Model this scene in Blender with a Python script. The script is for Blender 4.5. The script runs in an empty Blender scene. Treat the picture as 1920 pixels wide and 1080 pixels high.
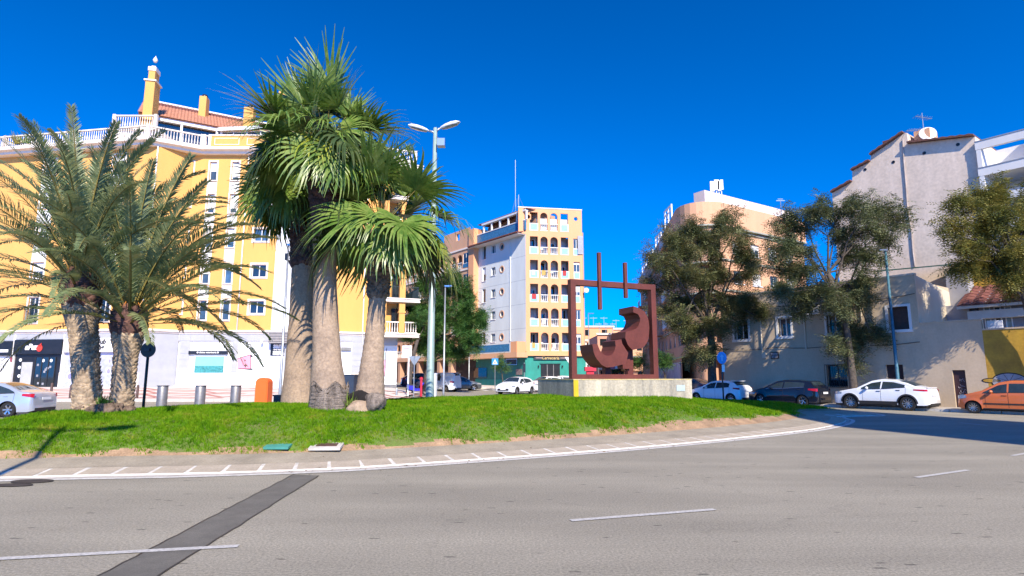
import bpy, math, random
import numpy as np
from mathutils import Vector, Matrix
R = math.radians
random.seed(7); RNG = np.random.default_rng(11)
SC = bpy.context.scene
COL = SC.collection

# ------------------------------------------------------------------ camera
F_PX = 1100.0; PITCH = R(8.58); CAM_H = 1.7
cam_d = bpy.data.cameras.new('camera'); cam = bpy.data.objects.new('camera', cam_d); COL.objects.link(cam)
cam.location = (0, 0, CAM_H); cam.rotation_euler = (R(90) + PITCH, 0, 0)
cam_d.sensor_width = 36; cam_d.lens = 36 * F_PX / 1920; cam_d.clip_end = 3000; cam_d.clip_start = .05
SC.camera = cam
# ------------------------------------------------------------------ sky, sun, exposure
SUN_AZ = R(16); SUN_EL = R(37)          # the sun stands behind the camera, a little to the right
w = bpy.data.worlds.new('World'); SC.world = w; w.use_nodes = True
nt = w.node_tree; nt.nodes.clear()
o_ = nt.nodes.new('ShaderNodeOutputWorld'); bg = nt.nodes.new('ShaderNodeBackground')
sky = nt.nodes.new('ShaderNodeTexSky'); sky.sky_type = 'NISHITA'; sky.sun_disc = False
sky.sun_elevation = SUN_EL; sky.sun_rotation = math.pi - SUN_AZ
sky.altitude = 0; sky.air_density = 1.0; sky.dust_density = 0.15; sky.ozone_density = 3.0
gam = nt.nodes.new('ShaderNodeGamma'); gam.inputs[1].default_value = 1.75
hsv = nt.nodes.new('ShaderNodeHueSaturation'); hsv.inputs['Saturation'].default_value = 1.35; hsv.inputs['Value'].default_value = .56
tcw = nt.nodes.new('ShaderNodeTexCoord'); vml = nt.nodes.new('ShaderNodeVectorMath'); vml.operation = 'MULTIPLY_ADD'
vml.inputs[1].default_value = (1, 1, .85); vml.inputs[2].default_value = (0, 0, .22)
nt.links.new(tcw.outputs['Generated'], vml.inputs[0]); nt.links.new(vml.outputs[0], sky.inputs[0])
nt.links.new(sky.outputs[0], gam.inputs[0]); nt.links.new(gam.outputs[0], hsv.inputs['Color'])
nt.links.new(hsv.outputs[0], bg.inputs[0]); bg.inputs[1].default_value = 0.12
nt.links.new(bg.outputs[0], o_.inputs[0])
sd = bpy.data.lights.new('sun', 'SUN'); sd.energy = 5.0; sd.angle = R(.5); sd.color = (1, .88, .70)
so = bpy.data.objects.new('sun', sd); COL.objects.link(so)
SUNV = Vector((-math.sin(SUN_AZ) * math.cos(SUN_EL), math.cos(SUN_AZ) * math.cos(SUN_EL), -math.sin(SUN_EL)))
so.rotation_euler = SUNV.to_track_quat('-Z', 'Y').to_euler()
SC.view_settings.view_transform = 'Standard'; SC.view_settings.look = 'None'
SC.view_settings.exposure = 0.75; SC.view_settings.gamma = 1
SC.view_settings.use_curve_mapping = False
SC.cycles.use_denoising = True
SC.cycles.max_bounces = 6; SC.cycles.transparent_max_bounces = 6

# ------------------------------------------------------------------ measuring helpers
CP, SP = math.cos(PITCH), math.sin(PITCH)
def ray(u, v):
    a, b = u - 960, 540 - v
    return (a, F_PX * CP - b * SP, F_PX * SP + b * CP)
def at(u, v, Y):
    r = ray(u, v); k = Y / r[1]
    return (r[0] * k, Y, CAM_H + r[2] * k)
def onz(u, v, z=0.0):
    r = ray(u, v); k = (z - CAM_H) / r[2]
    return (r[0] * k, r[1] * k)
def sstep(a, b, x):
    t = np.clip((x - a) / (b - a), 0, 1); return t * t * (3 - 2 * t)
def G(x, y):
    """height of the ground"""
    r = .0085 * np.clip(y - 30, 0, 60) * (1 - sstep(8, 13, x) * (1 - sstep(42, 60, y)))
    l = np.clip(y - 30, 0, 16) / 16 * .75 * sstep(-5, -11, x)
    return np.maximum(r, l)
def g(x, y): return float(G(np.float64(x), np.float64(y)))

# ------------------------------------------------------------------ materials
MATS = {}
def mat(name, col, rough=.8, metal=0, ns=3.0, na=.12, bump=0, bs=40, streak=0, spec=.5, dark=None, coat=0, ns2=0, na2=0):
    if name in MATS: return MATS[name]
    m = bpy.data.materials.new(name); m.use_nodes = True; t = m.node_tree; b = t.nodes['Principled BSDF']
    b.inputs['Roughness'].default_value = rough; b.inputs['Metallic'].default_value = metal
    b.inputs['Specular IOR Level'].default_value = spec; b.inputs['Coat Weight'].default_value = coat
    b.inputs['Coat Roughness'].default_value = .05
    tc = t.nodes.new('ShaderNodeTexCoord')
    if na or dark:
        mp = t.nodes.new('ShaderNodeMapping')
        if streak: mp.inputs['Scale'].default_value = (1, 1, 1.0 / streak)
        n = t.nodes.new('ShaderNodeTexNoise'); n.inputs['Scale'].default_value = ns; n.inputs['Detail'].default_value = 8; n.inputs['Roughness'].default_value = .65
        t.links.new(tc.outputs['Object'], mp.inputs[0]); t.links.new(mp.outputs[0], n.inputs[0])
        cr = t.nodes.new('ShaderNodeValToRGB'); t.links.new(n.outputs['Fac'], cr.inputs[0])
        d = dark or tuple(c * (1 - 2 * na) for c in col)
        cr.color_ramp.elements[0].position = .32; cr.color_ramp.elements[0].color = (*d, 1)
        cr.color_ramp.elements[1].position = .68; cr.color_ramp.elements[1].color = (*[min(1, c * (1 + na * .6)) for c in col], 1)
        out = cr.outputs[0]
        if na2:
            n2 = t.nodes.new('ShaderNodeTexNoise'); n2.inputs['Scale'].default_value = ns2; n2.inputs['Detail'].default_value = 3
            t.links.new(tc.outputs['Object'], n2.inputs[0])
            mr = t.nodes.new('ShaderNodeMapRange'); mr.inputs[1].default_value = .3; mr.inputs[2].default_value = .7
            mr.inputs[3].default_value = 1 - na2; mr.inputs[4].default_value = 1 + na2
            t.links.new(n2.outputs['Fac'], mr.inputs[0])
            vm = t.nodes.new('ShaderNodeVectorMath'); vm.operation = 'SCALE'
            t.links.new(out, vm.inputs[0]); t.links.new(mr.outputs[0], vm.inputs['Scale']); out = vm.outputs[0]
        t.links.new(out, b.inputs['Base Color'])
    else: b.inputs['Base Color'].default_value = (*col, 1)
    if bump:
        n3 = t.nodes.new('ShaderNodeTexNoise'); n3.inputs['Scale'].default_value = bs; n3.inputs['Detail'].default_value = 6
        t.links.new(tc.outputs['Object'], n3.inputs[0])
        bp = t.nodes.new('ShaderNodeBump'); bp.inputs['Strength'].default_value = bump; bp.inputs['Distance'].default_value = .02
        t.links.new(n3.outputs['Fac'], bp.inputs['Height']); t.links.new(bp.outputs[0], b.inputs['Normal'])
    MATS[name] = m; return m
def leafmat(name, cols, rough=.55, ns=6.0, trans=.3, spec=.4):
    if name in MATS: return MATS[name]
    m = bpy.data.materials.new(name); m.use_nodes = True; t = m.node_tree; b = t.nodes['Principled BSDF']
    b.inputs['Roughness'].default_value = rough; b.inputs['Specular IOR Level'].default_value = spec
    tc = t.nodes.new('ShaderNodeTexCoord'); n = t.nodes.new('ShaderNodeTexNoise'); n.inputs['Scale'].default_value = ns
    n.inputs['Detail'].default_value = 5; n.inputs['Roughness'].default_value = .8
    t.links.new(tc.outputs['Object'], n.inputs[0])
    cr = t.nodes.new('ShaderNodeValToRGB'); e = cr.color_ramp.elements
    for i, c in enumerate(cols):
        p = .3 + .4 * i / (len(cols) - 1)
        if i < 2: e[i].position = p; e[i].color = (*c, 1)
        else: q = e.new(p); q.color = (*c, 1)
    t.links.new(n.outputs['Fac'], cr.inputs[0]); t.links.new(cr.outputs[0], b.inputs['Base Color'])
    tr = t.nodes.new('ShaderNodeBsdfTranslucent'); t.links.new(cr.outputs[0], tr.inputs[0])
    mx = t.nodes.new('ShaderNodeMixShader'); mx.inputs[0].default_value = trans
    t.links.new(b.outputs[0], mx.inputs[1]); t.links.new(tr.outputs[0], mx.inputs[2])
    t.links.new(mx.outputs[0], t.nodes['Material Output'].inputs[0])
    MATS[name] = m; return m
def glassmat(name, col, rough=.04, metal=0.0, spec=.9):
    return mat(name, col, rough, metal, 1.3, .25, spec=spec)

M_YEL = mat('yellow_render', (.70, .365, .10), .85, ns=.5, na=.05, streak=3, ns2=25, na2=.05)
M_WHI = mat('white_render', (.70, .69, .67), .8, ns=.7, na=.05, streak=3)
M_GRY = mat('grey_stone', (.37, .38, .41), .7, ns=1.2, na=.06, ns2=30, na2=.05)
M_STONEB = mat('pale_stone_base', (.72, .68, .62), .7, ns=2, na=.1, dark=(.55, .46, .36))
M_CREAM = mat('cream_cast_stone', (.78, .70, .62), .75, ns=2, na=.06)
M_BLK = mat('black_panel', (.015, .016, .02), .35, ns=2, na=.2)
M_DKG = glassmat('dark_glass', (.018, .024, .03))
M_WING = glassmat('window_glass', (.05, .07, .085), .05)
M_BLUEG = glassmat('sky_glass', (.06, .12, .2), .03)
M_PVC = mat('white_pvc', (.78, .78, .78), .4, ns=3, na=.03)
M_BLIND = mat('roller_blind', (.70, .70, .69), .6, ns=3, na=.05)
M_CURT = mat('curtain', (.35, .42, .40), .9, ns=6, na=.2)
M_TILE = mat('clay_tile', (.50, .22, .13), .8, ns=4, na=.18, ns2=14, na2=.15)
M_TILED = mat('old_clay_tile', (.19, .065, .05), .8, ns=4, na=.2, ns2=14, na2=.2)
M_ORW = mat('orange_render', (.76, .37, .185), .85, ns=.5, na=.05, streak=3)
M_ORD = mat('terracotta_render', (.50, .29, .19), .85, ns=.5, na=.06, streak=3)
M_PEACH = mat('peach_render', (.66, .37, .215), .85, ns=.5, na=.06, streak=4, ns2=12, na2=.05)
M_BLUEW = mat('pale_blue_render', (.68, .72, .71), .85, ns=.6, na=.07, streak=4)
M_BTILE = mat('blue_tile', (.06, .20, .36), .25, ns=9, na=.3)
M_LBT = mat('light_blue_tile', (.30, .55, .72), .3, ns=9, na=.15)
M_GREENW = mat('teal_shop_paint', (.01, .25, .21), .6, ns=1.2, na=.12, streak=2)
M_GREEND = mat('green_shop_paint', (.01, .16, .14), .5, ns=1.2, na=.12)
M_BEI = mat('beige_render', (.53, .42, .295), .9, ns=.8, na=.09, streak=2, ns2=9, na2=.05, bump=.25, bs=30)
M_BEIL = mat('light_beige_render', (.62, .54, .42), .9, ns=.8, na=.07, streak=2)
M_OCH = mat('ochre_render', (.50, .30, .035), .9, ns=1.2, na=.12, dark=(.34, .19, .03), ns2=9, na2=.1)
M_GREYR = mat('bare_grey_render', (.75, .62, .50), .95, ns=.55, na=.06, dark=(.56, .46, .36), streak=2.5, ns2=5, na2=.1, bump=.3, bs=12)
M_CONC = mat('stained_concrete', (.48, .42, .31), .9, ns=1.6, na=.2, dark=(.20, .19, .16), streak=7, ns2=12, na2=.18, bump=.3, bs=20)
M_CONC2 = mat('lichen_concrete', (.55, .42, .12), .9, ns=3, na=.2, dark=(.42, .38, .26), ns2=14, na2=.2)
M_CONCP = mat('pale_concrete', (.52, .49, .44), .9, ns=2, na=.1, ns2=14, na2=.1, bump=.2)
M_CORT = mat('weathering_steel', (.125, .030, .022), .62, 0.0, ns=1.8, na=.14, streak=2, ns2=14, na2=.12, spec=.35)
M_STEEL = mat('galvanised_steel', (.38, .41, .43), .4, .6, ns=6, na=.1)
M_POLEG = mat('pale_green_pole_paint', (.30, .40, .38), .5, .2, ns=3, na=.08)
M_POLEB = mat('blue_pole_paint', (.055, .16, .22), .5, .1, ns=7, na=.15)
M_DPOLE = mat('dark_green_pole', (.012, .03, .03), .5, ns=5, na=.1)
M_BRUSH = mat('brushed_steel', (.27, .26, .25), .45, .55, ns=3, na=.15)
M_SILV = mat('silver_trim', (.5, .5, .52), .25, .9, ns=3, na=.03)
M_RUB = mat('tyre_rubber', (.012, .012, .013), .85, ns=9, na=.15)
M_PLAST = mat('black_plastic', (.02, .02, .022), .6, ns=9, na=.1)
M_CARGL = glassmat('car_glass', (.03, .045, .052), .03)
M_RED = mat('red_lens', (.40, .01, .02), .15, ns=9, na=.15)
M_LENS = mat('clear_lens', (.42, .44, .46), .1, .3, ns=20, na=.3)
M_PAINT = mat('white_road_paint', (.62, .61, .58), .8, ns=9, na=.1, dark=(.42, .40, .37), ns2=60, na2=.1)
M_PAINTW = mat('worn_road_paint', (.50, .49, .47), .85, ns=30, na=.15, dark=(.30, .29, .28))
M_PATCH = mat('dark_asphalt_patch', (.13, .122, .105), .85, ns=3, na=.12, ns2=120, na2=.25)
M_WROD = mat('warm_iron', (.05, .04, .035), .7, ns=9, na=.2)
M_ORPL = mat('orange_plastic', (.85, .13, .012), .45, ns=3, na=.04)
M_PINK = mat('pink_print', (.80, .30, .42), .6, ns=3, na=.02)
M_TEALP = mat('teal_print', (.22, .62, .56), .35, ns=3, na=.04)
M_TEALD = mat('dark_teal_print', (.07, .32, .32), .35, ns=8, na=.3)
M_LETW = mat('white_lettering', (.8, .8, .8), .5, ns=3, na=.0)
M_LETB = mat('black_lettering', (.02, .02, .02), .5, ns=3, na=.0)
M_BLSIGN = mat('blue_sign_face', (.03, .26, .60), .35, ns=3, na=.06)
M_MAROON = mat('maroon_door_paint', (.05, .02, .022), .6, ns=3, na=.2)
M_BRSH = mat('brown_shutter', (.085, .045, .035), .6, ns=5, na=.15)
M_BRANCH = mat('bark', (.10, .08, .065), .95, ns=9, na=.3, bump=.5, bs=30)
M_DIRT = mat('bare_soil', (.33, .215, .125), .95, ns=3, na=.2, ns2=30, na2=.2)

# ------------------------------------------------------------------ mesh helpers
class MB:
    def __init__(s): s.v = []; s.f = []; s.m = []
    def add(s, vs, fs, m=0):
        k = len(s.v); s.v += [tuple(q) for q in vs]; s.f += [tuple(i + k for i in q) for q in fs]; s.m += [m] * len(fs)
    def box(s, x0, x1, y0, y1, z0, z1, m=0):
        s.add([(x0, y0, z0), (x1, y0, z0), (x1, y1, z0), (x0, y1, z0), (x0, y0, z1), (x1, y0, z1), (x1, y1, z1), (x0, y1, z1)],
              [(0, 3, 2, 1), (4, 5, 6, 7), (0, 1, 5, 4), (1, 2, 6, 5), (2, 3, 7, 6), (3, 0, 4, 7)], m); return s
    def prism(s, pts, z0, z1, m=0):
        n = len(pts)
        s.add([(p[0], p[1], z0) for p in pts] + [(p[0], p[1], z1) for p in pts],
              [tuple(range(n))[::-1], tuple(range(n, 2 * n))] + [(i, (i + 1) % n, n + (i + 1) % n, n + i) for i in range(n)], m); return s
    def slab(s, pts, y0, y1, m=0):
        """polygon in x,z extruded in y"""
        n = len(pts)
        s.add([(p[0], y0, p[1]) for p in pts] + [(p[0], y1, p[1]) for p in pts],
              [tuple(range(n)), tuple(range(n, 2 * n))[::-1]] + [(i, n + i, n + (i + 1) % n, (i + 1) % n) for i in range(n)], m); return s
    def tube(s, path, rad, n=8, m=0, cap=True):
        path = [Vector(p) for p in path]
        if not hasattr(rad, '__len__'): rad = [rad] * len(path)
        rings = []; up = Vector((0, 0, 1))
        t0 = (path[1] - path[0]).normalized()
        a = t0.cross(up) if abs(t0.z) < .9 else t0.cross(Vector((1, 0, 0)))
        a.normalize()
        for i, p in enumerate(path):
            t = (path[min(i + 1, len(path) - 1)] - path[max(i - 1, 0)]).normalized()
            a = (a - t * a.dot(t)).normalized(); b = t.cross(a)
            rings.append([p + (a * math.cos(2 * math.pi * k / n) + b * math.sin(2 * math.pi * k / n)) * rad[i] for k in range(n)])
        vs = [q for r_ in rings for q in r_]; fs = []
        for i in range(len(path) - 1):
            for k in range(n): fs.append((i * n + k, i * n + (k + 1) % n, (i + 1) * n + (k + 1) % n, (i + 1) * n + k))
        if cap: fs += [tuple(range(n))[::-1], tuple(range(len(vs) - n, len(vs)))]
        s.add(vs, fs, m); return s
    def lathe(s, prof, n=16, m=0, c=(0, 0, 0), axis='z'):
        vs = []; fs = []
        for r_, z in prof:
            for k in range(n):
                a = 2 * math.pi * k / n; p = (r_ * math.cos(a), r_ * math.sin(a), z)
                if axis == 'y': p = (p[0], p[2], p[1])
                vs.append((p[0] + c[0], p[1] + c[1], p[2] + c[2]))
        for i in range(len(prof) - 1):
            for k in range(n): fs.append((i * n + k, i * n + (k + 1) % n, (i + 1) * n + (k + 1) % n, (i + 1) * n + k))
        s.add(vs, fs, m); return s
    def disc(s, cx, cz, r_, y0, y1, n=24, m=0, sx=1.0):
        return s.slab([(cx + sx * r_ * math.cos(2 * math.pi * k / n), cz + r_ * math.sin(2 * math.pi * k / n)) for k in range(n)], y0, y1, m)
    def mesh(s, name, mats, smooth=False):
        me = bpy.data.meshes.new(name); me.from_pydata(s.v, [], s.f)
        for mm in (mats if isinstance(mats, (list, tuple)) else [mats]): me.materials.append(mm)
        me.polygons.foreach_set('material_index', s.m)
        if smooth: me.polygons.foreach_set('use_smooth', [True] * len(me.polygons))
        me.update(); return me
    def build(s, name, mats, parent=None, loc=(0, 0, 0), rz=0, smooth=False, **k):
        return link(name, s.mesh(name, mats, smooth), parent, loc, rz, **k)
def link(name, me, parent=None, loc=(0, 0, 0), rz=0, rot=None, scale=None, **k):
    o = bpy.data.objects.new(name, me); COL.objects.link(o)
    if parent: o.parent = parent
    o.location = loc; o.rotation_euler = rot or (0, 0, rz)
    if scale: o.scale = scale if hasattr(scale, '__len__') else (scale,) * 3
    for a, b in k.items(): o[a] = b
    return o
def thing(name, label, cat, loc=(0, 0, 0), rz=0, group=None, rot=None):
    o = link(name, None, None, loc, rz, rot); o['label'] = label; o['category'] = cat
    if group: o['group'] = group
    return o
def tag(o, label, cat, group=None, kind=None):
    o['label'] = label; o['category'] = cat
    if group: o['group'] = group
    if kind: o['kind'] = kind
    return o
def copy_tree(o, parent=None):
    c = o.copy(); COL.objects.link(c); c.parent = parent
    for ch in list(o.children): copy_tree(ch, c)
    return c
def np_mesh(name, V, Fc, mats, smooth=False, midx=None):
    V = np.asarray(V, np.float32).reshape(-1, 3); Fc = np.asarray(Fc, np.int32); n, k = Fc.shape
    me = bpy.data.meshes.new(name); me.vertices.add(len(V)); me.vertices.foreach_set('co', V.ravel())
    me.loops.add(n * k); me.loops.foreach_set('vertex_index', Fc.ravel())
    me.polygons.add(n); me.polygons.foreach_set('loop_start', np.arange(0, n * k, k, dtype=np.int32))
    me.polygons.foreach_set('loop_total', np.full(n, k, np.int32))
    for mm in (mats if isinstance(mats, (list, tuple)) else [mats]): me.materials.append(mm)
    if midx is not None: me.polygons.foreach_set('material_index', np.asarray(midx, np.int32))
    if smooth: me.polygons.foreach_set('use_smooth', np.ones(n, bool))
    me.update(calc_edges=True); me.validate(); return me
def stamp(T, TF, M, P):
    """copies of a small template: T (k,3), TF (f,q); M (n,3,3), P (n,3)"""
    V = np.einsum('nij,kj->nki', M, T) + P[:, None, :]
    Fc = (TF[None] + (np.arange(len(P)) * len(T))[:, None, None]).reshape(-1, TF.shape[1])
    return V.reshape(-1, 3), Fc
def rotmats(n, rng, tilt=1.0):
    a = rng.uniform(0, 2 * np.pi, n); b = rng.normal(0, tilt, n); c = rng.uniform(-.6, .6, n)
    ca, sa, cb, sb, cc, sc_ = np.cos(a), np.sin(a), np.cos(b), np.sin(b), np.cos(c), np.sin(c)
    z, o = np.zeros(n), np.ones(n)
    Rz = np.stack([ca, -sa, z, sa, ca, z, z, z, o], 1).reshape(n, 3, 3)
    Ry = np.stack([cb, z, sb, z, o, z, -sb, z, cb], 1).reshape(n, 3, 3)
    Rx = np.stack([o, z, z, z, cc, -sc_, z, sc_, cc], 1).reshape(n, 3, 3)
    return Rz @ Ry @ Rx
_FONT = {}
def text(s, size, m, parent, loc, rot, name='lettering', bold=0.0, ext=.008, sx=1.0, shear=0, align='CENTER'):
    c = bpy.data.curves.new('lettering', 'FONT'); c.body = s; c.size = size; c.extrude = ext; c.align_x = align; c.align_y = 'CENTER'
    c.offset = bold; c.shear = shear; c.resolution_u = 2; c.space_line = .85
    t = bpy.data.objects.new('tmp', c); COL.objects.link(t)
    bpy.context.view_layer.update()
    me = bpy.data.meshes.new_from_object(t); bpy.data.objects.remove(t); me.materials.clear(); me.materials.append(m)
    o = link(name, me, parent, loc, 0, rot, (sx, 1, 1)); return o
class Facade:
    """a wall plane: local x runs along it, local -y points out of it, z is up"""
    def __init__(s, ox, oy, dx, dy):
        l = math.hypot(dx, dy); s.o = (ox, oy); s.d = (dx / l, dy / l); s.rz = math.atan2(dy, dx)
    def px(s, u, v, out=0.0):
        r = ray(u, v); nx, ny = s.d[1], -s.d[0]
        ox, oy = s.o[0] + nx * out, s.o[1] + ny * out
        # k*r = o + t*d
        det = r[0] * (-s.d[1]) + s.d[0] * r[1]
        k = (ox * (-s.d[1]) + s.d[0] * oy) / det
        t = (k * r[0] - ox) * s.d[0] + (k * r[1] - oy) * s.d[1]
        return t, CAM_H + k * r[2]
    def w(s, x, y=0.0, z=0.0):
        return (s.o[0] + s.d[0] * x - s.d[1] * y, s.o[1] + s.d[1] * x + s.d[0] * y, z)
def wall(mb, x0, x1, z0, z1, holes, y=0.0, rev=.2, m=0, mr=None):
    """vertical wall face at y with rectangular holes (x0,x1,z0,z1) and reveals going back"""
    xs = sorted({x0, x1, *[h[0] for h in holes], *[h[1] for h in holes]}); zs = sorted({z0, z1, *[h[2] for h in holes], *[h[3] for h in holes]})
    xs = [q for q in xs if x0 - 1e-6 <= q <= x1 + 1e-6]; zs = [q for q in zs if z0 - 1e-6 <= q <= z1 + 1e-6]
    for i in range(len(xs) - 1):
        cx = (xs[i] + xs[i + 1]) / 2; k = 0
        while k < len(zs) - 1:
            def hole(kk):
                cz = (zs[kk] + zs[kk + 1]) / 2
                return any(h[0] < cx < h[1] and h[2] < cz < h[3] for h in holes)
            if hole(k): k += 1; continue
            j = k
            while j + 1 < len(zs) - 1 and not hole(j + 1): j += 1
            mb.add([(xs[i], y, zs[k]), (xs[i + 1], y, zs[k]), (xs[i + 1], y, zs[j + 1]), (xs[i], y, zs[j + 1])], [(0, 1, 2, 3)], m); k = j + 1
    if mr is None: mr = m
    for a, b, c, d in holes:
        mb.add([(a, y, c), (b, y, c), (b, y, d), (a, y, d), (a, y + rev, c), (b, y + rev, c), (b, y + rev, d), (a, y + rev, d)],
               [(0, 4, 5, 1), (1, 5, 6, 2), (2, 6, 7, 3), (3, 7, 4, 0)], mr)
_WC = {}
def window(parent, x, z, w_, h, y=.12, panes=2, blind=0.0, frame=M_PVC, glass=M_WING, sill=True, surround=0, bl=M_BLIND, name='window', fw=.055):
    """window centred at x,z in its hole, y = how deep it sits"""
    key = (round(w_, 2), round(h, 2), panes, round(blind, 2), frame.name, glass.name, sill, surround, bl.name, fw)
    if key not in _WC:
        f = MB(); a, b, c, d = -w_ / 2, w_ / 2, -h / 2, h / 2; t = .05
        f.box(a, a + fw, 0, t, c, d); f.box(b - fw, b, 0, t, c, d); f.box(a + fw, b - fw, 0, t, c, c + fw); f.box(a + fw, b - fw, 0, t, d - fw, d)
        for k in range(1, panes):
            q = a + w_ * k / panes; f.box(q - fw * .6, q + fw * .6, -.003, t - .01, c + fw, d - fw)
        p = MB().add([(a, .03, c), (b, .03, c), (b, .03, d), (a, .03, d)], [(0, 1, 2, 3)])
        p = MB(); p.box(a + .01, b - .01, .025, .035, c + .01, d - .01)
        B = MB(); 
        if blind:
            n = max(2, int(h * blind / .09)); zt = d - .005; dz = h * blind / n
            for k in range(n): B.box(a + .02, b - .02, .012, .022, zt - dz * (k + 1) + .012, zt - dz * k)
            B.box(a + .02, b - .02, .016, .024, zt - h * blind, zt)
        S = MB().box(a - .08, b + .08, -.22, .04, c - .08, c - .005)
        U = MB()
        if surround:
            q = surround
            U.box(a - q, a - .004, -.16, -.118, c - q, d + q); U.box(b + .004, b + q, -.16, -.118, c - q, d + q)
            U.box(a - .004, b + .004, -.16, -.118, d + .004, d + q); U.box(a - .004, b + .004, -.16, -.118, c - q, c - .09)
        _WC[key] = (f.mesh('window_frame', frame), p.mesh('pane', glass), B.mesh('blind', bl) if blind else None,
                    S.mesh('sill', M_CREAM if surround else M_PVC) if sill else None, U.mesh('surround', M_CREAM) if surround else None)
    f, p, B, S, U = _WC[key]
    o = link(name, f, parent, (x, y, z)); link('pane', p, o)
    if B: link('blind', B, o)
    if S: link('sill', S, o)
    if U: link('surround', U, o)
    return o
def balusters(x0, x1, z0, z1, y=0.0, t=.14, sp=.2, r=.055, rail=.1, m=0, mb=None, post=True):
    mb = mb or MB()
    mb.box(x0, x1, y - t / 2 - .02, y + t / 2 + .02, z1 - rail, z1, m); mb.box(x0, x1, y - t / 2 - .01, y + t / 2 + .01, z0, z0 + rail, m)
    n = max(1, int((x1 - x0) / sp)); st = (x1 - x0) / n
    hh = z1 - z0 - 2 * rail
    for i in range(n):
        cx = x0 + st * (i + .5); a = z0 + rail
        mb.lathe([(r * .6, a), (r, a + hh * .25), (r * .45, a + hh * .62), (r * .6, a + hh)], 6, m, (cx, y, 0))
    if post:
        for q in (x0, x1): mb.box(q - .12, q + .12, y - t / 2 - .05, y + t / 2 + .05, z0 - .002, z1 + .06, m)
    return mb
def rails(x0, x1, z0, z1, y=0.0, sp=.11, r=.012, mb=None, m=0):
    mb = mb or MB(); mb.box(x0, x1, y - .02, y + .02, z1 - .04, z1, m); mb.box(x0, x1, y - .015, y + .015, z0, z0 + .03, m)
    n = int((x1 - x0) / sp)
    for i in range(n + 1):
        cx = x0 + (x1 - x0) * i / max(n, 1); mb.box(cx - r, cx + r, y - r, y + r, z0 + .03, z1 - .04, m)
    return mb
def arch_fill(mb, x0, x1, zs, zt, y0, y1, m=0, n=10):
    """fills the corners above a round arch springing at zs with its crown at zt, in a rectangular hole x0..x1 up to zt"""
    cx = (x0 + x1) / 2; rx = (x1 - x0) / 2; rz_ = zt - zs
    for sg in (-1, 1):
        pts = [(cx + sg * rx, zs), (cx + sg * rx, zt + .001)] + [(cx + sg * rx * math.sin(k / n * math.pi / 2), zs + rz_ * math.cos(k / n * math.pi / 2)) for k in range(n)]
        for i in range(2, len(pts) - 1):
            a, b = pts[i], pts[i + 1]
            mb.slab([(a[0], a[1]), (b[0], b[1]), (b[0], zt + .001), (a[0], zt + .001)] if sg > 0 else [(b[0], b[1]), (a[0], a[1]), (a[0], zt + .001), (b[0], zt + .001)], y0, y1, m)
        a = pts[-1]; mb.slab([(min(a[0], cx + sg * rx), zs), (max(a[0], cx + sg * rx), zs), (max(a[0], cx + sg * rx), zt + .001), (min(a[0], cx + sg * rx), zt + .001)], y0, y1, m)
def round_fill(mb, cx, cz, h, r, y0, y1, m=0, n=24):
    """square hole of half-size h filled down to a round hole of radius r"""
    def sq(a):
        c, s = math.cos(a), math.sin(a); k = h / max(abs(c), abs(s)); return (cx + c * k, cz + s * k)
    for i in range(n):
        a, b = 2 * math.pi * i / n + math.pi / 4, 2 * math.pi * (i + 1) / n + math.pi / 4
        mb.slab([(cx + r * math.cos(a), cz + r * math.sin(a)), sq(a), sq(b), (cx + r * math.cos(b), cz + r * math.sin(b))], y0, y1, m)
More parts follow.
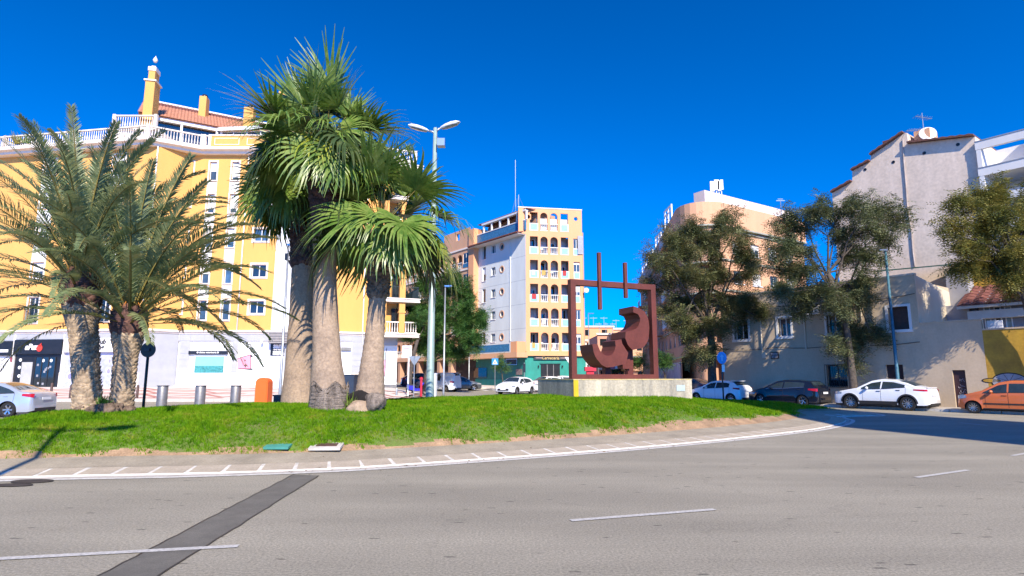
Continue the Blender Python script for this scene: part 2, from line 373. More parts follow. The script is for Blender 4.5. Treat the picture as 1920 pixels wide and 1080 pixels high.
# ------------------------------------------------------------------ ground, island, road paint
def axis(lo, hi, near, step, far):
    a = list(np.arange(near[0], near[1] + .01, step)); q = near[0]; s = step
    while q > lo: s *= far; q -= s; a.insert(0, q)
    q = near[1]; s = step
    while q < hi: s *= far; q += s; a.append(q)
    return np.array(a)
def sheet(xs, ys, dz=0.0):
    X, Y = np.meshgrid(xs, ys); Z = G(X, Y) + dz; n, m_ = X.shape
    V = np.stack([X, Y, Z], -1).reshape(-1, 3); i = np.arange(n - 1)[:, None] * m_ + np.arange(m_ - 1)[None]
    return V, np.stack([i, i + 1, i + m_ + 1, i + m_], -1).reshape(-1, 4)
def asphalt():
    m = mat('asphalt', (.295, .27, .215), .88, ns=.35, na=.05, ns2=85, na2=.22, bump=.5, bs=110); t = m.node_tree
    b = t.nodes['Principled BSDF']; src = b.inputs['Base Color'].links[0].from_socket
    tc = t.nodes.new('ShaderNodeTexCoord'); mp = t.nodes.new('ShaderNodeMapping'); mp.inputs['Scale'].default_value = (1, 3.2, 1)
    t.links.new(tc.outputs['Object'], mp.inputs[0])
    # small dark chips and oil spots
    vo = t.nodes.new('ShaderNodeTexVoronoi'); vo.inputs['Scale'].default_value = 1.5; t.links.new(mp.outputs[0], vo.inputs[0])
    n = t.nodes.new('ShaderNodeTexNoise'); n.inputs['Scale'].default_value = 14; t.links.new(mp.outputs[0], n.inputs[0])
    ad = t.nodes.new('ShaderNodeMath'); ad.operation = 'MULTIPLY_ADD'; ad.inputs[1].default_value = .16; t.links.new(n.outputs['Fac'], ad.inputs[0]); t.links.new(vo.outputs['Distance'], ad.inputs[2])
    lt = t.nodes.new('ShaderNodeMapRange'); lt.inputs[1].default_value = .15; lt.inputs[2].default_value = .19; lt.inputs[3].default_value = .4; lt.inputs[4].default_value = 1
    t.links.new(ad.outputs[0], lt.inputs[0])
    # thin cracks
    vc = t.nodes.new('ShaderNodeTexVoronoi'); vc.feature = 'DISTANCE_TO_EDGE'; vc.inputs['Scale'].default_value = .32
    nw = t.nodes.new('ShaderNodeTexNoise'); nw.inputs['Scale'].default_value = 1.6; nw.inputs['Detail'].default_value = 6; t.links.new(tc.outputs['Object'], nw.inputs[0])
    va = t.nodes.new('ShaderNodeVectorMath'); va.operation = 'MULTIPLY_ADD'; va.inputs[1].default_value = (1.1, 1.1, 0); t.links.new(nw.outputs['Color'], va.inputs[0]); t.links.new(tc.outputs['Object'], va.inputs[2]); t.links.new(va.outputs[0], vc.inputs[0])
    ck = t.nodes.new('ShaderNodeMapRange'); ck.inputs[1].default_value = .0015; ck.inputs[2].default_value = .005; ck.inputs[3].default_value = .90; ck.inputs[4].default_value = 1; t.links.new(vc.outputs['Distance'], ck.inputs[0])
    # broad tyre worn bands and stains
    nb_ = t.nodes.new('ShaderNodeTexNoise'); nb_.inputs['Scale'].default_value = .55; nb_.inputs['Detail'].default_value = 5
    mpb = t.nodes.new('ShaderNodeMapping'); mpb.inputs['Scale'].default_value = (.28, 1.6, 1); mpb.inputs['Rotation'].default_value = (0, 0, R(-12)); t.links.new(tc.outputs['Object'], mpb.inputs[0]); t.links.new(mpb.outputs[0], nb_.inputs[0])
    mb_ = t.nodes.new('ShaderNodeMapRange'); mb_.inputs[1].default_value = .35; mb_.inputs[2].default_value = .65; mb_.inputs[3].default_value = .84; mb_.inputs[4].default_value = 1.08; t.links.new(nb_.outputs['Fac'], mb_.inputs[0])
    mq = t.nodes.new('ShaderNodeMath'); mq.operation = 'MULTIPLY'; t.links.new(ck.outputs[0], mq.inputs[0]); t.links.new(mb_.outputs[0], mq.inputs[1])
    # fine pale aggregate
    n2 = t.nodes.new('ShaderNodeTexNoise'); n2.inputs['Scale'].default_value = 38; n2.inputs['Detail'].default_value = 4; t.links.new(tc.outputs['Object'], n2.inputs[0])
    m2 = t.nodes.new('ShaderNodeMapRange'); m2.inputs[1].default_value = .35; m2.inputs[2].default_value = .65; m2.inputs[3].default_value = .74; m2.inputs[4].default_value = 1.2
    t.links.new(n2.outputs['Fac'], m2.inputs[0])
    mu = t.nodes.new('ShaderNodeMath'); mu.operation = 'MULTIPLY'; t.links.new(lt.outputs[0], mu.inputs[0]); mr_ = t.nodes.new('ShaderNodeMath'); mr_.operation = 'MULTIPLY'; t.links.new(m2.outputs[0], mr_.inputs[0]); t.links.new(mq.outputs[0], mr_.inputs[1]); t.links.new(mr_.outputs[0], mu.inputs[1])
    vm = t.nodes.new('ShaderNodeVectorMath'); vm.operation = 'SCALE'; t.links.new(src, vm.inputs[0]); t.links.new(mu.outputs[0], vm.inputs['Scale'])
    t.links.new(vm.outputs[0], b.inputs['Base Color']); return m
V, Fc = sheet(axis(-1400, 1400, (-60, 60), 2.0, 1.35), axis(-1400, 1800, (-10, 110), 2.0, 1.35))
o = link('road', np_mesh('road', V, Fc, asphalt(), True)); o['kind'] = 'structure'
def closed(pts, n):
    P = np.array(pts, float); k = len(P); out = []
    for i in range(k):
        a, b, c, d = P[i - 1], P[i], P[(i + 1) % k], P[(i + 2) % k]
        for t in np.linspace(0, 1, 20, endpoint=False):
            out.append(.5 * ((2 * b) + (-a + c) * t + (2 * a - 5 * b + 4 * c - d) * t ** 2 + (-a + 3 * b - 3 * c + d) * t ** 3))
    out = np.array(out); s = np.r_[0, np.cumsum(np.hypot(*np.diff(np.r_[out, out[:1]], axis=0).T))]
    q = np.linspace(0, s[-1], n, endpoint=False); o2 = np.r_[out, out[:1]]
    return np.stack([np.interp(q, s, o2[:, 0]), np.interp(q, s, o2[:, 1])], 1), s[-1]
near = [onz(0, 898), onz(155, 894), onz(360, 890), onz(595, 882), onz(740, 874), onz(900, 863), onz(1050, 852), onz(1200, 840), onz(1340, 827), onz(1450, 815), onz(1530, 805), onz(1575, 795)]
OUTER = [(-14.0, 12.2), (-12.9, 10.7), (-11.0, 9.9)] + near + [onz(1585, 788), onz(1572, 782), (16.2, 26.6), (16.6, 31), (15.2, 36), (12.3, 38), (7.5, 36.2), (2.5, 32.6), (-3, 28.2), (-7.5, 23.9), (-11, 20.2), (-13.3, 17.2), (-14.5, 14.6)]
LOOP, LEN = closed(OUTER, 520)
def offs(P, d):
    T = np.roll(P, -1, 0) - np.roll(P, 1, 0); T /= np.hypot(T[:, 0], T[:, 1])[:, None]
    return P + np.stack([-T[:, 1], T[:, 0]], 1) * d          # the loop runs anticlockwise: +d goes inwards
INN = offs(LOOP, 1.35)
INNC = INN[::4]
def inside(P, x, y):
    r = np.zeros(np.shape(x), bool); n = len(P)
    for i in range(n):
        x1, y1 = P[i - 1]; x2, y2 = P[i]
        c = ((y1 > y) != (y2 > y)); 
        with np.errstate(divide='ignore', invalid='ignore'): xi = (x2 - x1) * (y - y1) / (y2 - y1) + x1
        r ^= c & (x < xi)
    return r
def dist(P, x, y):
    x = np.atleast_1d(x); d = np.full(x.shape, 1e9)
    for i in range(len(P)):
        ax_, ay_ = P[i - 1]; bx_, by_ = P[i]; ex, ey = bx_ - ax_, by_ - ay_; t_ = np.clip(((x - ax_) * ex + (y - ay_) * ey) / (ex * ex + ey * ey), 0, 1)
        d = np.minimum(d, (x - ax_ - t_ * ex) ** 2 + (y - ay_ - t_ * ey) ** 2)
    return np.sqrt(d)
def Mh(x, y):
    x = np.atleast_1d(np.asarray(x, float)); y = np.atleast_1d(np.asarray(y, float))
    d = dist(INNC, x, y); A = .78 * (1 - .72 * sstep(4.5, 12.5, x))
    return .17 + A * (1 - np.exp(-d / 1.25)) + .03 * np.sin(x * 1.3) * np.cos(y * 1.1) * np.clip(d, 0, 1)
def mh(x, y): return float(Mh(x, y)[0])
# turf mound: rings towards a spine
A_, B_ = np.array([-9.5, 14.6]), np.array([10.5, 30.0]); ab = B_ - A_
tt = np.clip(((INN - A_) @ ab) / (ab @ ab), 0, 1); SPN = A_ + tt[:, None] * ab
ks = np.array([0, .012, .025, .04, .055, .07, .09, .12, .17, .23, .3, .38, .47, .57, .68, .8, .92, 1.0]); VV = []
for k in ks:
    q = INN + (SPN - INN) * k; VV.append(np.c_[q, Mh(q[:, 0], q[:, 1])])
n = len(INN); V = np.concatenate(VV); Fc = []; mi = []
for k in range(len(ks) - 1):
    i = np.arange(n); j = (i + 1) % n
    Fc.append(np.stack([k * n + i, k * n + j, (k + 1) * n + j, (k + 1) * n + i], 1)); mc = (VV[k][:, :2] + VV[k + 1][:, :2]) / 2
    mi += list((dist(INN[::4], mc[:, 0], mc[:, 1]) > .15 + .3 * sstep(0, 6, mc[:, 0]) + .08 * np.sin(mc[:, 0] * 3.1)).astype(int))
turf = mat('turf_base', (.07, .17, .006), .95, ns=2.0, na=.15, dark=(.13, .13, .04), ns2=40, na2=.3)
o = link('lawn_mound', np_mesh('lawn_mound', V, np.concatenate(Fc), [M_DIRT, turf], True, mi)); o['kind'] = 'structure'
# grass
def bladeset(n, seed):
    rng = np.random.default_rng(seed); x = rng.uniform(-16, 16, n * 5); y = rng.uniform(10, 36, n * 5)
    keep = rng.uniform(0, 1, len(x)) < np.clip((13.0 / y) ** 1.6, 0, 1)
    keep &= (np.abs(x) < y * .95 + 1); x, y = x[keep], y[keep]
    k = inside(INNC, x, y); x, y = x[k], y[k]; d = dist(INNC, x, y)
    thr = .16 + .16 * np.sin(x * 1.13 + 1) * np.sin(x * .43) + .13 * np.sin(x * 3.71 + 2 * y) * np.sin(x * 2.3 - y) + .06 * np.sin(x * 11.3) * np.sin(y * 7.7 + x)
    thr = thr + .32 * sstep(0, 6, x)
    k = d > np.clip(thr, .05, 2) + rng.normal(0, .1, len(d)); x, y, d = x[k], y[k], d[k]
    return x[:n], y[:n], rng
x, y, rng = bladeset(105000, 5); P = np.c_[x, y, Mh(x, y) - .01]
T = []; TF = []
for i in range(4):
    a = i * 1.7; ox, oy = .028 * math.cos(a * 2.3), .028 * math.sin(a * 2.3); dx, dy = .011 * math.cos(a), .011 * math.sin(a); lx, ly = .03 * math.cos(a + 1.2 * i), .03 * math.sin(a + 1.2 * i)
    T += [(ox - dx, oy - dy, 0), (ox + dx, oy + dy, 0), (ox + lx, oy + ly, .06 + .012 * (i % 3))]; TF.append((3 * i, 3 * i + 1, 3 * i + 2))
T = np.array(T); TF = np.array(TF)
S = (rng.uniform(.55, 1.1, len(P)) * (1 + .02 * (y - 10)))[:, None, None]
S = S * (1 + .25 * np.sin(x * 2.1) * np.cos(y * 1.7))[:, None, None]
V, Fc = stamp(T, TF, rotmats(len(P), rng, .18) * S, P)
M_GR = leafmat('grass_blades', [(.045, .13, .002), (.10, .25, .003), (.17, .31, .006), (.34, .31, .05)], .7, 1.7, .4, .15)
o = link('grass', np_mesh('grass', V, Fc, M_GR)); tag(o, 'short bright green grass covering the roundabout mound', 'grass', kind='stuff')
# apron of kerb stones and cement
def strip(name, P, d0, d1, z0, z1, m, i0=0, i1=None, mb=None, zf=None):
    a, b = offs(P, d0), offs(P, d1); n = len(P); r = list(range(i0, n if i1 is None else i1)); cl = i1 is None
    V = []
    for i in r:
        V.append((a[i][0], a[i][1], z0)); V.append((b[i][0], b[i][1], z1))
    F_ = [(2 * k, 2 * k + 2, 2 * k + 3, 2 * k + 1) for k in range(len(r) - 1)]
    if cl: F_.append((2 * len(r) - 2, 0, 1, 2 * len(r) - 1))
    mb = mb or MB(); mb.add(V, F_); return mb
bd = strip('', LOOP, -.03, .0, .0, .035, None)
strip('', LOOP, .0, .48, .035, .088, None, mb=bd)
o = bd.build('apron_bed', mat('pale_mortar', (.60, .57, .52), .9, ns=6, na=.15)); o['kind'] = 'structure'
bd = strip('', LOOP, .48, 1.36, .092, .172, None); bd2 = strip('', LOOP, 1.36, 1.42, .172, .1, None, mb=bd)
M_APR = mat('apron_cement', (.33, .285, .215), .92, ns=1.5, na=.13, ns2=28, na2=.16, bump=.6, bs=45)
M_APR2 = mat('kerb_cement', (.40, .34, .265), .92, ns=2.5, na=.12, ns2=30, na2=.12, bump=.5, bs=35)
o = bd.build('island_apron', M_APR, smooth=True); o['kind'] = 'structure'
apron = o
ks_ = MB(); L2 = .262
ks_.add([(-L2, -.0, .0), (L2, 0, .0), (L2, .47, .05), (-L2, .47, .05), (-L2, 0, .012), (L2, 0, .012), (L2, .47, .064), (-L2, .47, .064)],
        [(0, 1, 5, 4), (1, 2, 6, 5), (2, 3, 7, 6), (3, 0, 4, 7), (4, 5, 6, 7)])
ksm = ks_.mesh('kerb_stone', M_APR2)
nb = int(LEN / .6); s_ = np.linspace(0, 520, nb, endpoint=False)
T = np.roll(LOOP, -1, 0) - np.roll(LOOP, 1, 0)
for i in range(nb):
    k = int(s_[i]); p = LOOP[k] + (LOOP[(k + 1) % 520] - LOOP[k]) * (s_[i] - k); t = T[k]
    link('kerb_stone', ksm, apron, (p[0], p[1], .0275 + random.uniform(-.001, .002)), math.atan2(t[1], t[0]) + random.uniform(-.01, .01))
o = strip('', LOOP, -.33, -.20, .009, .009, None).build('edge_line', M_PAINT); o['kind'] = 'structure'
o = strip('', LOOP, -.20, -.03, .007, .012, None).build('gutter_strip', mat('gutter_cement', (.44, .40, .36), .9, ns=2, na=.15, ns2=30, na2=.12)); o['kind'] = 'structure'
# lane dashes
def dash(c0, c1, width, mm=M_PAINTW, z=.009):
    a, b = Vector(c0), Vector(c1); d = (b - a); n_ = Vector((-d.y, d.x)).normalized() * width / 2; mb = MB()
    k = 6; vs = []
    for i in range(k + 1):
        q = a + d * i / k; vs += [(q.x - n_.x, q.y - n_.y, g(q.x, q.y) + z), (q.x + n_.x, q.y + n_.y, g(q.x, q.y) + z)]
    mb.add(vs, [(2 * i, 2 * i + 2, 2 * i + 3, 2 * i + 1) for i in range(k)]); o = mb.build('lane_dash', mm); o['kind'] = 'structure'; return o
dash(onz(-170, 1058), onz(447, 1025), .1); dash(onz(1070, 977), onz(1340, 956), .1); dash(onz(1718, 896), onz(1815, 882), .1)
dash(onz(1898, 855), onz(1960, 844), .1); dash(onz(1800, 793), onz(1850, 798), .1)
# dark repair strip across the road
a, b, c, d = onz(550, 890), onz(598, 892), onz(305, 1076), onz(188, 1079)
c2, d2 = tuple(b[i] + (c[i] - b[i]) * 1.5 for i in (0, 1)), tuple(a[i] + (d[i] - a[i]) * 1.5 for i in (0, 1))
def jag(p, q, n, am):
    out = []
    for i in range(n + 1):
        t = i / n; out.append((p[0] + (q[0] - p[0]) * t + random.uniform(-am, am), p[1] + (q[1] - p[1]) * t + random.uniform(-am, am)))
    return out
l, r_ = jag(a, d2, 40, .012), jag(b, c2, 40, .012)
mb = MB(); mb.add([(p[0], p[1], .0045) for p in l] + [(p[0], p[1], .0045) for p in r_], [(i, i + 1, 41 + i + 1, 41 + i) for i in range(40)])
o = mb.build('asphalt_patch', M_PATCH); o['kind'] = 'structure'
mb = MB()
for e in (l, r_):
    for i in range(40): 
        p, q = e[i], e[i + 1]; mb.add([(p[0] - .012, p[1], .006), (p[0] + .012, p[1], .006), (q[0] + .012, q[1], .006), (q[0] - .012, q[1], .006)], [(0, 1, 2, 3)])
o = mb.build('tar_seam', mat('tar', (.03, .03, .03), .5, ns=9, na=.2)); o['kind'] = 'structure'
# pavements
def pave(name, pts, h, m, step=2.0):
    """raised pavement following the ground"""
    n = len(pts); mb = MB(); top = [(p[0], p[1], g(*p) + h) for p in pts]; bot = [(p[0], p[1], g(*p) - .1) for p in pts]
    mb.add(top + bot, [tuple(range(n))] + [(i, n + i, n + (i + 1) % n, (i + 1) % n) for i in range(n)]); o = mb.build(name, m); o['kind'] = 'structure'; return o
M_PAV = mat('pavement_slabs', (.42, .38, .35), .9, ns=1.5, na=.08, ns2=20, na2=.08)
M_PAVR = mat('red_paving', (.45, .20, .17), .85, ns=2, na=.1, ns2=20, na2=.1)
M_PAVW = mat('pale_paving', (.62, .55, .50), .85, ns=2, na=.08, ns2=20, na2=.08)
# left pavement in front of the yellow building, built of steps along y so it follows the slope
rows = [35.2, 37, 38.6, 40.2, 41.8, 43.4, 45, 46.8, 48.4]
xl = [-75, -60, -48, -40, -34, -30, -26, -22, -18, -15, -12, -10]
def slope_sheet(xs, ys, dz, m, name, curb=True):
    X, Y = np.meshgrid(np.array(xs, float), np.array(ys, float)); V, Fq = sheet(np.array(xs, float), np.array(ys, float), dz)
    me = np_mesh(name, V, Fq, m); o = link(name, me); o['kind'] = 'structure'
    return o
pavl = slope_sheet(np.linspace(-75, -7.5, 30), rows, .12, M_PAVW, 'left_pavement')
mb = MB()
for i in range(60):
    x0 = -66 + i * .99; mb.box(x0, x0 + .975, 35.02, 35.2, .0, g(x0, 35.2) + .125)
kb = mb.build('kerb', M_CONCP, pavl)
# red bands laid in the pale paving, in long flat lozenges
mb = MB()
def band(x0, y0, x1, y1, w_, z=.126):
    n_ = 6; vs = []
    for i in range(n_ + 1):
        t = i / n_; xx, yy = x0 + (x1 - x0) * t, y0 + (y1 - y0) * t
        vs += [(xx, yy, g(xx, yy) + z), (xx, yy + w_, g(xx, yy + w_) + z)]
    mb.add(vs, [(2 * i, 2 * i + 2, 2 * i + 3, 2 * i + 1) for i in range(n_)])
for yy in (36.0, 39.3, 42.6): band(-66, yy, -8.4, yy, .5)
for i in range(15):
    x0 = -66 + i * 4.0; band(x0, 36.6, x0 + 2, 38.7, .5, .13); band(x0 + 2, 38.7, x0 + 4, 36.6, .5, .13)
    band(x0 + 2, 39.9, x0 + 4, 42.0, .5, .13); band(x0, 42.0, x0 + 2, 39.9, .5, .13)
    band(x0, 43.2, x0 + 2, 45.0, .45, .13); band(x0 + 2, 45.0, x0 + 4, 43.2, .45, .13)
mb.build('red_paving_band', M_PAVR, pavl)
W0 = Facade(14.9, 41.7, .59, -.807)          # line of the long beige wall on the right
p = [W0.w(s, -2.3) for s in (-14, 0, 6, 12, 18, 24, 32)]; q = [W0.w(s, .1) for s in (32, 24, 18, 12, 6, 0, -14)]
o = pave('right_pavement', [(a[0], a[1]) for a in p + q], .13, M_PAV); rp = o
mb = MB()
for i in range(44):
    s = -12 + i; a, b = W0.w(s + .01, -2.32), W0.w(s + .98, -2.32); c, d = W0.w(s + .98, -2.46), W0.w(s + .01, -2.46)
    mb.prism([d[:2], c[:2], b[:2], a[:2]], 0, .135)
mb.build('kerb', M_CONCP, rp)
o = pave('far_pavement', [(-7, 68), (14, 69.5), (14.5, 71.5), (12, 80), (-30, 110), (-34, 104)], .12, M_PAVW)
# crossing stripes on the far street
for i in range(6):
    dash((-2.5 + i * 1.1, 60.5), (-3.2 + i * 1.1, 64.5), .5, M_PAINT)
# ================================================================== yellow corner apartment block (left)
GB = .68                                     # ground level at its foot
CZ0, CZ1, ST = 5.35, 20.7, 3.02              # cornice over the shops, top slab, storey height
FA = Facade(-50.0, 49.6, .9863, -.165)       # left wing facade
FA_L = 21.3
ax, ay, _ = FA.w(FA_L)
FJ = Facade(ax, ay, 1.75, 1.95)              # short slanting wall
FJ_L = math.hypot(1.75, 1.95)
bx, by, _ = FJ.w(FJ_L)
FB = Facade(bx, by, 1, .004)                 # main facade
FB_L = FB.px(548, 615)[0]
fcx, fcy, _ = FB.w(FB_L); FC = Facade(fcx, fcy, .93, .37); FC_L = 8.5
yb = thing('apartment_block', 'long yellow apartment block with white shopfronts behind the palms', 'building')
def fparent(F, name='facade'):
    return link('wall', None, yb, (F.o[0], F.o[1], 0), F.rz)
class Wall:
    """collects one facade: solid wall mesh plus its windows"""
    def __init__(s, F, L, thing_): s.F, s.L, s.t = F, L, thing_; s.h = []; s.win = []; s.mb = MB()
    def hole(s, x, z, w_, h, **k): s.h.append((x - w_ / 2, x + w_ / 2, z - h / 2, z + h / 2)); s.win.append((x, z, w_, h, k))
    def finish(s, mats, z0, z1, rev=.18, name='wall'):
        wall(s.mb, 0, s.L, z0, z1, s.h, rev=rev)
        s.o = s.mb.build(name, mats, s.t, (s.F.o[0], s.F.o[1], 0), s.F.rz)
        for x, z, w_, h, k in s.win:
            if k.get('none'): continue
            window(s.o, x, z, w_, h, **k)
        return s.o
A = Wall(FA, FA_L, yb); B = Wall(FB, FB_L, yb); J = Wall(FJ, FJ_L, yb)
ROWS = [7.35, 10.4, 13.45, 16.45, 19.3]
sA1, sA2 = FA.px(64, 560)[0], FA.px(197, 560)[0]
for i, z in enumerate(ROWS):
    for s_ in (sA1, sA2, sA1 - 6.2, sA1 - 12.0):
        if i == 0: A.hole(s_, z - .25, 1.0, 2.1, panes=2, glass=M_DKG, surround=.14)
        else: A.hole(s_, z, 1.15, 1.35, panes=2, blind=[0, .55, .3, .8, .4][i] if s_ == sA1 else [.6, 1, .2, .7, .5][i], surround=.14)
sB = [FB.px(u, 560)[0] for u in (322, 381, 424, 482)]
for i, z in enumerate(ROWS):
    B.hole(sB[0] + .25, z, 1.3, 1.1, panes=2, blind=[.8, .9, .6, 1, .35][i], surround=.12)
    B.hole(sB[1], z - .25, .62, 1.65, panes=1, blind=[0, .5, .35, .75, .5][i], surround=.12)
    B.hole(sB[2], z - .25, .62, 1.65, panes=1, blind=[0, .2, .5, .75, .8][i], glass=M_BLUEG if i in (1, 2) else M_WING, surround=.12)
    B.hole(sB[3], z, 1.2, 1.05, panes=2, blind=0 if i < 3 else .6, glass=M_DKG if i < 2 else M_BLUEG, surround=.16)
CW = Wall(FC, FC_L, yb)
wc = CW.finish(M_YEL, CZ0, CZ1)
wa, wb, wj = A.finish(M_YEL, CZ0, CZ1), B.finish(M_YEL, CZ0, CZ1), J.finish(M_YEL, CZ0, CZ1)
# balcony rails in front of the tall windows of the first floor
for s_ in (sA1, sA2, sA1 - 6.2):
    rails(s_ - .62, s_ + .62, ROWS[0] - 1.3, ROWS[0] - .25, -.14).build('balcony_rail', M_DPOLE, wa)
# white panels that join the narrow windows into vertical strips
for s_ in (sB[1], sB[2]):
    for i in range(4):
        z0, z1 = ROWS[i] + .75, ROWS[i + 1] - 1.25
        MB().box(s_ - .42, s_ + .42, -.035, -.002, z0, z1).build('spandrel_panel', M_WHI, wb)
for s_ in (sA1, sA2, sA1 - 6.2):
    for i in range(1, 4):
        MB().box(s_ - .7, s_ + .7, -.03, -.002, ROWS[i] + .87, ROWS[i + 1] - .9).build('spandrel_panel', M_WHI, wa)
# ribbed white stair strip with its bracket
x0, x1 = FB.px(512, 560)[0], FB_L
mb = MB(); mb.box(x0, x1, -.07, -.002, CZ0 + .15, CZ1 - .15)
k = x0 + .08
while k < x1: mb.box(k, k + .05, -.11, -.07, CZ0 + .15, CZ1 - .15); k += .17
mb.build('ribbed_panel', mat('ribbed_white_sheet', (.66, .67, .69), .5, ns=2, na=.05), wb)
mb = MB(); mb.box(0, 2.0, -.07, -.002, CZ0 + .15, CZ1 - .15)
for k in range(11): mb.box(.06 + k * .175, .11 + k * .175, -.11, -.07, CZ0 + .15, CZ1 - .15)
mb.build('ribbed_panel', M_WHI, wc)
mb = MB(); mb.box(x0 + .05, x1, -.55, -.02, 4.35, 5.3)
mb.build('louvre_box', mat('louvre_grey', (.16, .15, .15), .6, ns=3, na=.1), wb)
mb = MB(); 
for i in range(7): mb.box(x0 + .03, x1 + .02, -.6, -.56, 4.4 + i * .13, 4.46 + i * .13)
mb.build('louvre_slat', mat('louvre_slat', (.4, .37, .35), .5, ns=3, na=.1), wb)
# downpipes
for par, s_, zb_ in ((wb, FB.px(449, 560)[0], 5.1), (wa, FA_L - .12, 5.1), (wc, FC.px(682, 560)[0], .7)):
    MB().tube([(s_, -.09, zb_), (s_, -.09, CZ1 - .2)], .055, 8).build('downpipe', M_PVC, par, smooth=True)
# cornice over the shops
def run(pts, prof, m, name, par=None):
    """a moulding along plan points: prof = (out, z) pairs"""
    P = np.array(pts, float); n = len(P); N = []
    for i in range(n):
        a = P[i] - P[i - 1] if i else P[1] - P[0]; b = P[i + 1] - P[i] if i < n - 1 else P[-1] - P[-2]
        a /= np.hypot(*a); b /= np.hypot(*b); na_, nb_ = np.array([a[1], -a[0]]), np.array([b[1], -b[0]]); q = na_ + nb_; q /= np.hypot(*q); N.append(q / max(.3, q @ na_))
    mb = MB(); k = len(prof); vs = []
    for i in range(n):
        for o_, z in prof: vs.append((P[i][0] + N[i][0] * o_, P[i][1] + N[i][1] * o_, z))
    mb.add(vs, [(i * k + j, (i + 1) * k + j, (i + 1) * k + (j + 1) % k, i * k + (j + 1) % k) for i in range(n - 1) for j in range(k)] + [tuple(range(k)), tuple(range((n - 1) * k, n * k))[::-1]])
    return mb.build(name, m, par)
e0, e1, e2, e3, e4 = FA.w(0)[:2], FA.w(FA_L)[:2], FB.w(0)[:2], FB.w(FB_L)[:2], FC.w(FC_L)[:2]
plan = [e0, e1, e2, e3, e4]
run(plan, [(-.1, 5.14), (.06, 5.14), (.1, 5.24), (.22, 5.3), (.22, 5.4), (.02, 5.46), (-.1, 5.46)], M_CREAM, 'cornice', yb)
# projecting top slab with its balustrade
c0 = FA.w(0, -.95)[:2]; c1 = FA.w(FA_L - .55, -1.0)[:2]; c2 = (e2[0] + 1.0, e2[1] - .75); c3 = FB.w(FB_L + .1, -.75)[:2]; c4 = FC.w(FC_L + 1.2, -.75)[:2]
topp = [c0, c1, c2, c3, c4]
run(topp, [(-1.4, 20.45), (-.35, 20.45), (-.3, 20.62), (0, 20.72), (.05, 20.9), (-.06, 20.98), (-1.4, 20.98)], M_CREAM, 'top_slab', yb)
def bal_line(p, q, z0, z1, par, m=M_CREAM, inset=.2, name='balustrade', **k):
    F = Facade(*p, q[0] - p[0], q[1] - p[1]); L = math.hypot(q[0] - p[0], q[1] - p[1]); nb_ = max(1, round(L / 3.2))
    for i in range(nb_):
        a, b = L * i / nb_, L * (i + 1) / nb_
        balusters(a + (.0 if i else .1), b, z0, z1, inset, sp=.21, **k).build(name, m, par, (F.o[0], F.o[1], 0), F.rz)
bal_line(c0, c1, 20.98, 22.0, yb); bal_line(c1, c2, 20.98, 22.0, yb)
x438 = FB.px(400, 275)[0]; p438 = FB.w(x438, -.75)[:2]
bal_line(c2, p438, 20.98, 22.0, yb)
mb = MB(); mb.box(x438, FB_L, -.62, -.4, 20.98, 21.95); bal_line(c3, c4, 20.98, 22.0, yb); 
mb.build('parapet', M_YEL, yb, (FB.o[0], FB.o[1], 0), FB.rz)
for i in range(2):
    a = x438 + .4 + i * 2.75; q = MB(); 
    for b_ in ((a, a + 2.1, 21.15, 21.2), (a, a + 2.1, 21.7, 21.75), (a, a + .05, 21.2, 21.7), (a + 2.05, a + 2.1, 21.2, 21.7)): q.box(b_[0], b_[1], -.645, -.622, b_[2], b_[3])
    q.build('parapet_moulding', M_CREAM, yb, (FB.o[0], FB.o[1], 0), FB.rz)
MB().box(x438, FB_L, -.68, -.35, 21.952, 22.05).build('parapet_coping', M_CREAM, yb, (FB.o[0], FB.o[1], 0), FB.rz)
# solid body behind the facades (roof deck and right end wall)
mb = MB(); mb.prism([FA.w(.1, .35)[:2], FA.w(FA_L, .35)[:2], (e2[0] - .1, e2[1] + .35), FB.w(FB_L - .02, .35)[:2], FC.w(FC_L - .02, .35)[:2], FC.w(FC_L - .02, 11)[:2], FA.w(0, 13)[:2]], .2, 20.97)
mb.build('core_wall', M_YEL, yb)
# ---- ground floor
gf = MB(); HZ = 5.14
GA, GJ_, GBw = MB(), MB(), MB()
doorsA = []
def pxr(F, u0, v0, u1, v1):
    a, b = F.px(u0, v0); c, d = F.px(u1, v1); return [min(a, c), max(a, c), min(b, d), max(b, d)]
punt = pxr(FA, 30, 638, 108, 730); punt[2] = GB
beau = pxr(FA, 122, 635, 207, 728); beau[2] = GB + .15
left_ = pxr(FA, -40, 640, 14, 730); left_[2] = GB + .02
HA = [tuple(punt), tuple(beau), tuple(left_)]
wall(GA, 0, FA_L, GB - .6, HZ, HA, rev=.35, m=0); ga = GA.build('shop_wall', M_WHI, yb, (FA.o[0], FA.o[1], 0), FA.rz)
HB_ = [pxr(FB, 302, 640, 331, 724), pxr(FB, 357, 640, 431, 724), pxr(FB, 447, 640, 530, 722)]
HC_ = [pxr(FC, 640, 640, 657, 730), pxr(FC, 706, 648, 743, 727)]
for h in HB_ + HC_: h[2] = GB + .35
wall(GBw, 0, FB_L, GB - .6, HZ, [tuple(h) for h in HB_], rev=.14); gb = GBw.build('shop_wall', M_WHI, yb, (FB.o[0], FB.o[1], 0), FB.rz)
GCw = MB(); wall(GCw, 0, FC_L, GB - .6, HZ, [tuple(h) for h in HC_], rev=.14); gc = GCw.build('shop_wall', M_WHI, yb, (FC.o[0], FC.o[1], 0), FC.rz)
GJm = MB(); wall(GJm, 0, FJ_L, GB - .6, HZ, []); GJm.build('shop_wall', M_GRY, yb, (FJ.o[0], FJ.o[1], 0), FJ.rz)
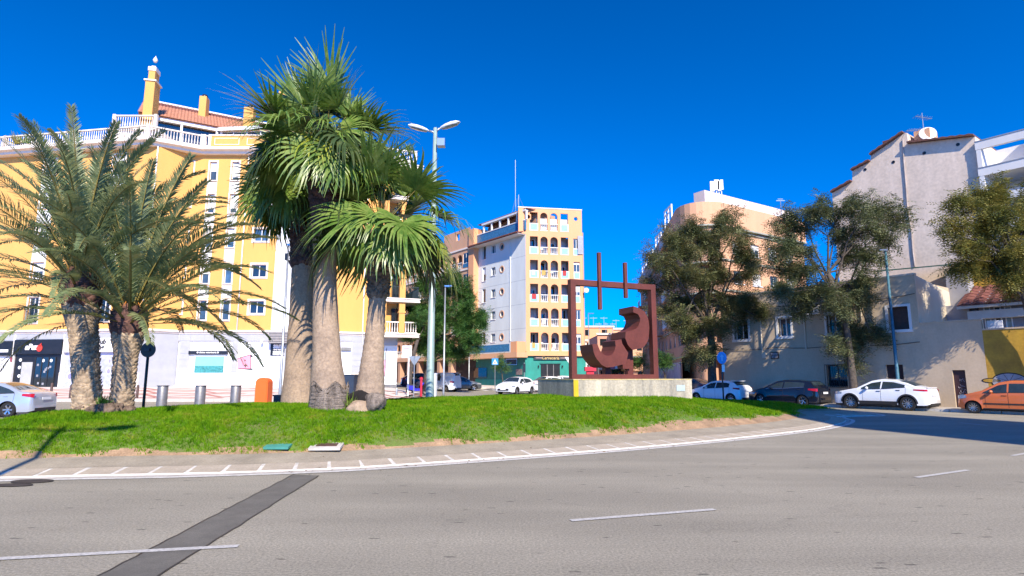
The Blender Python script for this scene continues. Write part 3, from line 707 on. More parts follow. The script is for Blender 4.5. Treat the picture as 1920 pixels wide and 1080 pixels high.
# white panels filling the openings, and stone cladding slabs between them
for par, hh in ((gb, HB_), (gc, HC_)):
    for h in hh: MB().box(h[0], h[1], .1, .16, h[2], h[3]).build('infill_panel', mat('white_panel', (.80, .80, .80), .5, ns=.6, na=.02), par)
def clad(par, x0, x1, z0=GB + 1.35, z1=HZ - .04, rows=6, m=M_GRY):
    n = max(1, round((x1 - x0) / 1.1)); dx = (x1 - x0) / n; dz = (z1 - z0) / rows
    for i in range(n):
        for j in range(rows):
            MB().box(x0 + i * dx + .004, x0 + (i + 1) * dx - .004, -.034, -.004, z0 + j * dz + .006, z0 + (j + 1) * dz - .006).build('stone_panel', m, par)
gaps = [0] + sum([[h[0], h[1]] for h in sorted(HB_)], []) + [FB_L]
for i in range(0, len(gaps), 2):
    if gaps[i + 1] - gaps[i] > .25: clad(gb, gaps[i], gaps[i + 1]); 
gaps = [0] + sum([[h[0], h[1]] for h in sorted(HC_)], []) + [FC_L]
for i in range(0, len(gaps), 2):
    if gaps[i + 1] - gaps[i] > .25: clad(gc, gaps[i], gaps[i + 1])
hs = sorted(HA); gaps = [0] + sum([[h[0], h[1]] for h in hs], []) + [FA_L]
for i in range(0, len(gaps), 2):
    if gaps[i + 1] - gaps[i] > .25: clad(ga, gaps[i], gaps[i + 1])
# band of stone above the openings
for par, L, hh in ((gb, FB_L, HB_), (ga, FA_L, HA), (gc, FC_L, HC_)):
    for h in hh:
        n = max(1, round((h[1] - h[0]) / 1.2)); dx = (h[1] - h[0]) / n
        for i in range(n): MB().box(h[0] + i * dx + .004, h[0] + (i + 1) * dx - .004, -.034, -.004, h[3] + .05, HZ - .04).build('stone_panel', M_GRY, par)
    q = 0
    for h in sorted(hh) + [(L, L)]:
        n = max(1, round((h[0] - q) / 1.1))
        if h[0] > q + .1:
            for k in range(n): MB().box(q + (h[0] - q) * k / n + .004, q + (h[0] - q) * (k + 1) / n - .004, -.06, -.004, GB - .3, GB + 1.33).build('base_stone', M_STONEB, par)
        q = h[1]
    if par is not ga:
        for h in hh: MB().box(h[0] - .0, h[1] + .0, -.05, .09, GB - .3, h[2] - .004).build('base_stone', M_STONEB, par)
# shop 1: black front with white script and a red blob
sx0, sx1, _, sz1 = punt
sh = link('shopfront', MB().box(sx0, sx1, .12, .18, GB, sz1).mesh('shopfront', M_BLK), ga)
zb_ = FA.px(70, 664)[1]
MB().box(sx0, sx1 + .05, -.12, .1, zb_, sz1 + .02).build('sign_board', M_BLK, sh)
cx, cz = FA.px(66, 651)
text('aPunt', .62, M_LETW, sh, (cx - .1, -.13, cz), (R(90), 0, 0), bold=.035, shear=.25)
cx2, cz2 = FA.px(77, 653); mb = MB(); mb.disc(cx2, cz2, .27, -.155, -.13); mb.slab([(cx2 - .1, cz2 + .2), (cx2 + .14, cz2 + .42), (cx2 + .12, cz2 + .1)], -.155, -.131); mb.build('red_emblem', mat('red_print', (.75, .05, .03), .5), sh)
d0, d1 = FA.px(38, 690)[0], FA.px(58, 690)[0]; zt = FA.px(48, 679)[1]
MB().box(d0, d1, .09, .118, GB + .05, zt).build('shop_door', mat('pale_door', (.42, .42, .40), .4, ns=1, na=.1), sh)
for u, v in ((36, 675), (34, 689), (33, 705), (79, 676), (94, 676)):
    cx, cz = FA.px(u, v); mb = MB(); mb.disc(cx, cz, .13, .095, .117, 14); mb.build('round_sticker', M_LETW, sh)
for a, b in ((66, 104),):
    p0, p1 = FA.px(64, 680)[0], FA.px(102, 680)[0]; fr = MB()
    for k in range(4): q = p0 + (p1 - p0) * k / 3; fr.box(q - .03, q + .03, .06, .118, GB + .05, zb_ - .25)
    fr.build('window_frame', M_PLAST, sh); MB().box(p0, p1, .1, .119, GB + .06, zb_ - .26).build('pane', M_DKG, sh)
    for k in range(9):
        qx = random.uniform(p0 + .1, p1 - .1); qz = random.uniform(GB + .4, zb_ - .6); MB().box(qx - .09, qx + .09, .088, .0995, qz - .05, qz + .12).build('sticker', mat('grey_print', (.3, .3, .32), .5), sh)
# shop 2: white board with black lettering above a graffiti shutter
hx0, hx1, hz0, hz1 = beau; zs_ = FA.px(180, 660)[1]
sh = link('shopfront', MB().box(hx0, hx1, .2, .26, GB, hz1).mesh('shopfront', mat('shutter_lilac', (.45, .46, .60), .5, ns=2, na=.1)), ga)
MB().box(hx0, hx1, -.08, .19, zs_, hz1).build('sign_board', M_LETW, sh)
tx, tz = FA.px(177, 641)
text('Beauty Hub', .54, M_LETB, sh, (tx - .15, -.09, tz), (R(90), 0, 0), bold=.02, shear=.15)
text('Coworking', .54, M_LETB, sh, (tx - .25, -.09, tz - .44), (R(90), 0, 0), bold=.02, shear=.15)
mb = MB()
for i in range(26): z_ = hz0 + (zs_ - .3 - hz0) * i / 26; mb.box(hx0 + .05, hx1 - .05, .17, .198, z_ + .015, z_ + (zs_ - .3 - hz0) / 26)
mb.build('shutter_slats', mat('shutter_slats', (.50, .52, .62), .5, ns=4, na=.15), sh)
for i in range(15):     # bubble letters sprayed on it
    qx = random.uniform(hx0 + .4, hx1 - .4); qz = random.uniform(hz0 + .4, zs_ - .6); r_ = random.uniform(.2, .38); mb = MB()
    mb.disc(qx, qz, r_, .155, .168, 14, sx=.8); mb.build('graffiti', mat('graffiti_white', (.62, .62, .72), .6), sh)
    mb = MB(); mb.disc(qx + .02, qz, r_ * .72, .15, .1545, 14, sx=.75); mb.build('graffiti', mat('graffiti_violet', (.30, .28, .62), .6), sh)
# shop 0 at the picture's left edge
hx0, hx1, hz0, hz1 = left_; zs_ = FA.px(5, 667)[1]
sh = link('shopfront', MB().box(hx0, hx1, .15, .2, GB, hz1).mesh('shopfront', mat('white_panel', (.8, .8, .8), .5)), ga)
MB().box(hx0, hx1, -.08, .14, zs_, hz1).build('sign_board', M_BLK, sh)
MB().box(hx1 - 1.6, hx1 - .3, -.1, -.081, zs_ + .28, zs_ + .5).build('lettering', M_LETW, sh)
cx, cz = FA.px(22, 674); MB().box(cx - .1, cx + .1, -.07, -.05, cz - .2, cz + .2).build('red_plaque', mat('red_plaque', (.3, .08, .1), .6), ga)
# clinic front with teal window
h = HB_[1]; q = pxr(FB, 366, 668, 418, 699); wf = MB().box(q[0] - .12, q[1] + .12, .05, .099, q[2] - .12, q[3] + .1).build('window_frame', M_PVC, gb)
zm = FB.px(390, 686)[1]
MB().box(q[0], q[1], .03, .049, zm, q[3]).build('pane', M_TEALP, wf); MB().box(q[0], q[1], .03, .049, q[2], zm - .005).build('pane', M_TEALD, wf)
b_ = pxr(FB, 355, 658, 427, 664); sb = MB().box(b_[0], b_[1], -.12, .09, b_[2], b_[3]).build('sign_board', M_BLK, gb)
text('clinica veterinaria', .2, M_LETW, sb, ((b_[0] + b_[1]) / 2, -.13, (b_[2] + b_[3]) / 2), (R(90), 0, 0), bold=.004)
for u in (372, 410): cx, cz = FB.px(u, 661); mb = MB(); mb.disc(cx, cz, .07, -.135, -.121, 10); mb.build('sign_dot', M_LETW, sb)
# square black sign
q = pxr(FB, 507.5, 644, 537.5, 666.5); sb = MB().box(q[0], q[1], .02, .099, q[2], q[3]).build('sign_board', M_BLK, gb)
cx = (q[0] + q[1]) / 2; hh = q[3] - q[2]
text('sana', .62, M_LETW, sb, (cx, .012, q[3] - hh * .2), (R(90), 0, 0), bold=.03, sx=.85)
text('sana', .62, M_LETW, sb, (cx, .012, q[3] - hh * .74), (R(90), 0, 0), bold=.03, sx=.85)
text('clinica veterinaria', .13, M_LETW, sb, (cx, .012, q[3] - hh * .5), (R(90), 0, 0), bold=.003, sx=.95)
# pink print: cat-ear shape with a dot and a cross
def poly_px(F, pts, y0, y1, m, name, par):
    P = [F.px(*p) for p in pts]; ar = sum(P[i - 1][0] * P[i][1] - P[i][0] * P[i - 1][1] for i in range(len(P)))
    if ar < 0: P = P[::-1]
    return MB().slab(P, y0, y1).build(name, m, par)
poly_px(FB, [(445, 671.5), (469, 664.3), (474, 668), (469.5, 670), (470, 690), (474, 694), (445, 691.5)], .08, .099, M_LETB, 'print_outline', gb)
poly_px(FB, [(445.5, 672.6), (468.5, 665.8), (469, 691), (445.5, 690.5)], .07, .0795, M_PINK, 'pink_print', gb)
poly_px(FB, [(457.5, 674.5), (460, 674.5), (460, 677), (457.5, 677)], .06, .0695, M_LETB, 'print_dot', gb)
poly_px(FB, [(457, 684.6), (463, 684.6), (463, 686), (457, 686)], .06, .0695, M_LETB, 'print_cross', gb)
poly_px(FB, [(459.4, 682), (460.7, 682), (460.7, 688.5), (459.4, 688.5)], .055, .0595, M_LETB, 'print_cross', gb)
# second print beside the right palm
poly_px(FC, [(711, 654), (718, 654), (723.5, 661), (724, 655), (726, 650.5), (723, 706), (716, 706), (716, 695), (711, 694)], .08, .099, mat('grey_outline', (.25, .25, .28), .6), 'print_outline', gc)
poly_px(FC, [(711.4, 675), (722.3, 675), (722, 694), (721, 705), (717, 705), (717, 694), (711.4, 693)], .07, .0795, M_PINK, 'pink_print', gc)
poly_px(FC, [(711.4, 655), (718, 655), (722.5, 662), (722.3, 674), (711.4, 674)], .07, .0795, mat('pale_teal_print', (.45, .60, .60), .5), 'teal_print', gc)
tx, tz = FC.px(731, 676); text('veterinaria', .34, mat('grey_lettering', (.5, .5, .5), .6), gc, (tx, .09, tz), (R(90), R(-90), 0), bold=.003)
cx, cz = FB.px(493, 641); MB().box(cx - .07, cx + .07, -.3, -.04, cz - .12, cz + .12).build('camera_box', M_PVC, gb)
# door hardware strip right of middle palm, and the grey base under the right print
q = pxr(FC, 640, 651, 656, 657); MB().box(q[0], q[1] + .1, -.1, .05, q[2], q[3]).build('awning_box', mat('awning_grey', (.2, .2, .2), .6), gc)
q = pxr(FC, 710, 728, 743, 735); MB().box(q[0], q[1], -.09, -.065, GB - .2, GB + .35).build('steel_plinth', M_BRUSH, gc)
# ---- balconies at the right corner
cs = FC_L - 1.6
for i in range(6):
    z = CZ0 + .05 + i * ST - .05
    mb = MB(); x0_, x1_ = cs - .3, FC_L + 1.75
    mb.box(x0_, x1_, -1.35, 4.5, z - .25, z); mb.box(x0_ - .06, x1_ + .06, -1.43, 4.5, z - .08, z + .0); mb.box(x0_ - .03, x1_ + .03, -1.39, 4.5, z - .34, z - .255)
    sl = mb.build('balcony_slab', M_CREAM, yb, (FC.o[0], FC.o[1], 0), FC.rz)
    if i == 5: break
    mb = MB(); mb.box(cs - .1, cs + .5, -1.2, -.02, z + .002, z + ST - .35); mb.box(FC_L - .0, FC_L + .5, -1.2, -.7, z + .002, z + ST - .35)
    mb.box(FC_L - .06, FC_L + .56, -1.26, -.64, z + 1.75, z + 1.9)
    mb.build('balcony_column', M_YEL, sl)
    if i in (0, 3):
        balusters(cs + .5, FC_L, z, z + 1.0, -1.15, post=False, sp=.2).build('balustrade', M_CREAM, sl)
        balusters(FC_L + .5, FC_L + 1.6, z, z + 1.0, -1.15, post=False, sp=.2).build('balustrade', M_CREAM, sl)
    else:
        mm = M_PVC if i == 2 else M_DPOLE
        rails(cs + .5, FC_L, z, z + 1.05, -1.15).build('balcony_rail', mm, sl)
        rails(FC_L + .5, FC_L + 1.65, z, z + 1.05, -1.15).build('balcony_rail', mm, sl)
        o = rails(-1.1, 4.0, z, z + 1.05, 0).build('balcony_rail', mm, sl, (FC_L + 1.65, 0, 0), R(90))
    MB().box(FC_L - .5, FC_L + .3, -.3, -.02, z, z + 2.2).build('balcony_door', M_DKG, sl)
cx, cz = FC.px(727, 522, 1.3)
mb = MB(); mb.lathe([(0.01, .0), (.2, .02), (.34, .09), (.33, .1), (.19, .04), (0.01, .02)], 18); 
tag(mb.build('satellite_dish', M_PVC, None, FC.w(cx, -1.45, cz), smooth=True), 'small white satellite dish on the balcony rail behind the right palm', 'satellite dish').rotation_euler = (R(80), 0, R(15))
# ---- roof terrace, penthouse and tiled roof
FR = Facade(e2[0] - 4.3, e2[1] - .2, .86, .50)       # slanting penthouse front
def rz_roof(L): return L
r0 = FR.px(288, 232); r1 = FR.px(460, 222)
pe = MB()
e_z = 23.75
pe.slab([(0, 20.98), (5.6, 20.98), (5.6, e_z), (0, e_z)], .35, 6)
pe.build('penthouse_wall', M_DKG, yb, (FR.o[0], FR.o[1], 0), FR.rz)
fr = MB()
for s_ in (-.1, 2.6, 5.4): fr.box(s_, s_ + .18, .0, .2, 20.98, e_z)
fr.box(-.2, 5.7, -.05, .3, e_z + .002, e_z + .3); fr.build('penthouse_frame', M_PVC, yb, (FR.o[0], FR.o[1], 0), FR.rz)
fx, fy, _ = FR.w(5.5, .0); FP = Facade(fx, fy, 1, -.10)
pe = MB(); pe.box(.1, 9.5, .35, 6, 20.98, e_z); pe.build('penthouse_wall', M_WHI, yb, (FP.o[0], FP.o[1], 0), FP.rz)
gl = MB(); gl.box(.3, 9, .3, .345, 21.6, e_z - .1); po = gl.build('pane', M_DKG, yb, (FP.o[0], FP.o[1], 0), FP.rz)
fr = MB(); fr.box(-.0, 9.6, -.1, .3, e_z + .002, e_z + .32)
for s_ in (.12, 1.4, 2.7, 4, 5.3, 6.6): fr.box(s_, s_ + (.25 if s_ < 1 else .07), .2, .29, 20.98, e_z)
fr.build('penthouse_frame', M_PVC, yb, (FP.o[0], FP.o[1], 0), FP.rz)
# tiled slope: courses of tiles, each course a row standing proud of the one above
RL, RD, RH = 15.5, 5.6, 3.9
mb = MB(); mb.add([(-.6, -.2, e_z + .31), (RL, -.2, e_z + .31), (RL, RD, e_z + RH), (-.6, RD, e_z + RH), (-.6, RD, e_z + .31), (RL, RD, e_z + .31)], [(0, 1, 2, 3), (0, 3, 4), (1, 5, 2), (0, 4, 5, 1)])
rf = mb.build('roof', M_TILE, yb, (FR.o[0], FR.o[1], 0), FR.rz)
nr = 13
for j in range(nr):
    t0, t1 = j / nr, (j + 1) / nr; y0_, y1_ = -.25 + (RD + .25) * t0, -.25 + (RD + .25) * t1; z0_, z1_ = e_z + .33 + (RH - .33) * t0, e_z + .33 + (RH - .33) * t1
    mb = MB(); nc = 60
    for c in range(nc):
        xa = -.65 + (RL + .6) * c / nc; xb = -.65 + (RL + .6) * (c + 1) / nc; xm = (xa + xb) / 2; up = .1
        mb.add([(xa, y0_, z0_ + .03), (xm, y0_, z0_ + up), (xb, y0_, z0_ + .03), (xa, y1_, z1_ + .0), (xm, y1_, z1_ + .05), (xb, y1_, z1_)], [(0, 1, 4, 3), (1, 2, 5, 4), (0, 2, 1)])
    mb.build('tile_course', M_TILE if j < nr - 3 else M_TILED, rf)
mb = MB(); mb.tube([(-.65, RD, e_z + RH + .04), (RL, RD, e_z + RH + .04)], .13, 8); mb.build('ridge_tile', M_CREAM, rf)
# tall tapering chimney tower with ball
def block(name, X, Y, z0, parts, m, par, rz=0.0, cap=M_CREAM):
    o = None; z = z0
    for (wx, wy, h, mm) in parts:
        q = MB().box(-wx / 2, wx / 2, -wy / 2, wy / 2, z, z + h).build(name if o is None else 'moulding', mm, par if o is None else o, (X, Y, 0) if o is None else (0, 0, 0), rz if o is None else 0)
        o = o or q; z += h + .002
    return o
Yt = 46.9; X0 = at(283, 200, Yt)[0]; z_t = [at(285, v, Yt)[2] for v in (240, 158, 152, 132, 128)]
tw = block('chimney_tower', X0, Yt, 20.98, [(.72, 1.2, z_t[1] - 20.98, M_YEL), (.95, 1.4, .12, M_CREAM), (.5, .9, z_t[3] - z_t[2] - .1, M_YEL), (.62, 1.0, .35, M_CREAM), (.3, .5, .2, M_CREAM)], M_YEL, yb, R(12))
mb = MB(); mb.lathe([(.02, 0), (.12, .05), (.2, .22), (.12, .4), (.05, .5), (.02, .62)], 10); mb.build('finial', M_CREAM, tw, (0, 0, z_t[4] + .5), smooth=True)
for u, v0, v1, wx in ((384, 215, 184, .62), (469, 240, 205, .85), (535, 205, 176, 1.0)):
    Y = 53; X, _, zt_ = at(u, v1, Y); zb_ = 24.5
    ch = block('chimney', X, Y, zb_, [(wx, .9, zt_ - zb_, M_YEL)], M_YEL, yb, R(10))
    mb = MB(); mb.lathe([(.27, zt_), (.3, zt_ + .1), (.22, zt_ + .3), (.02, zt_ + .38)], 12); mb.build('chimney_cowl', M_BLK, ch, smooth=True)
# raised corner terrace left of the chimney tower
t0 = at(213, 243, 46.0); t1 = at(277, 243, 46.0)
mb = MB(); mb.box(t0[0], t1[0] + .8, 46.0, 50, 20.98, t0[2] - .1); mb.box(t0[0] - .15, t1[0] + .8, 45.85, 50, t0[2] - .1, t0[2] + .1); tz = mb.build('upper_terrace', M_CREAM, yb)
balusters(t0[0], t1[0] + .6, t0[2] + .1, t0[2] + 1.25, 46.0, sp=.2).build('balustrade', M_CREAM, yb)
# plants on the corner balcony
def tuft(loc, s, name, label, cat, seed, m, n=70, group=None, top=True, up=1.0):
    rng = np.random.default_rng(seed); T = np.array([(-.02, 0, 0), (.02, 0, 0), (.03, 0, .5), (-.03, 0, .5), (0, 0, 1)], float); TF = np.array([(0, 1, 2), (0, 2, 3), (3, 2, 4)])
    a = rotmats(n, rng, .7 / up) * (s * rng.uniform(.5, 1, n))[:, None, None]; P = rng.normal(0, .12 * s, (n, 3)) * np.array([1, 1, .1])
    V, Fq = stamp(T, TF, a, P); o = link(name, np_mesh(name, V, Fq, m), None, loc)
    if label: tag(o, label, cat, group)
    return o
M_PLANT = leafmat('potted_plant', [(.04, .10, .02), (.10, .19, .03), (.16, .22, .05)], .5, 5)
tp = FC.w(FC_L + .6, -.5)
tuft((tp[0], tp[1], 21.9), 1.1, 'potted_plant', 'spiky green plant on the corner terrace above the right palm', 'plant', 3, M_PLANT)
tuft((tp[0] - 2.2, tp[1], 21.9), .9, 'potted_plant', 'low bushy plant on the corner terrace left of the spiky one', 'plant', 4, M_PLANT)
for i, u in enumerate((36, 58)):
    q = at(u, 262, 47.5); tuft((q[0], q[1], 21.2), 1.3, 'potted_plant', ['yellowish roof terrace plant above the far left balustrade', 'dark roof terrace plant above the far left balustrade'][i], 'plant', 8 + i, leafmat('yellow_plant', [(.2, .18, .03), (.3, .25, .05)]) if i == 0 else M_PLANT)
# ================================================================== orange and blue block with green ground floor (centre)
cb = thing('apartment_block', 'orange front apartment tower with blue side wall above a green ground floor', 'building')
CF = Facade(1.72, 72, .985, .17); CFL = 7.35
GC = g(2, 70)
C_Z = [4.55 + 3.03 * i for i in range(7)]           # floor levels; the last one is the roof deck
C_TOP = 22.85
W_ = Wall(CF, CFL, cb)
cols = []
cu = [CF.px(760 + x / 3, 600)[0] for x in (703, 748, 763, 805, 820, 863, 880, 923)]
ccol = [((cu[2 * i] + cu[2 * i + 1]) / 2, cu[2 * i + 1] - cu[2 * i], i in (1, 2)) for i in range(4)]
nx0, nx1 = CF.px(760 + 950 / 3, 560)[0], CFL - .35
fl = MB()
for r in range(6):
    zb, zt = C_Z[r] + .25, C_Z[r] + (2.52 if r < 5 else 2.62)
    for cx, cw, ar in ccol:
        W_.h.append((cx - cw / 2, cx + cw / 2, zb, zt))
        if ar: arch_fill(fl, cx - cw / 2, cx + cw / 2, zt - cw / 2, zt, .002, .25)
    if r < 5: W_.h.append((nx0, nx1, zb, zt - .1))
rc = [(.35, C_TOP - 1.15), (CFL - .8, C_TOP - 1.15)]
W_.h.append((rc[0][0] - .35, rc[0][0] + .35, rc[0][1] - .35, rc[0][1] + .35)); W_.h.append((rc[1][0] - .35, rc[1][0] + .35, rc[1][1] - .35, rc[1][1] + .35))
for q in rc: round_fill(fl, q[0], q[1], .35, .26, .002, .25)
wall(W_.mb, 0, CFL, C_Z[0] - .0, C_TOP, W_.h, rev=.25)
front = W_.mb.build('wall', M_ORW, cb, (CF.o[0], CF.o[1], 0), CF.rz)
fl.build('arch_surround', M_ORW, front)
# top storey steps out to the left, with its rear face
mb = MB(); x_l = CF.px(972, 400)[0]
mb.box(x_l, -.002, 0, .3, C_Z[5] - .25, C_TOP); mb.box(x_l, -.002, .302, 1.6, C_Z[5] - .25, C_Z[5] + .3); mb.build('corner_pier', M_ORW, front)
MB().box(x_l - .05, CFL + .05, -.05, .3, C_TOP + .002, C_TOP + .12).build('coping', M_CREAM, front)
# floors between the galleries: coloured panels, balusters, recessed glazing
WLOG = mat('gallery_wall', (.60, .62, .66), .8, ns=2, na=.05)
for r in range(6):
    zb = C_Z[r] + .25
    mb = MB(); mb.box(-.3 if r == 5 else .1, CFL - .1, .26, 1.5, C_Z[r] - .1, C_Z[r] + .2); mb.build('gallery_floor', M_ORD, front)
    for i, (cx, cw, ar) in enumerate(ccol):
        if ar: balusters(cx - cw / 2, cx + cw / 2, zb, zb + .95, .1, post=False, sp=.22, r=.06).build('balustrade', M_WHI, front)
        else:
            f = MB(); f.box(cx - cw / 2 - .05, cx + cw / 2 + .05, -.03, -.002, zb - .02, zb + .95); fp = f.build('window_frame', M_WHI, front)
            MB().box(cx - cw / 2 + .08, cx + cw / 2 - .08, -.05, -.031, zb + .1, zb + .85).build('tile_panel', M_LBT, fp)
        if r < 5:
            kind = (r * 7 + i * 3) % 4; zc = zb + 1.15
            bw = MB().box(cx - cw / 2 - .1, cx + cw / 2 + .1, 1.5, 1.55, C_Z[r], C_Z[r] + 2.9).build('gallery_wall', WLOG, front)
            window(bw, cx, zc + (.1 if kind else .2), cw * .8, 1.7, y=1.43, panes=1 if ar else 2, glass=M_DKG, blind=[0, .5, .25, .7][kind], sill=False)
    if r < 5:
        cx = (nx0 + nx1) / 2; cw = nx1 - nx0
        window(front, cx, zb + 1.5, cw, 1.2, y=.15, panes=2, glass=M_WING, blind=[.3, 0, .6, .2, 0][r], sill=False)
        f = MB().box(nx0, nx1, .05, .1, zb, zb + .88).build('window_frame', M_WHI, front)
        MB().box(nx0 + .08, nx1 - .08, .03, .049, zb + .1, zb + .78).build('tile_panel', M_LBT, f)
sh_ = CF.px(1082, 470); MB().box(CFL - .62, CFL + .08, -.12, -.055, C_Z[4] + .4, C_Z[5] - .25).build('blind', mat('dim_blind', (.35, .36, .4), .7), front)
# the blue side wall
CS = Facade(*CF.w(11.2 * 0)[:2], -.616, .788); CSL = 10.6
# build it with its outward side towards the camera: run it from the far end to the corner
fx, fy, _ = CS.w(CSL); CS = Facade(fx, fy, .616, -.788)
S_ = Wall(CS, CSL, cb); rings = []
RW = [C_Z[r] + 1.55 + .62 for r in range(5)]
for r in range(5):
    z = CS.px(941, [632, 589, 547, 505, 463][r])[1]; xr = CS.px(941, 600)[0]
    S_.h.append((xr - .45, xr + .45, z - .45, z + .45)); rings.append((xr, z))
    xs_ = CS.px(924.5, 600)[0]; S_.hole(xs_, z, .95, 1.1, panes=2, glass=M_DKG, sill=True, y=.15)
    xn = CS.px(907, 600)[0]; S_.hole(xn, z - .1, .8, 1.9, panes=1, glass=M_DKG, blind=[0, .3, 0, .5, 0][r], y=.15)
wall(S_.mb, 0, CSL, C_Z[0], C_Z[5] - .12, S_.h, rev=.25); side = S_.mb.build('wall', M_BLUEW, cb, (CS.o[0], CS.o[1], 0), CS.rz)

for x, z, w2, h2, k in S_.win: window(side, x, z, w2, h2, **k)
for x, z in rings:
    sr = MB(); round_fill(sr, x, z, .45, .36, .002, .25); sr.build('round_reveal', M_BLUEW, side)
    mb = MB(); n = 24; vs = []
    for i in range(n):
        a = 2 * math.pi * i / n
        for rr, yy in ((.36, -.002), (.36, -.05), (.5, -.05), (.5, -.002)): vs.append((x + rr * math.cos(a), yy, z + rr * math.sin(a)))
    mb.add(vs, [(i * 4 + j, i * 4 + (j + 1) % 4, ((i + 1) % n) * 4 + (j + 1) % 4, ((i + 1) % n) * 4 + j) for i in range(n) for j in range(4)])
    rg = mb.build('round_frame', M_PEACH, side); q = MB(); q.disc(x, z, .37, .12, .16); q.build('pane', M_DKG, rg)
for r in range(5):
    mb = MB(); mb.box(.05, CSL - .05, -.004, -.001, C_Z[r] + .0, C_Z[r] + .03); mb.build('render_joint', mat('joint_grey', (.3, .33, .38), .9), side)
MB().tube([(CSL - 3.1, -.07, C_Z[0] + 1.6), (CSL - 3.1, -.07, C_Z[5] - .3)], .05, 6).build('downpipe', M_BLUEW, side)
# eave with dark tiles, blue tiled parapet and the roof loggia
mb = MB(); ez = C_Z[5] - .12
mb.add([(-.6, -1.3, ez - .1), (CSL - .1, -1.3, ez - .1), (CSL - .1, .3, ez + .35), (-.6, .3, ez + .35), (-.6, -1.3, ez - .02), (CSL - .1, -1.3, ez - .02)], [(0, 1, 5, 4), (4, 5, 2, 3), (0, 3, 4), (1, 2, 5)])
mb.box(-.6, CSL - .1, -1.28, .28, ez - .16, ez - .102); ev = mb.build('eave', M_TILED, side)
MB().box(-.6, CSL - .1, -1.2, -.0, ez - .2, ez - .162).build('soffit', M_WHI, side)
n = 40
mb = MB()
for i in range(n):
    xa = -.6 + (CSL + .5) * i / n; mb.box(xa + .03, xa + (CSL + .5) / n - .03, -1.37, -1.28, ez - .1, ez + .06)
mb.build('eave_tiles', M_TILED, side, kind='stuff')
MB().box(-.2, CSL + .2, -.28, -.05, ez + .36, ez + 1.55).build('parapet', M_BTILE, side)
MB().box(-.2, CSL + .2, -.33, -.0, ez + 1.552, ez + 1.68).build('parapet_coping', M_WHI, side)
mb = MB(); 
for i in range(6): q = 1.6 + i * 1.85; MB().box(q, q + .2, -.25, -.05, ez + 1.68, ez + 2.75).build('loggia_post', M_WHI, side)
MB().box(1.4, CSL + .4, -.35, .1, ez + 2.752, ez + 3.0).build('loggia_beam', M_WHI, side)
MB().box(.5, CSL + .6, -.3, 4, ez + 3.002, ez + 3.12).build('loggia_roof', M_TILED, side)
MB().box(.2, CSL, 1.6, 5, ez + .3, ez + 3.0).build('loggia_wall', M_ORD, side)
MB().box(-1.5, .9, -.1, 2, ez + .3, ez + 2.4).build('roof_block', M_ORW, side)
# terrace band above the ground floor
a = CS.px(883, 655)[0]; b = CSL + .3
mb = MB(); mb.box(a, b, -1.7, -.0, C_Z[0] - .55, C_Z[0] + .05); tb = mb.build('terrace_slab', M_PEACH, side)
MB().box(a, CSL - .9, -1.7, -1.5, C_Z[0] + .052, C_Z[0] + 1.25).build('terrace_parapet', M_WHI, tb)
nt_ = 9; dx = (CSL - 1.2 - a) / nt_
for i in range(nt_): MB().box(a + .12 + i * dx, a + .09 + (i + 1) * dx, -1.73, -1.702, C_Z[0] + .2, C_Z[0] + 1.1).build('tile_panel', M_BTILE, tb)
mb = MB(); mb.box(CSL - .89, b, -1.7, -.3, C_Z[0] + .052, C_Z[0] + 1.35); tb2 = mb.build('terrace_pier', M_ORW, tb)
MB().box(-.05, CFL + .4, -.3, -.003, C_Z[0] - .35, C_Z[0] + .25).build('string_course', M_ORW, front)
# ground floor: green shop
mb = MB(); mb.box(-.1, CFL + .2, .05, 8, GC - .4, C_Z[0] - .352); gfw = mb.build('shop_wall', M_GREENW, cb, (CF.o[0], CF.o[1], 0), CF.rz)
mb = MB(); mb.box(-.3, CSL - .15, .1, 6, GC - .4, C_Z[0] - .552); gfs = mb.build('shop_wall', M_GREEND, cb, (CS.o[0], CS.o[1], 0), CS.rz)
q = pxr(CF, 1014, 682, 1050, 712); q[2] = GC - .2
dr = MB().box(q[0], q[1], -.02, .045, q[2], q[3]).build('shop_door', M_BLK, gfw)
MB().box(q[0] - .12, q[1] + .12, -.1, -.021, q[3] + .002, q[3] + .15).build('door_lintel', M_GREEND, gfw)
for k in (.33, .66): xx = q[0] + (q[1] - q[0]) * k; MB().box(xx - .04, xx + .04, -.05, -.021, q[2], q[3] - .1).build('door_frame', M_BRUSH, dr)
for s_ in (q[0] - .3, q[1] + .3):
    mb = MB(); mb.box(s_ - .06, s_ + .06, -.2, .04, q[3] - .45, q[3] - .2); mb.build('wall_lamp', M_BLK, gfw)
q = pxr(CF, 1000.5, 665.5, 1066, 675); q[3] = C_Z[0] - .38; sb = MB().box(q[0], q[1], -.12, .045, q[2], q[3]).build('sign_board', mat('navy_sign', (.012, .035, .05), .5), gfw)
cx, cz = (q[0] + q[1]) / 2, (q[2] + q[3]) / 2
text('Cervecería', .52, mat('gold_lettering', (.55, .40, .16), .4, .2), sb, (CF.px(1031.5, 670)[0], -.13, cz), (R(90), 0, 0), bold=.012, shear=.2, sx=.95)
for u in (1010, 1056): MB().box(CF.px(u - 6, 670)[0], CF.px(u + 6, 670)[0], -.135, -.121, cz - .04, cz + .06).build('sign_strip', mat('dim_lettering', (.35, .25, .25), .6), sb)
for (u0, v0, u1, v1, nm, mm) in ((948, 673, 969, 684, 'sign_frame', M_SILV), (967, 692, 978, 703, 'poster', mat('poster', (.25, .2, .2), .6, ns=8, na=.4)), (887, 690, 912, 708, 'wall_window', M_DKG), (933, 674, 947, 688, 'wall_window', M_DKG)):
    q = pxr(CS, u0, v0, u1, v1); MB().box(q[0], q[1], .03, .095, q[2], q[3]).build(nm, mm, gfs)
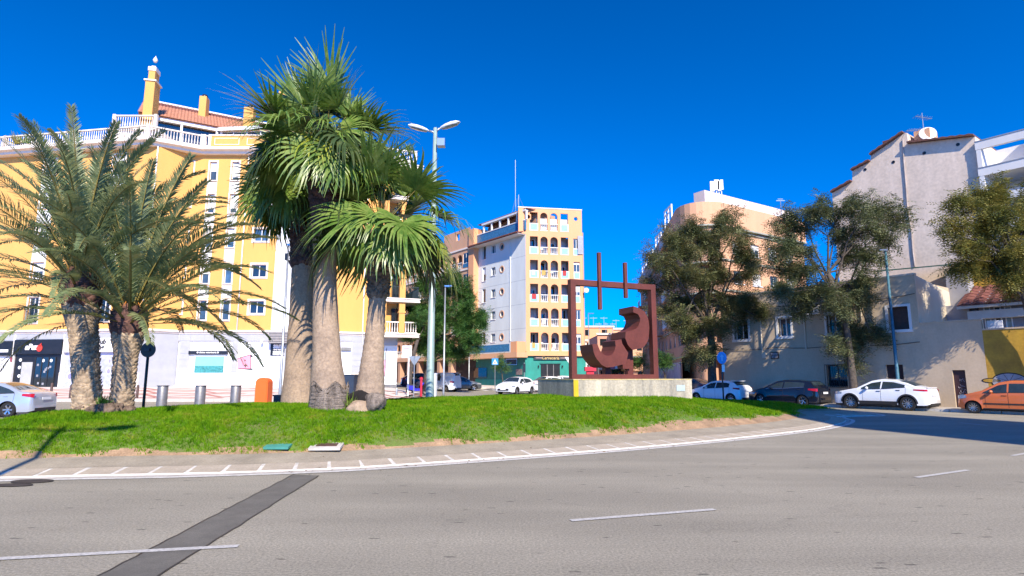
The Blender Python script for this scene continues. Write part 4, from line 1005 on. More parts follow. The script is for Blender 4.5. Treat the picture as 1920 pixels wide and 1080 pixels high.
q = pxr(CS, 949, 674.5, 968, 683); MB().box(q[0], q[1], .01, .029, q[2], q[3]).build('sign_board', M_BLK, gfs)
MB().box(-.35, CSL - .1, .02, .095, GC - .3, GC + 1.0).build('painted_base', M_GREENW, gfs)
# roof masts
for u, vt, Y in ((966.5, 300, 75), (972.5, 365, 74)):
    X = at(u, 400, Y)[0]; zt_ = at(u, vt, Y)[2]
    mb = MB(); mb.tube([(X, Y, C_TOP - 1), (X, Y, zt_)], .035, 5)
    for k in (1, 2, 3): mb.tube([(X, Y, C_TOP + 2.2), (X + 1.2 * math.cos(k * 2.1), Y + 1.2 * math.sin(k * 2.1), C_TOP - .6)], .012, 4)
    tag(mb.build('roof_mast', M_STEEL), ['tall thin aerial mast on the roof of the orange and blue tower', 'shorter aerial mast at the corner of the orange and blue tower'][u > 970], 'aerial', 'masts on the central roof')
MB().box(.2, CFL - .3, 2.0, 10, C_Z[0], C_Z[5] - .2).build('core_wall', M_WHI, front)
MB().box(CFL - .02, CFL + .25, .3, 9, C_Z[0], C_Z[5] + .3).build('end_wall', M_ORD, front)
cx, cz = CF.px(1094, 545); mb = MB(); mb.disc(CFL + .3, cz, .3, -.5, -.4); mb.build('satellite_dish', M_PVC, front)
MB().box(CS.px(985, 430)[0] * 0 + 1.5, CFL - 1.4, .3, 3, C_Z[5] + .2, C_Z[5] + 1.9).build('roof_house', M_WHI, front)
# ---- arcaded wing further left of the same street
wg = thing('apartment_block', 'terracotta arcaded wing behind the round green tree', 'building')
wx, wy, _ = CS.w(-.0, -.55)
WL = 40.0; WS = Facade(wx - .616 * (WL + .1), wy + .788 * (WL + .1), .616, -.788)
Ww = Wall(WS, WL, wg); fl = MB()
mb = Ww.mb; bal = []
for r in range(5):
    zb, zt = C_Z[r] + .3, C_Z[r] + 2.35
    x = WL - 1.0
    # bay window near the corner
    Ww.hole(WL - 2.0, C_Z[r] + 1.35, 1.5, 2.1, panes=2, glass=M_DKG, sill=False)
    k = 0; x = WL - 3.6
    while x > .5:
        cw = 1.25; Ww.h.append((x - cw / 2, x + cw / 2, zb, zt)); arch_fill(fl, x - cw / 2, x + cw / 2, zt - cw / 2, zt, .002, .25); bal.append((x - cw / 2, x + cw / 2, zb)); x -= 1.65
wall(mb, 0, WL, C_Z[0], C_TOP - 1.9, Ww.h, rev=.25); ww = mb.build('wall', M_PEACH, wg, (WS.o[0], WS.o[1], 0), WS.rz); fl.build('arch_surround', M_PEACH, ww)
for a, b, z in bal: balusters(a, b, z, z + .9, .1, post=False, sp=.3).build('balustrade', M_WHI, ww)
for x, z, w2, h2, k in Ww.win:
    window(ww, x, z + .3, w2, h2 - .6, **{**k, 'y': .05}); MB().box(x - .7, x + .7, -.03, .04, z - 1.05, z - .5).build('tile_panel', M_BTILE, ww)
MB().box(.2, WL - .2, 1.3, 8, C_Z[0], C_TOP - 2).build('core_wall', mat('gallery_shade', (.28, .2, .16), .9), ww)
for r in range(1, 6): MB().box(0, WL, -.12, -.002, C_Z[r] - .1, C_Z[r] + .12).build('string_course', M_CREAM, ww)
MB().box(WL - .9, WL + .35, -.3, .8, C_Z[0], C_TOP - .7).build('pier', M_ORW, ww)
mb = MB(); hs = [(WL - 2.9, WL - 2.1, C_TOP - 1.6, C_TOP - .9)]
wall(mb, WL - 8, WL - .9, C_TOP - 1.9, C_TOP - .2, [(WL - 4.6, WL - 3.7, C_TOP - 1.6, C_TOP - .6)], rev=.3); mb.build('parapet', M_PEACH, ww)
MB().box(0, WL - 1, -1.8, -.1, C_Z[0] - .6, C_Z[0] + .0).build('terrace_slab', M_PEACH, ww)
balusters(.2, WL - 1.2, C_Z[0], C_Z[0] + 1, -1.6, sp=.35).build('balustrade', M_CREAM, ww)
for i in range(13): MB().box(.5 + i * 3, 1.2 + i * 3, -1.7, -.9, 0, C_Z[0] - .61).build('pillar', M_ORD, ww)
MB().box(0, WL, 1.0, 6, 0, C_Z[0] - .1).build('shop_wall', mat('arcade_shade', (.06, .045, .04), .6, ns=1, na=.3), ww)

# ================================================================== right: tall peach block with rounded corner
rb = thing('apartment_block', 'peach apartment block with a rounded balcony corner behind the right hand trees', 'building')
p0, p1 = (17.4, 59.5), (19.9, 56.4)
side_far = (17.4 + .127 * 46, 59.5 + .99 * 46)
arc = [(17.4 + .127 * 46, 59.5 + .99 * 46), (17.4, 59.5)]
ctrl = [(17.4, 59.5), (17.15, 57.6), (17.9, 56.4), (19.4, 56.3), (20.6, 56.75)]
def bez(c, n=9):
    out = []
    for i in range(1, n + 1):
        t = i / n; P = [Vector(q) for q in c]
        while len(P) > 1: P = [P[k].lerp(P[k + 1], t) for k in range(len(P) - 1)]
        out.append((P[0].x, P[0].y))
    return out
crv = bez(ctrl)
front_end = (20.6 + .84 * 14.5, 56.75 + .54 * 14.5)
FRONT = Facade(20.6, 56.75, .84, .54)
SIDE = Facade(*side_far, -.127, -.99)
H_ = 16.8; GR = .3
def inset(pts, d):
    P = np.array(pts); N = []
    for i in range(len(P)):
        a = P[i] - P[i - 1] if i else P[1] - P[0]; b = P[i + 1] - P[i] if i < len(P) - 1 else P[-1] - P[-2]
        a = a / np.hypot(*a); b = b / np.hypot(*b); q = np.array([a[1] + b[1], -a[0] - b[0]]); N.append(q / np.hypot(*q))
    return [tuple(p + n_ * d) for p, n_ in zip(P, N)]
outline = [side_far, (17.4, 59.5)] + crv + [front_end]
mb = MB(); core = inset(outline, -1.3); mb.prism(core + [(40, 90), (30, 105)], 0, H_ + .2); co = mb.build('core_wall', M_ORD, rb)
# front facade wall with windows
FL_ = 14.5; Wf = Wall(FRONT, FL_, rb)
lv = [4.0 + 3.05 * i for i in range(5)]
for i, z in enumerate(lv):
    for k, s_ in enumerate((2.6, 5.6, 8.6, 11.6)):
        Wf.hole(s_, z + 1.45, 1.5, 1.3, panes=2, blind=[.9, .4, 0, .7][(i + k * 2) % 4], glass=M_WING)
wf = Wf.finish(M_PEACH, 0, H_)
for z in lv[1:]: run([FRONT.w(0)[:2], FRONT.w(FL_)[:2]], [(-.02, z - .08), (.14, z - .08), (.14, z + .08), (-.02, z + .08)], mat('grey_string', (.35, .36, .30), .8), 'string_course', rb)
# rounded balconies and side balconies: parapets one per floor
for i, z in enumerate([1.0] + lv + [H_ + 0.0]):
    top = z == H_
    pts = [(17.4 + .127 * 44, 59.5 + .99 * 44), (17.4, 59.5)] + crv
    if i == 0: continue
    hh = 1.15 if not top else 2.3
    run([(p[0], p[1]) for p in pts] + ([FRONT.w(FL_)[:2]] if top else []), [(-.2, z - .25), (.35 if top else .1, z - .25), (.35 if top else .1, z + hh - .25), (-.2, z + hh - .25)], M_PEACH if top else M_ORD, 'balcony_parapet', rb)
    run([(p[0], p[1]) for p in pts] + ([FRONT.w(FL_)[:2]] if top else []), [(-1.3, z - .4), (.42 if top else .12, z - .4), (.42 if top else .12, z - .252), (-1.3, z - .252)], mat('grey_string', (.35, .36, .30), .8), 'balcony_slab', rb)
# side wall with windows in bays
SL = 44; Ws = Wall(SIDE, SL, rb)
for i, z in enumerate(lv):
    for k in range(12):
        s_ = 43 - k * 3.5
        if i and k % 3 == 1: continue
        Ws.hole(s_, z + 1.4, 1.3, 1.6, panes=2, blind=[0, .5, .2, .8, 0][(i * 3 + k) % 5], glass=M_DKG, sill=False)
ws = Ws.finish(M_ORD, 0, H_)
for i, z in enumerate(lv[1:]):
    for k in range(0, 12, 3):
        s_ = 39.5 - k * 3.5; mb = MB(); mb.box(s_ - 1.6, s_ + 1.6, -1.1, -.01, z - .2, z); bs_ = mb.build('balcony_slab', M_ORD, ws)
        rails(s_ - 1.6, s_ + 1.6, z, z + 1, -1.05, sp=.25, r=.02).build('balcony_rail', M_PVC, bs_)
MB().box(20, 43.5, -.12, -.02, .5, 3.2).build('shopfront', mat('pale_shopfront', (.45, .42, .52), .6, ns=.7, na=.2), ws)
# penthouse and aerials
q0, q1 = FRONT.w(.5, 2.4), FRONT.w(16.3, 2.4)
zp = at(1335, 356, 59)[2]
mb = MB(); mb.box(0.8, 16.3, 2.2, 3.6, H_ + .25, zp); ph = mb.build('penthouse_wall', mat('pale_pink_render', (.70, .58, .52), .85, ns=1, na=.05), rb, (FRONT.o[0], FRONT.o[1], 0), FRONT.rz)
for s_, z in ((12.5, zp - 1.6), (15, zp - 2.0)):
    a_ = MB().box(s_, s_ + .9, 1.85, 2.19, z, z + .65).build('air_conditioner', M_PVC, ph); mb = MB(); mb.disc(s_ + .32, z + .32, .24, 1.82, 1.849, 14); mb.build('fan_grille', M_PLAST, a_)
for i, (u, v0, v1, w2) in enumerate(((1330, 352, 341, .45), (1338, 356, 338, .5), (1344, 356, 340, .35), (1349, 356, 338, .3))):
    X, Y, z1 = at(u, v1, 60.5); z0 = zp - .3
    mb = MB(); mb.tube([(X + w2 * .5, Y, z0), (X + w2 * .5, Y, z1)], .05, 6); mb.box(X, X + w2, Y - .2, Y - .05, z1 - 1.1, z1)
    tag(mb.build('antenna_panel', M_PVC), ['leftmost of four white mast panels on the peach block roof', 'second white mast panel from the left on the peach block roof', 'third white mast panel from the left on the peach block roof', 'rightmost and slimmest white mast panel on the peach block roof'][i], 'antenna', 'phone mast panels')
mb = MB(); X, Y, z1 = at(1463, 372, 66); mb.tube([(X, Y, zp - 3), (X, Y, z1)], .04, 6); mb.box(X - .5, X + .5, Y - .02, Y + .02, z1 - .3, z1 - .25); mb.box(X - .3, X + .3, Y - .02, Y + .02, z1 - .1, z1 - .06)
tag(mb.build('roof_aerial', M_STEEL), 'small television aerial at the right end of the peach block penthouse', 'aerial')
# white roof terrace frames further down the street side
for k, (yy, hh) in enumerate(((66, 2.6), (76, 1.8), (86, 1.6), (96, 1.5))):
    X = 17.4 + .127 * (yy - 59.5) + .3; mb = MB()
    for a in (0, 1.5, 3): mb.box(X - .08, X + .08, yy + a - .08, yy + a + .08, H_ + 1.9, H_ + 2.0 + hh)
    mb.box(X - .08, X + .08, yy - .1, yy + 3.1, H_ + 2.0 + hh, H_ + 2.12 + hh); mb.box(X - .06, X + .06, yy - .1, yy + 3.1, H_ + 1.4 + hh, H_ + 1.5 + hh)
    mb.build('terrace_frame', M_PVC, rb)

# ================================================================== long beige house along the right pavement
lh = thing('house', 'long low beige rendered house with white framed windows behind the parked cars', 'house')
HL = 12.25; HZt = 7.25
Lw = Wall(W0, HL, lh)
defs = [(1376, 604, 1404, 636, 'a'), (1458, 597, 1484, 630, 'b'), (1549, 590, 1579, 624, 'c'), (1664, 577, 1706, 617, 'd')]
for u0, v0, u1, v1, k in defs:
    q = pxr(W0, u0, v0, u1, v1); Lw.h.append(tuple(q)); Lw.win.append(q + [k])
q = pxr(W0, 1549, 685, 1590, 725); Lw.h.append(tuple(q)); grille = q
q = pxr(W0, 1660, 684, 1698, 740); q[2] = .12; Lw.h.append(tuple(q)); door = q
wall(Lw.mb, 0, HL, -.2, HZt, Lw.h, rev=.3); lw = Lw.mb.build('wall', M_BEI, lh, (W0.o[0], W0.o[1], 0), W0.rz)
for x0, x1, z0, z1, k in Lw.win:
    x, z, w2, h2 = (x0 + x1) / 2, (z0 + z1) / 2, x1 - x0, z1 - z0
    wo = window(lw, x, z, w2, h2, y=.24, panes=2, blind={'a': 0, 'b': .3, 'c': .3, 'd': 1}[k], frame=M_PVC if k != 'd' else M_BRSH, glass=M_DKG if k != 'c' else glassmat('teal_curtain_glass', (.02, .11, .13)), sill=False, bl=M_BRSH)
    mb = MB(); t = .13
    mb.box(x0 - t, x0, -.05, .2, z0 - t, z1 + t); mb.box(x1, x1 + t, -.05, .2, z0 - t, z1 + t); mb.box(x0, x1, -.05, .2, z1, z1 + t); mb.box(x0 - t - .03, x1 + t + .03, -.1, .2, z0 - t - .03, z0 - .001)
    mb.v = [(a, b, c) for a, b, c in mb.v]; mb.build('surround', M_WHI, lw)
x0, x1, z0, z1 = grille
window(lw, (x0 + x1) / 2, (z0 + z1) / 2, x1 - x0, z1 - z0, y=.2, panes=2, frame=M_BRSH, glass=M_DKG, sill=False)
rails(x0 - .05, x1 + .05, z0 - .05, z1 + .05, -.12, sp=.12, r=.01).build('window_grille', M_BLK, lw)
x0, x1, z0, z1 = door
dd = MB().box(x0, x1, .2, .26, z0, z1).build('door', M_MAROON, lw); MB().box(x0 + .5 * (x1 - x0) - .015, x0 + .5 * (x1 - x0) + .015, .18, .199, z0, z1).build('door_joint', M_BLK, dd)
q = pxr(W0, 1445.5, 660, 1461, 672.5); pl = MB().box(q[0], q[1], -.06, -.004, q[2], q[3]).build('plaque', M_WROD, lw)
for i in range(2):
    for j in range(4): a = q[0] + .05 + j * (q[1] - q[0] - .1) / 4; b = q[2] + .05 + i * (q[3] - q[2] - .1) / 2; MB().box(a + .01, a + (q[1] - q[0] - .1) / 4 - .01, -.075, -.061, b + .01, b + (q[3] - q[2] - .1) / 2 - .01).build('tile', mat('plaque_tile', (.33, .33, .36), .4, ns=14, na=.4), pl)
# pilaster and pipe strips
for u, v0, v1 in ((1425, 575, 660), (1506, 570, 655), (1611, 540, 600)):
    s_, zt_ = W0.px(u, v0); _, zb_ = W0.px(u, v1); MB().tube([(s_, -.06, zb_), (s_, -.06, min(HZt, zt_))], .045, 8).build('downpipe', M_BEIL, lw)
mb = MB(); mb.box(0.02, HL - .02, .31, 9, 0, HZt - .3); mb.build('core_wall', M_BEI, lw)
MB().box(0, HL, -.03, .3, HZt + .002, HZt + .1).build('coping', M_BEIL, lw)
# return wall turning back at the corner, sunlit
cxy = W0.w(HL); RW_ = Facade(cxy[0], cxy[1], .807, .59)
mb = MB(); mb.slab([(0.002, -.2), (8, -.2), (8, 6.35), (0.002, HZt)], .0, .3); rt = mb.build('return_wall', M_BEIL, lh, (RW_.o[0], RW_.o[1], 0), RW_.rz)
# low yard wall: beige then ochre
yl = thing('yard_wall', 'lower beige and ochre yard wall with a dark door beside the orange car', 'wall')
zt1 = W0.px(1729, 607)[1]; zt2 = W0.px(1890, 617)[1]; sy = W0.px(1846, 660)[0]
q = pxr(W0, 1785, 694, 1815, 745); q[2] = .12
mb = MB(); wall(mb, HL + .002, sy, -.2, zt1, [tuple(q)], rev=.2); mb.box(HL + .01, sy, .2, .35, zt1 - .6, zt1); y1 = mb.build('wall', M_BEI, yl, (W0.o[0], W0.o[1], 0), W0.rz)
MB().box(HL + .002, sy, -.04, .36, zt1 + .002, zt1 + .07).build('coping', M_BEI, y1)
dd = MB().box(q[0], q[1], .12, .18, q[2], q[3]).build('door', M_MAROON, y1)
for k in range(7):
    a = random.uniform(q[0] + .1, q[1] - .25); b = random.uniform(q[2] + .5, q[3] - .4); pts = [(a, .11, b)]
    for i in range(5): pts.append((a + .05 * (i + 1) * random.uniform(.2, 1.2), .11, b + random.uniform(-.12, .12)))
    MB().tube(pts, .012, 4).build('graffiti', mat('graffiti_grey', (.30, .27, .30), .7), dd)
mb = MB(); mb.box(sy + .002, 30, .0, .3, -.2, zt2); y2 = mb.build('wall', M_OCH, yl, (W0.o[0], W0.o[1], 0), W0.rz)
MB().box(sy + .002, 30, -.03, .33, zt2 + .002, zt2 + .08).build('coping', M_BEI, y2)
cx, cz = W0.px(1893, 716)   # bicycle-like wheel painted on the ochre wall
for (uu, vv, rx, rz_, mm) in ((1893, 716, .72, .45, M_BLK), (1893, 716, .67, .40, mat('grey_mural', (.40, .40, .42), .8)), (1860, 713.5, .42, .13, M_BLK), (1860, 713.5, .36, .09, M_OCH)):
    a, b = W0.px(uu, vv); mb = MB(); yy = {.72: -.006, .67: -.010, .42: -.006, .36: -.010}[rx]
    mb.slab([(a + rx * math.cos(t), b + rz_ * math.sin(t)) for t in np.linspace(0, 2 * math.pi, 28, endpoint=False)], yy - .003, yy); mb.build('mural', mm, y2)
a, b = W0.px(1893, 716)
for k in range(5): t = k * .63; MB().tube([(a, -.016, b), (a + .62 * math.cos(t), -.016, b + .38 * math.sin(t))], .008, 4).build('mural', M_BLK, y2)
MB().box(sy - .0, sy + 1.3, .35, .5, zt1 - .8, zt1 + .35).build('white_panel', M_WHI, y2) if False else None
q = pxr(W0, 1843, 601, 1876, 618); MB().box(q[0] + .05, q[1], .4, .5, q[2] - .3, q[3]).build('white_panel', M_WHI, y2)
# ---- tiled annex and grey block behind the yard wall
an = thing('house', 'small annex with maroon tiled lean-to roof behind the ochre yard wall', 'house')
ao = W0.w(HL + .3, 4.2); AF = Facade(ao[0], ao[1], .59, -.807)
e1_ = AF.px(1805, 573); e2_ = AF.px(1925, 560); zE = 5.9
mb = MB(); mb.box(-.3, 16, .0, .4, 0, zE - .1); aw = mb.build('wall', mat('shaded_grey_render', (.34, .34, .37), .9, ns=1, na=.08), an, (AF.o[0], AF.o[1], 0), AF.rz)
rx0 = AF.px(1803, 575)[0]; rx1 = 16; 
zE = AF.px(1860, 570, .8)[1]
mb = MB(); mb.box(rx0, rx1, -.85, -.75, zE - .15, zE); aw2 = mb.build('gutter', M_CREAM, aw)
rows_, cols_ = 7, 24; rise = 1.3; dep = 2.6
for j in range(rows_):
    mb = MB()
    for c in range(cols_):
        xa = rx0 + (rx1 - rx0) * c / cols_; xb = rx0 + (rx1 - rx0) * (c + 1) / cols_; xm = (xa + xb) / 2; ya = -.9 + dep * j / rows_; yb_ = ya + dep / rows_ + .03; za = zE + .02 + rise * j / rows_; zb2 = za + rise / rows_
        mb.add([(xa, ya, za), (xm, ya, za + .12), (xb, ya, za), (xa, yb_, zb2 - .02), (xm, yb_, zb2 + .09), (xb, yb_, zb2 - .02)], [(0, 1, 4, 3), (1, 2, 5, 4), (0, 2, 1)])
    mb.build('tile_course', M_TILED, aw)
for k, (u0, u1) in enumerate(((1818, 1838), (1845, 1860), (1864, 1880), (1884, 1900))):
    q = pxr(AF, u0, 586, u1, 604); window(aw, (q[0] + q[1]) / 2, (q[2] + q[3]) / 2 - .2, q[1] - q[0], 1.6, y=-.06, panes=1, frame=M_PVC if k else M_BRSH, glass=M_DKG if k in (0, 2) else M_CURT, sill=False)
MB().box(rx0 + .4, rx1, -.6, -.1, zE - .75, zE - .3).build('awning_box', M_CREAM, aw)
mb = MB(); mb.slab([(rx0 + .2, zE + 1.2), (rx0 + 7, zE + 1.35), (rx0 + .2, zE + 2.6)], 1.8, 2.0); mb.build('gable', M_OCH, aw)
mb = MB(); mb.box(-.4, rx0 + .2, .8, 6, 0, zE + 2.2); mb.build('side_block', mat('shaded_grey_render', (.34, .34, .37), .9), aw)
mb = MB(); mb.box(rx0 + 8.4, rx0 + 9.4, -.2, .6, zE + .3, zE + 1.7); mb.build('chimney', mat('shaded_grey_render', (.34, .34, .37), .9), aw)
# green net awning on the roof behind
gn = MB(); a0, a1 = at(1640, 508, 42), at(1800, 490, 38.5)
gn.add([(a0[0], a0[1], a0[2]), (a1[0] + 4, a1[1] - 2, a1[2]), (a1[0] + 1.5, a1[1] - 5, a1[2] - .6), (a0[0] - 2, a0[1] - 3.5, a0[2] - .6)] + [(a0[0], a0[1], a0[2] - .08), (a1[0] + 4, a1[1] - 2, a1[2] - .08), (a1[0] + 1.5, a1[1] - 5, a1[2] - .68), (a0[0] - 2, a0[1] - 3.5, a0[2] - .68)],
       [(0, 1, 2, 3), (7, 6, 5, 4), (0, 4, 5, 1), (1, 5, 6, 2), (2, 6, 7, 3), (3, 7, 4, 0)])
o = tag(gn.build('shade_net', mat('green_net', (.015, .06, .05), .8, ns=3, na=.2)), 'dark green shade net stretched over the roof below the bare grey wall', 'awning')
for q in ((a0[0] - 1.9, a0[1] - 3.4, a0[2] - .68), (a1[0] + 1.4, a1[1] - 4.9, a1[2] - .68), (a0[0], a0[1], a0[2] - .08)): MB().tube([(q[0], q[1], 6.8), q], .04, 6).build('post', M_STEEL, o)

# ================================================================== bare gable wall and white house
gw = thing('building', 'tall building with a bare grey stained party wall and stepped tiled roofline', 'building')
GO = Facade(31.5, 38, -.59, .807)
prof_px = [(1828, 256), (1703, 270), (1700, 249), (1695, 250), (1633, 292), (1632, 303), (1598, 321), (1598, 341), (1560, 362)]
P = []
for u, v in prof_px:
    s_, z = GO.px(u, v); P.append((s_, z))
GD = Facade(31.5 - .59 * P[-1][0], 38 + .807 * P[-1][0], .59, -.807); L_ = P[-1][0]
P2 = [(L_ - a, b) for a, b in P]
pts = [(P2[-1][0], 0), (P2[0][0], 0)] + P2
mb = MB(); mb.slab(pts, 0, 9); gwl = mb.build('wall', M_GREYR, gw, (GD.o[0], GD.o[1], 0), GD.rz)
for i in range(len(P2) - 1):
    (xa, za), (xb, zb2) = P2[i], P2[i + 1]
    if abs(xa - xb) > .4:
        n = max(2, int(abs(xa - xb) / .45)); mb = MB()
        for k in range(n):
            t0, t1 = k / n, (k + 1) / n; x0, z0, x1, z1 = xa + (xb - xa) * t0, za + (zb2 - za) * t0, xa + (xb - xa) * t1, za + (zb2 - za) * t1
            mb.slab([(x0, z0 + .01), (x1, z1 + .01), (x1, z1 + .11), ((x0 + x1) / 2, (z0 + z1) / 2 + .17), (x0, z0 + .11)], -.35, 9.2)
        mb.build('roof_tiles', mat('dark_verge_tile', (.16, .07, .05), .85, ns=4, na=.2), gwl)
s_c = L_ - GO.px(1697, 400)[0]
pth = [(L_ - GO.px(u, v)[0], -.05, GO.px(u, v)[1]) for u, v in ((1693, 262), (1695, 300), (1699, 345), (1702, 390), (1709, 430), (1712, 470), (1716, 500))]
MB().tube(pth, .05, 6).build('downpipe', mat('old_pipe', (.45, .38, .34), .8, ns=2, na=.2), gwl)
for u, v in ((1675, 304), (1733, 287), (1796, 271), (1622, 318)):
    s_, z = GO.px(u, v); mb = MB(); mb.disc(L_ - s_, z, .12, -.02, -.004, 10); mb.build('vent_hole', M_BLK, gwl)
q = [GO.px(u, v) for u, v in ((1656, 275), (1664, 264))]
chx = L_ - q[0][0]; MB().box(chx - .3, chx + .4, 1, 1.8, q[0][1] - .6, q[1][1] + .3).build('chimney', M_BEI, gwl); MB().box(chx - .38, chx + .48, .95, 1.85, q[1][1] + .302, q[1][1] + .42).build('chimney_cap', M_TILED, gwl)
sx_, sz_ = GO.px(1712, 258); MB().box(L_ - sx_ - .1, L_ - sx_ + .9, .5, 2, sz_ - .4, sz_ + .6).build('roof_house', M_PEACH, gwl)
# dish and aerials on it
X, Y, Z = GD.w(L_ - GO.px(1733, 254)[0], .6, GO.px(1733, 254)[1])
mb = MB(); mb.lathe([(.01, 0), (.3, .04), (.55, .16), (.54, .18), (.28, .07), (.01, .03)], 20); 
o = tag(mb.build('satellite_dish', M_PVC, None, (X, Y, Z + .2), smooth=True), 'large white satellite dish on the roof edge of the bare grey wall', 'satellite dish'); o.rotation_euler = (R(75), 0, R(-25))
X, Y, Z = GD.w(L_ - GO.px(1724, 260)[0], 1.0, GO.px(1724, 260)[1]); zt_ = at(1724, 212, Y)[2]
mb = MB(); mb.tube([(X, Y, Z - .3), (X, Y, zt_)], .03, 6); mb.tube([(X - .5, Y, zt_ - .25), (X + .7, Y, zt_ - .45)], .02, 5); 
for k in range(7): a = -.5 + k * .17; mb.tube([(X + a, Y - .3, zt_ - .27 - k * .03), (X + a, Y + .3, zt_ - .27 - k * .03)], .012, 4)
mb.tube([(X - 1.3, Y, zt_ - 1.4), (X, Y, zt_ - 1.25)], .02, 5)
for k in range(6): a = -1.3 + k * .2; mb.tube([(X + a, Y - .35, zt_ - 1.4 + k * .02), (X + a, Y + .35, zt_ - 1.4 + k * .02)], .012, 4)
tag(mb.build('roof_aerial', M_STEEL), 'television aerial with two yagi arms above the bare grey wall', 'aerial')
wh = thing('apartment_block', 'white apartment block with open terraces at the right edge of the picture', 'building')
WF = Facade(31.55, 37.93, .59, -.807); W_L = 14
zz = [WF.px(1832, 275, .0)[1], WF.px(1835, 325, .0)[1]]
zA, zB = zz[0], zz[1]; dzf = zA - zB
mb = MB(); mb.box(0, .25, -.0, 3.2, 0, zA + .2); sp_ = mb.build('side_wall', M_WHI, wh, (WF.o[0], WF.o[1], 0), WF.rz)
mb = MB(); mb.box(.0, W_L, 3.2, 9, 0, zA + .4); bk = mb.build('wall', M_WHI, wh, (WF.o[0], WF.o[1], 0), WF.rz)
for i, z in enumerate((zA, zB, zB - dzf, zB - 2 * dzf)):
    mb = MB(); mb.box(-.05, W_L, -.25, -.0, z - .3, z + .25); b_ = mb.build('terrace_beam', M_WHI, wh, (WF.o[0], WF.o[1], 0), WF.rz)
    MB().box(-.06, W_L, -.28, .03, z + .252, z + .31).build('coping', mat('grey_coping', (.3, .32, .36), .7), b_)
    if i: MB().box(.26, W_L, .0, 3.19, z - .25, z - .05).build('terrace_slab', M_WHI, b_)
    else:
        for k in range(4): MB().box(3 + k * 3, 3.2 + k * 3, .001, 3.19, z - .1, z + .15).build('pergola_beam', M_WHI, b_)
    if i:
        window(bk, 4.2, z + 1.55, 2.0, 1.2, y=3.1, panes=2, glass=M_DKG, frame=M_SILV, sill=True); window(bk, 9, z + 1.3, 1.6, 2.1, y=3.1, panes=2, glass=M_DKG, sill=False)
        MB().box(3.0, 6.5, 2.3, 3.19, z + 2.6 if i > 1 else z + 2.7, z + 2.75 if i > 1 else z + 2.85).build('tile_canopy', M_TILED, bk)
for s_ in (.0, 6.8, 13.6): MB().box(s_ - .02, s_ + .24, -.24, -.01, 0, zA - .31).build('terrace_column', M_WHI, wh, (WF.o[0], WF.o[1], 0), WF.rz)
MB().box(2.0, W_L, 2.6, 6, zA + .41, zA + .75).build('roof', M_TILED, bk)
MB().box(4.2, 5.3, 3.5, 4.3, zA + .7, zA + 2.0).build('chimney', M_WHI, bk); MB().box(4.1, 5.4, 3.4, 4.4, zA + 2.002, zA + 2.15).build('chimney_cap', M_TILED, bk)

# ================================================================== far end of the street
far = []
specs = [(1083, 1150, 614, 128, M_ORW, 'low peach block at the far end of the street, left side'), (1120, 1162, 628, 112, mat('far_pink', (.60, .32, .22), .85), 'pinkish roof terrace block in the middle of the far street end'),
         (1146, 1215, 618, 134, M_PEACH, 'peach block at the far street end, behind the steel sculpture'), (1040, 1100, 640, 100, M_WHI, 'low white block at the far street end, left')]
for i, (u0, u1, vt, Y, mm, lab) in enumerate(specs):
    a, b = at(u0, vt, Y), at(u1, vt, Y); bt = thing('building', lab, 'building', (a[0], Y, 0)); L = b[0] - a[0]
    mb = MB(); hs = []; nf = max(2, int(a[2] / 3)); nc = max(2, int(L / 3))
    for f in range(nf):
        for c in range(nc): hs.append((L * (c + .5) / nc - .6, L * (c + .5) / nc + .6, f * 3 + 1.2 + .3, f * 3 + 2.6 + .2))
    hs = [h for h in hs if h[3] < a[2] - .4]
    wall(mb, 0, L, 0, a[2], hs, rev=.2); mb.box(0, L, .25, 12, 0, a[2] - .05); wo = mb.build('wall', mm, bt)
    for h in hs: MB().box(h[0], h[1], .15, .2, h[2], h[3]).build('window', M_DKG, wo)
    for f in range(1, nf): MB().box(0, L, -.9, -.01, f * 3, f * 3 + .9 if (f + i) % 2 else f * 3 + .25).build('balcony', mm if (f + i) % 2 else M_CREAM, wo)
    MB().box(-.2, L + .2, -.3, .2, a[2] + .002, a[2] + .35).build('parapet', M_CREAM, wo)
    for k in range(3): mb = MB(); x_ = L * (.2 + .3 * k); mb.tube([(x_, 3, a[2]), (x_, 3, a[2] + 2.6)], .06, 5); mb.box(x_ - .8, x_ + .8, 2.95, 3.05, a[2] + 2.3, a[2] + 2.4); mb.build('aerial', M_STEEL, wo)
# more street wall on the left side of the far street, behind the central tower
bt = thing('building', 'orange building with balconies just behind the central tower, right of it', 'building', (9.5, 84, 0), R(78))
mb = MB(); hs = [(2 + 4 * c, 3.6 + 4 * c, 3.3 * f + 4.8, 3.3 * f + 6.3) for f in range(3) for c in range(6)]
wall(mb, 0, 28, 0, 12.2, hs, rev=.2); mb.box(0, 28, .25, 10, 0, 12.2); 
wo = mb.build('wall', M_ORW, bt)
for h in hs: MB().box(h[0], h[1], .15, .2, h[2], h[3]).build('window', M_WING, wo)
bt.rotation_euler = (0, 0, R(90)); bt.location = (1.2, 95, 0)
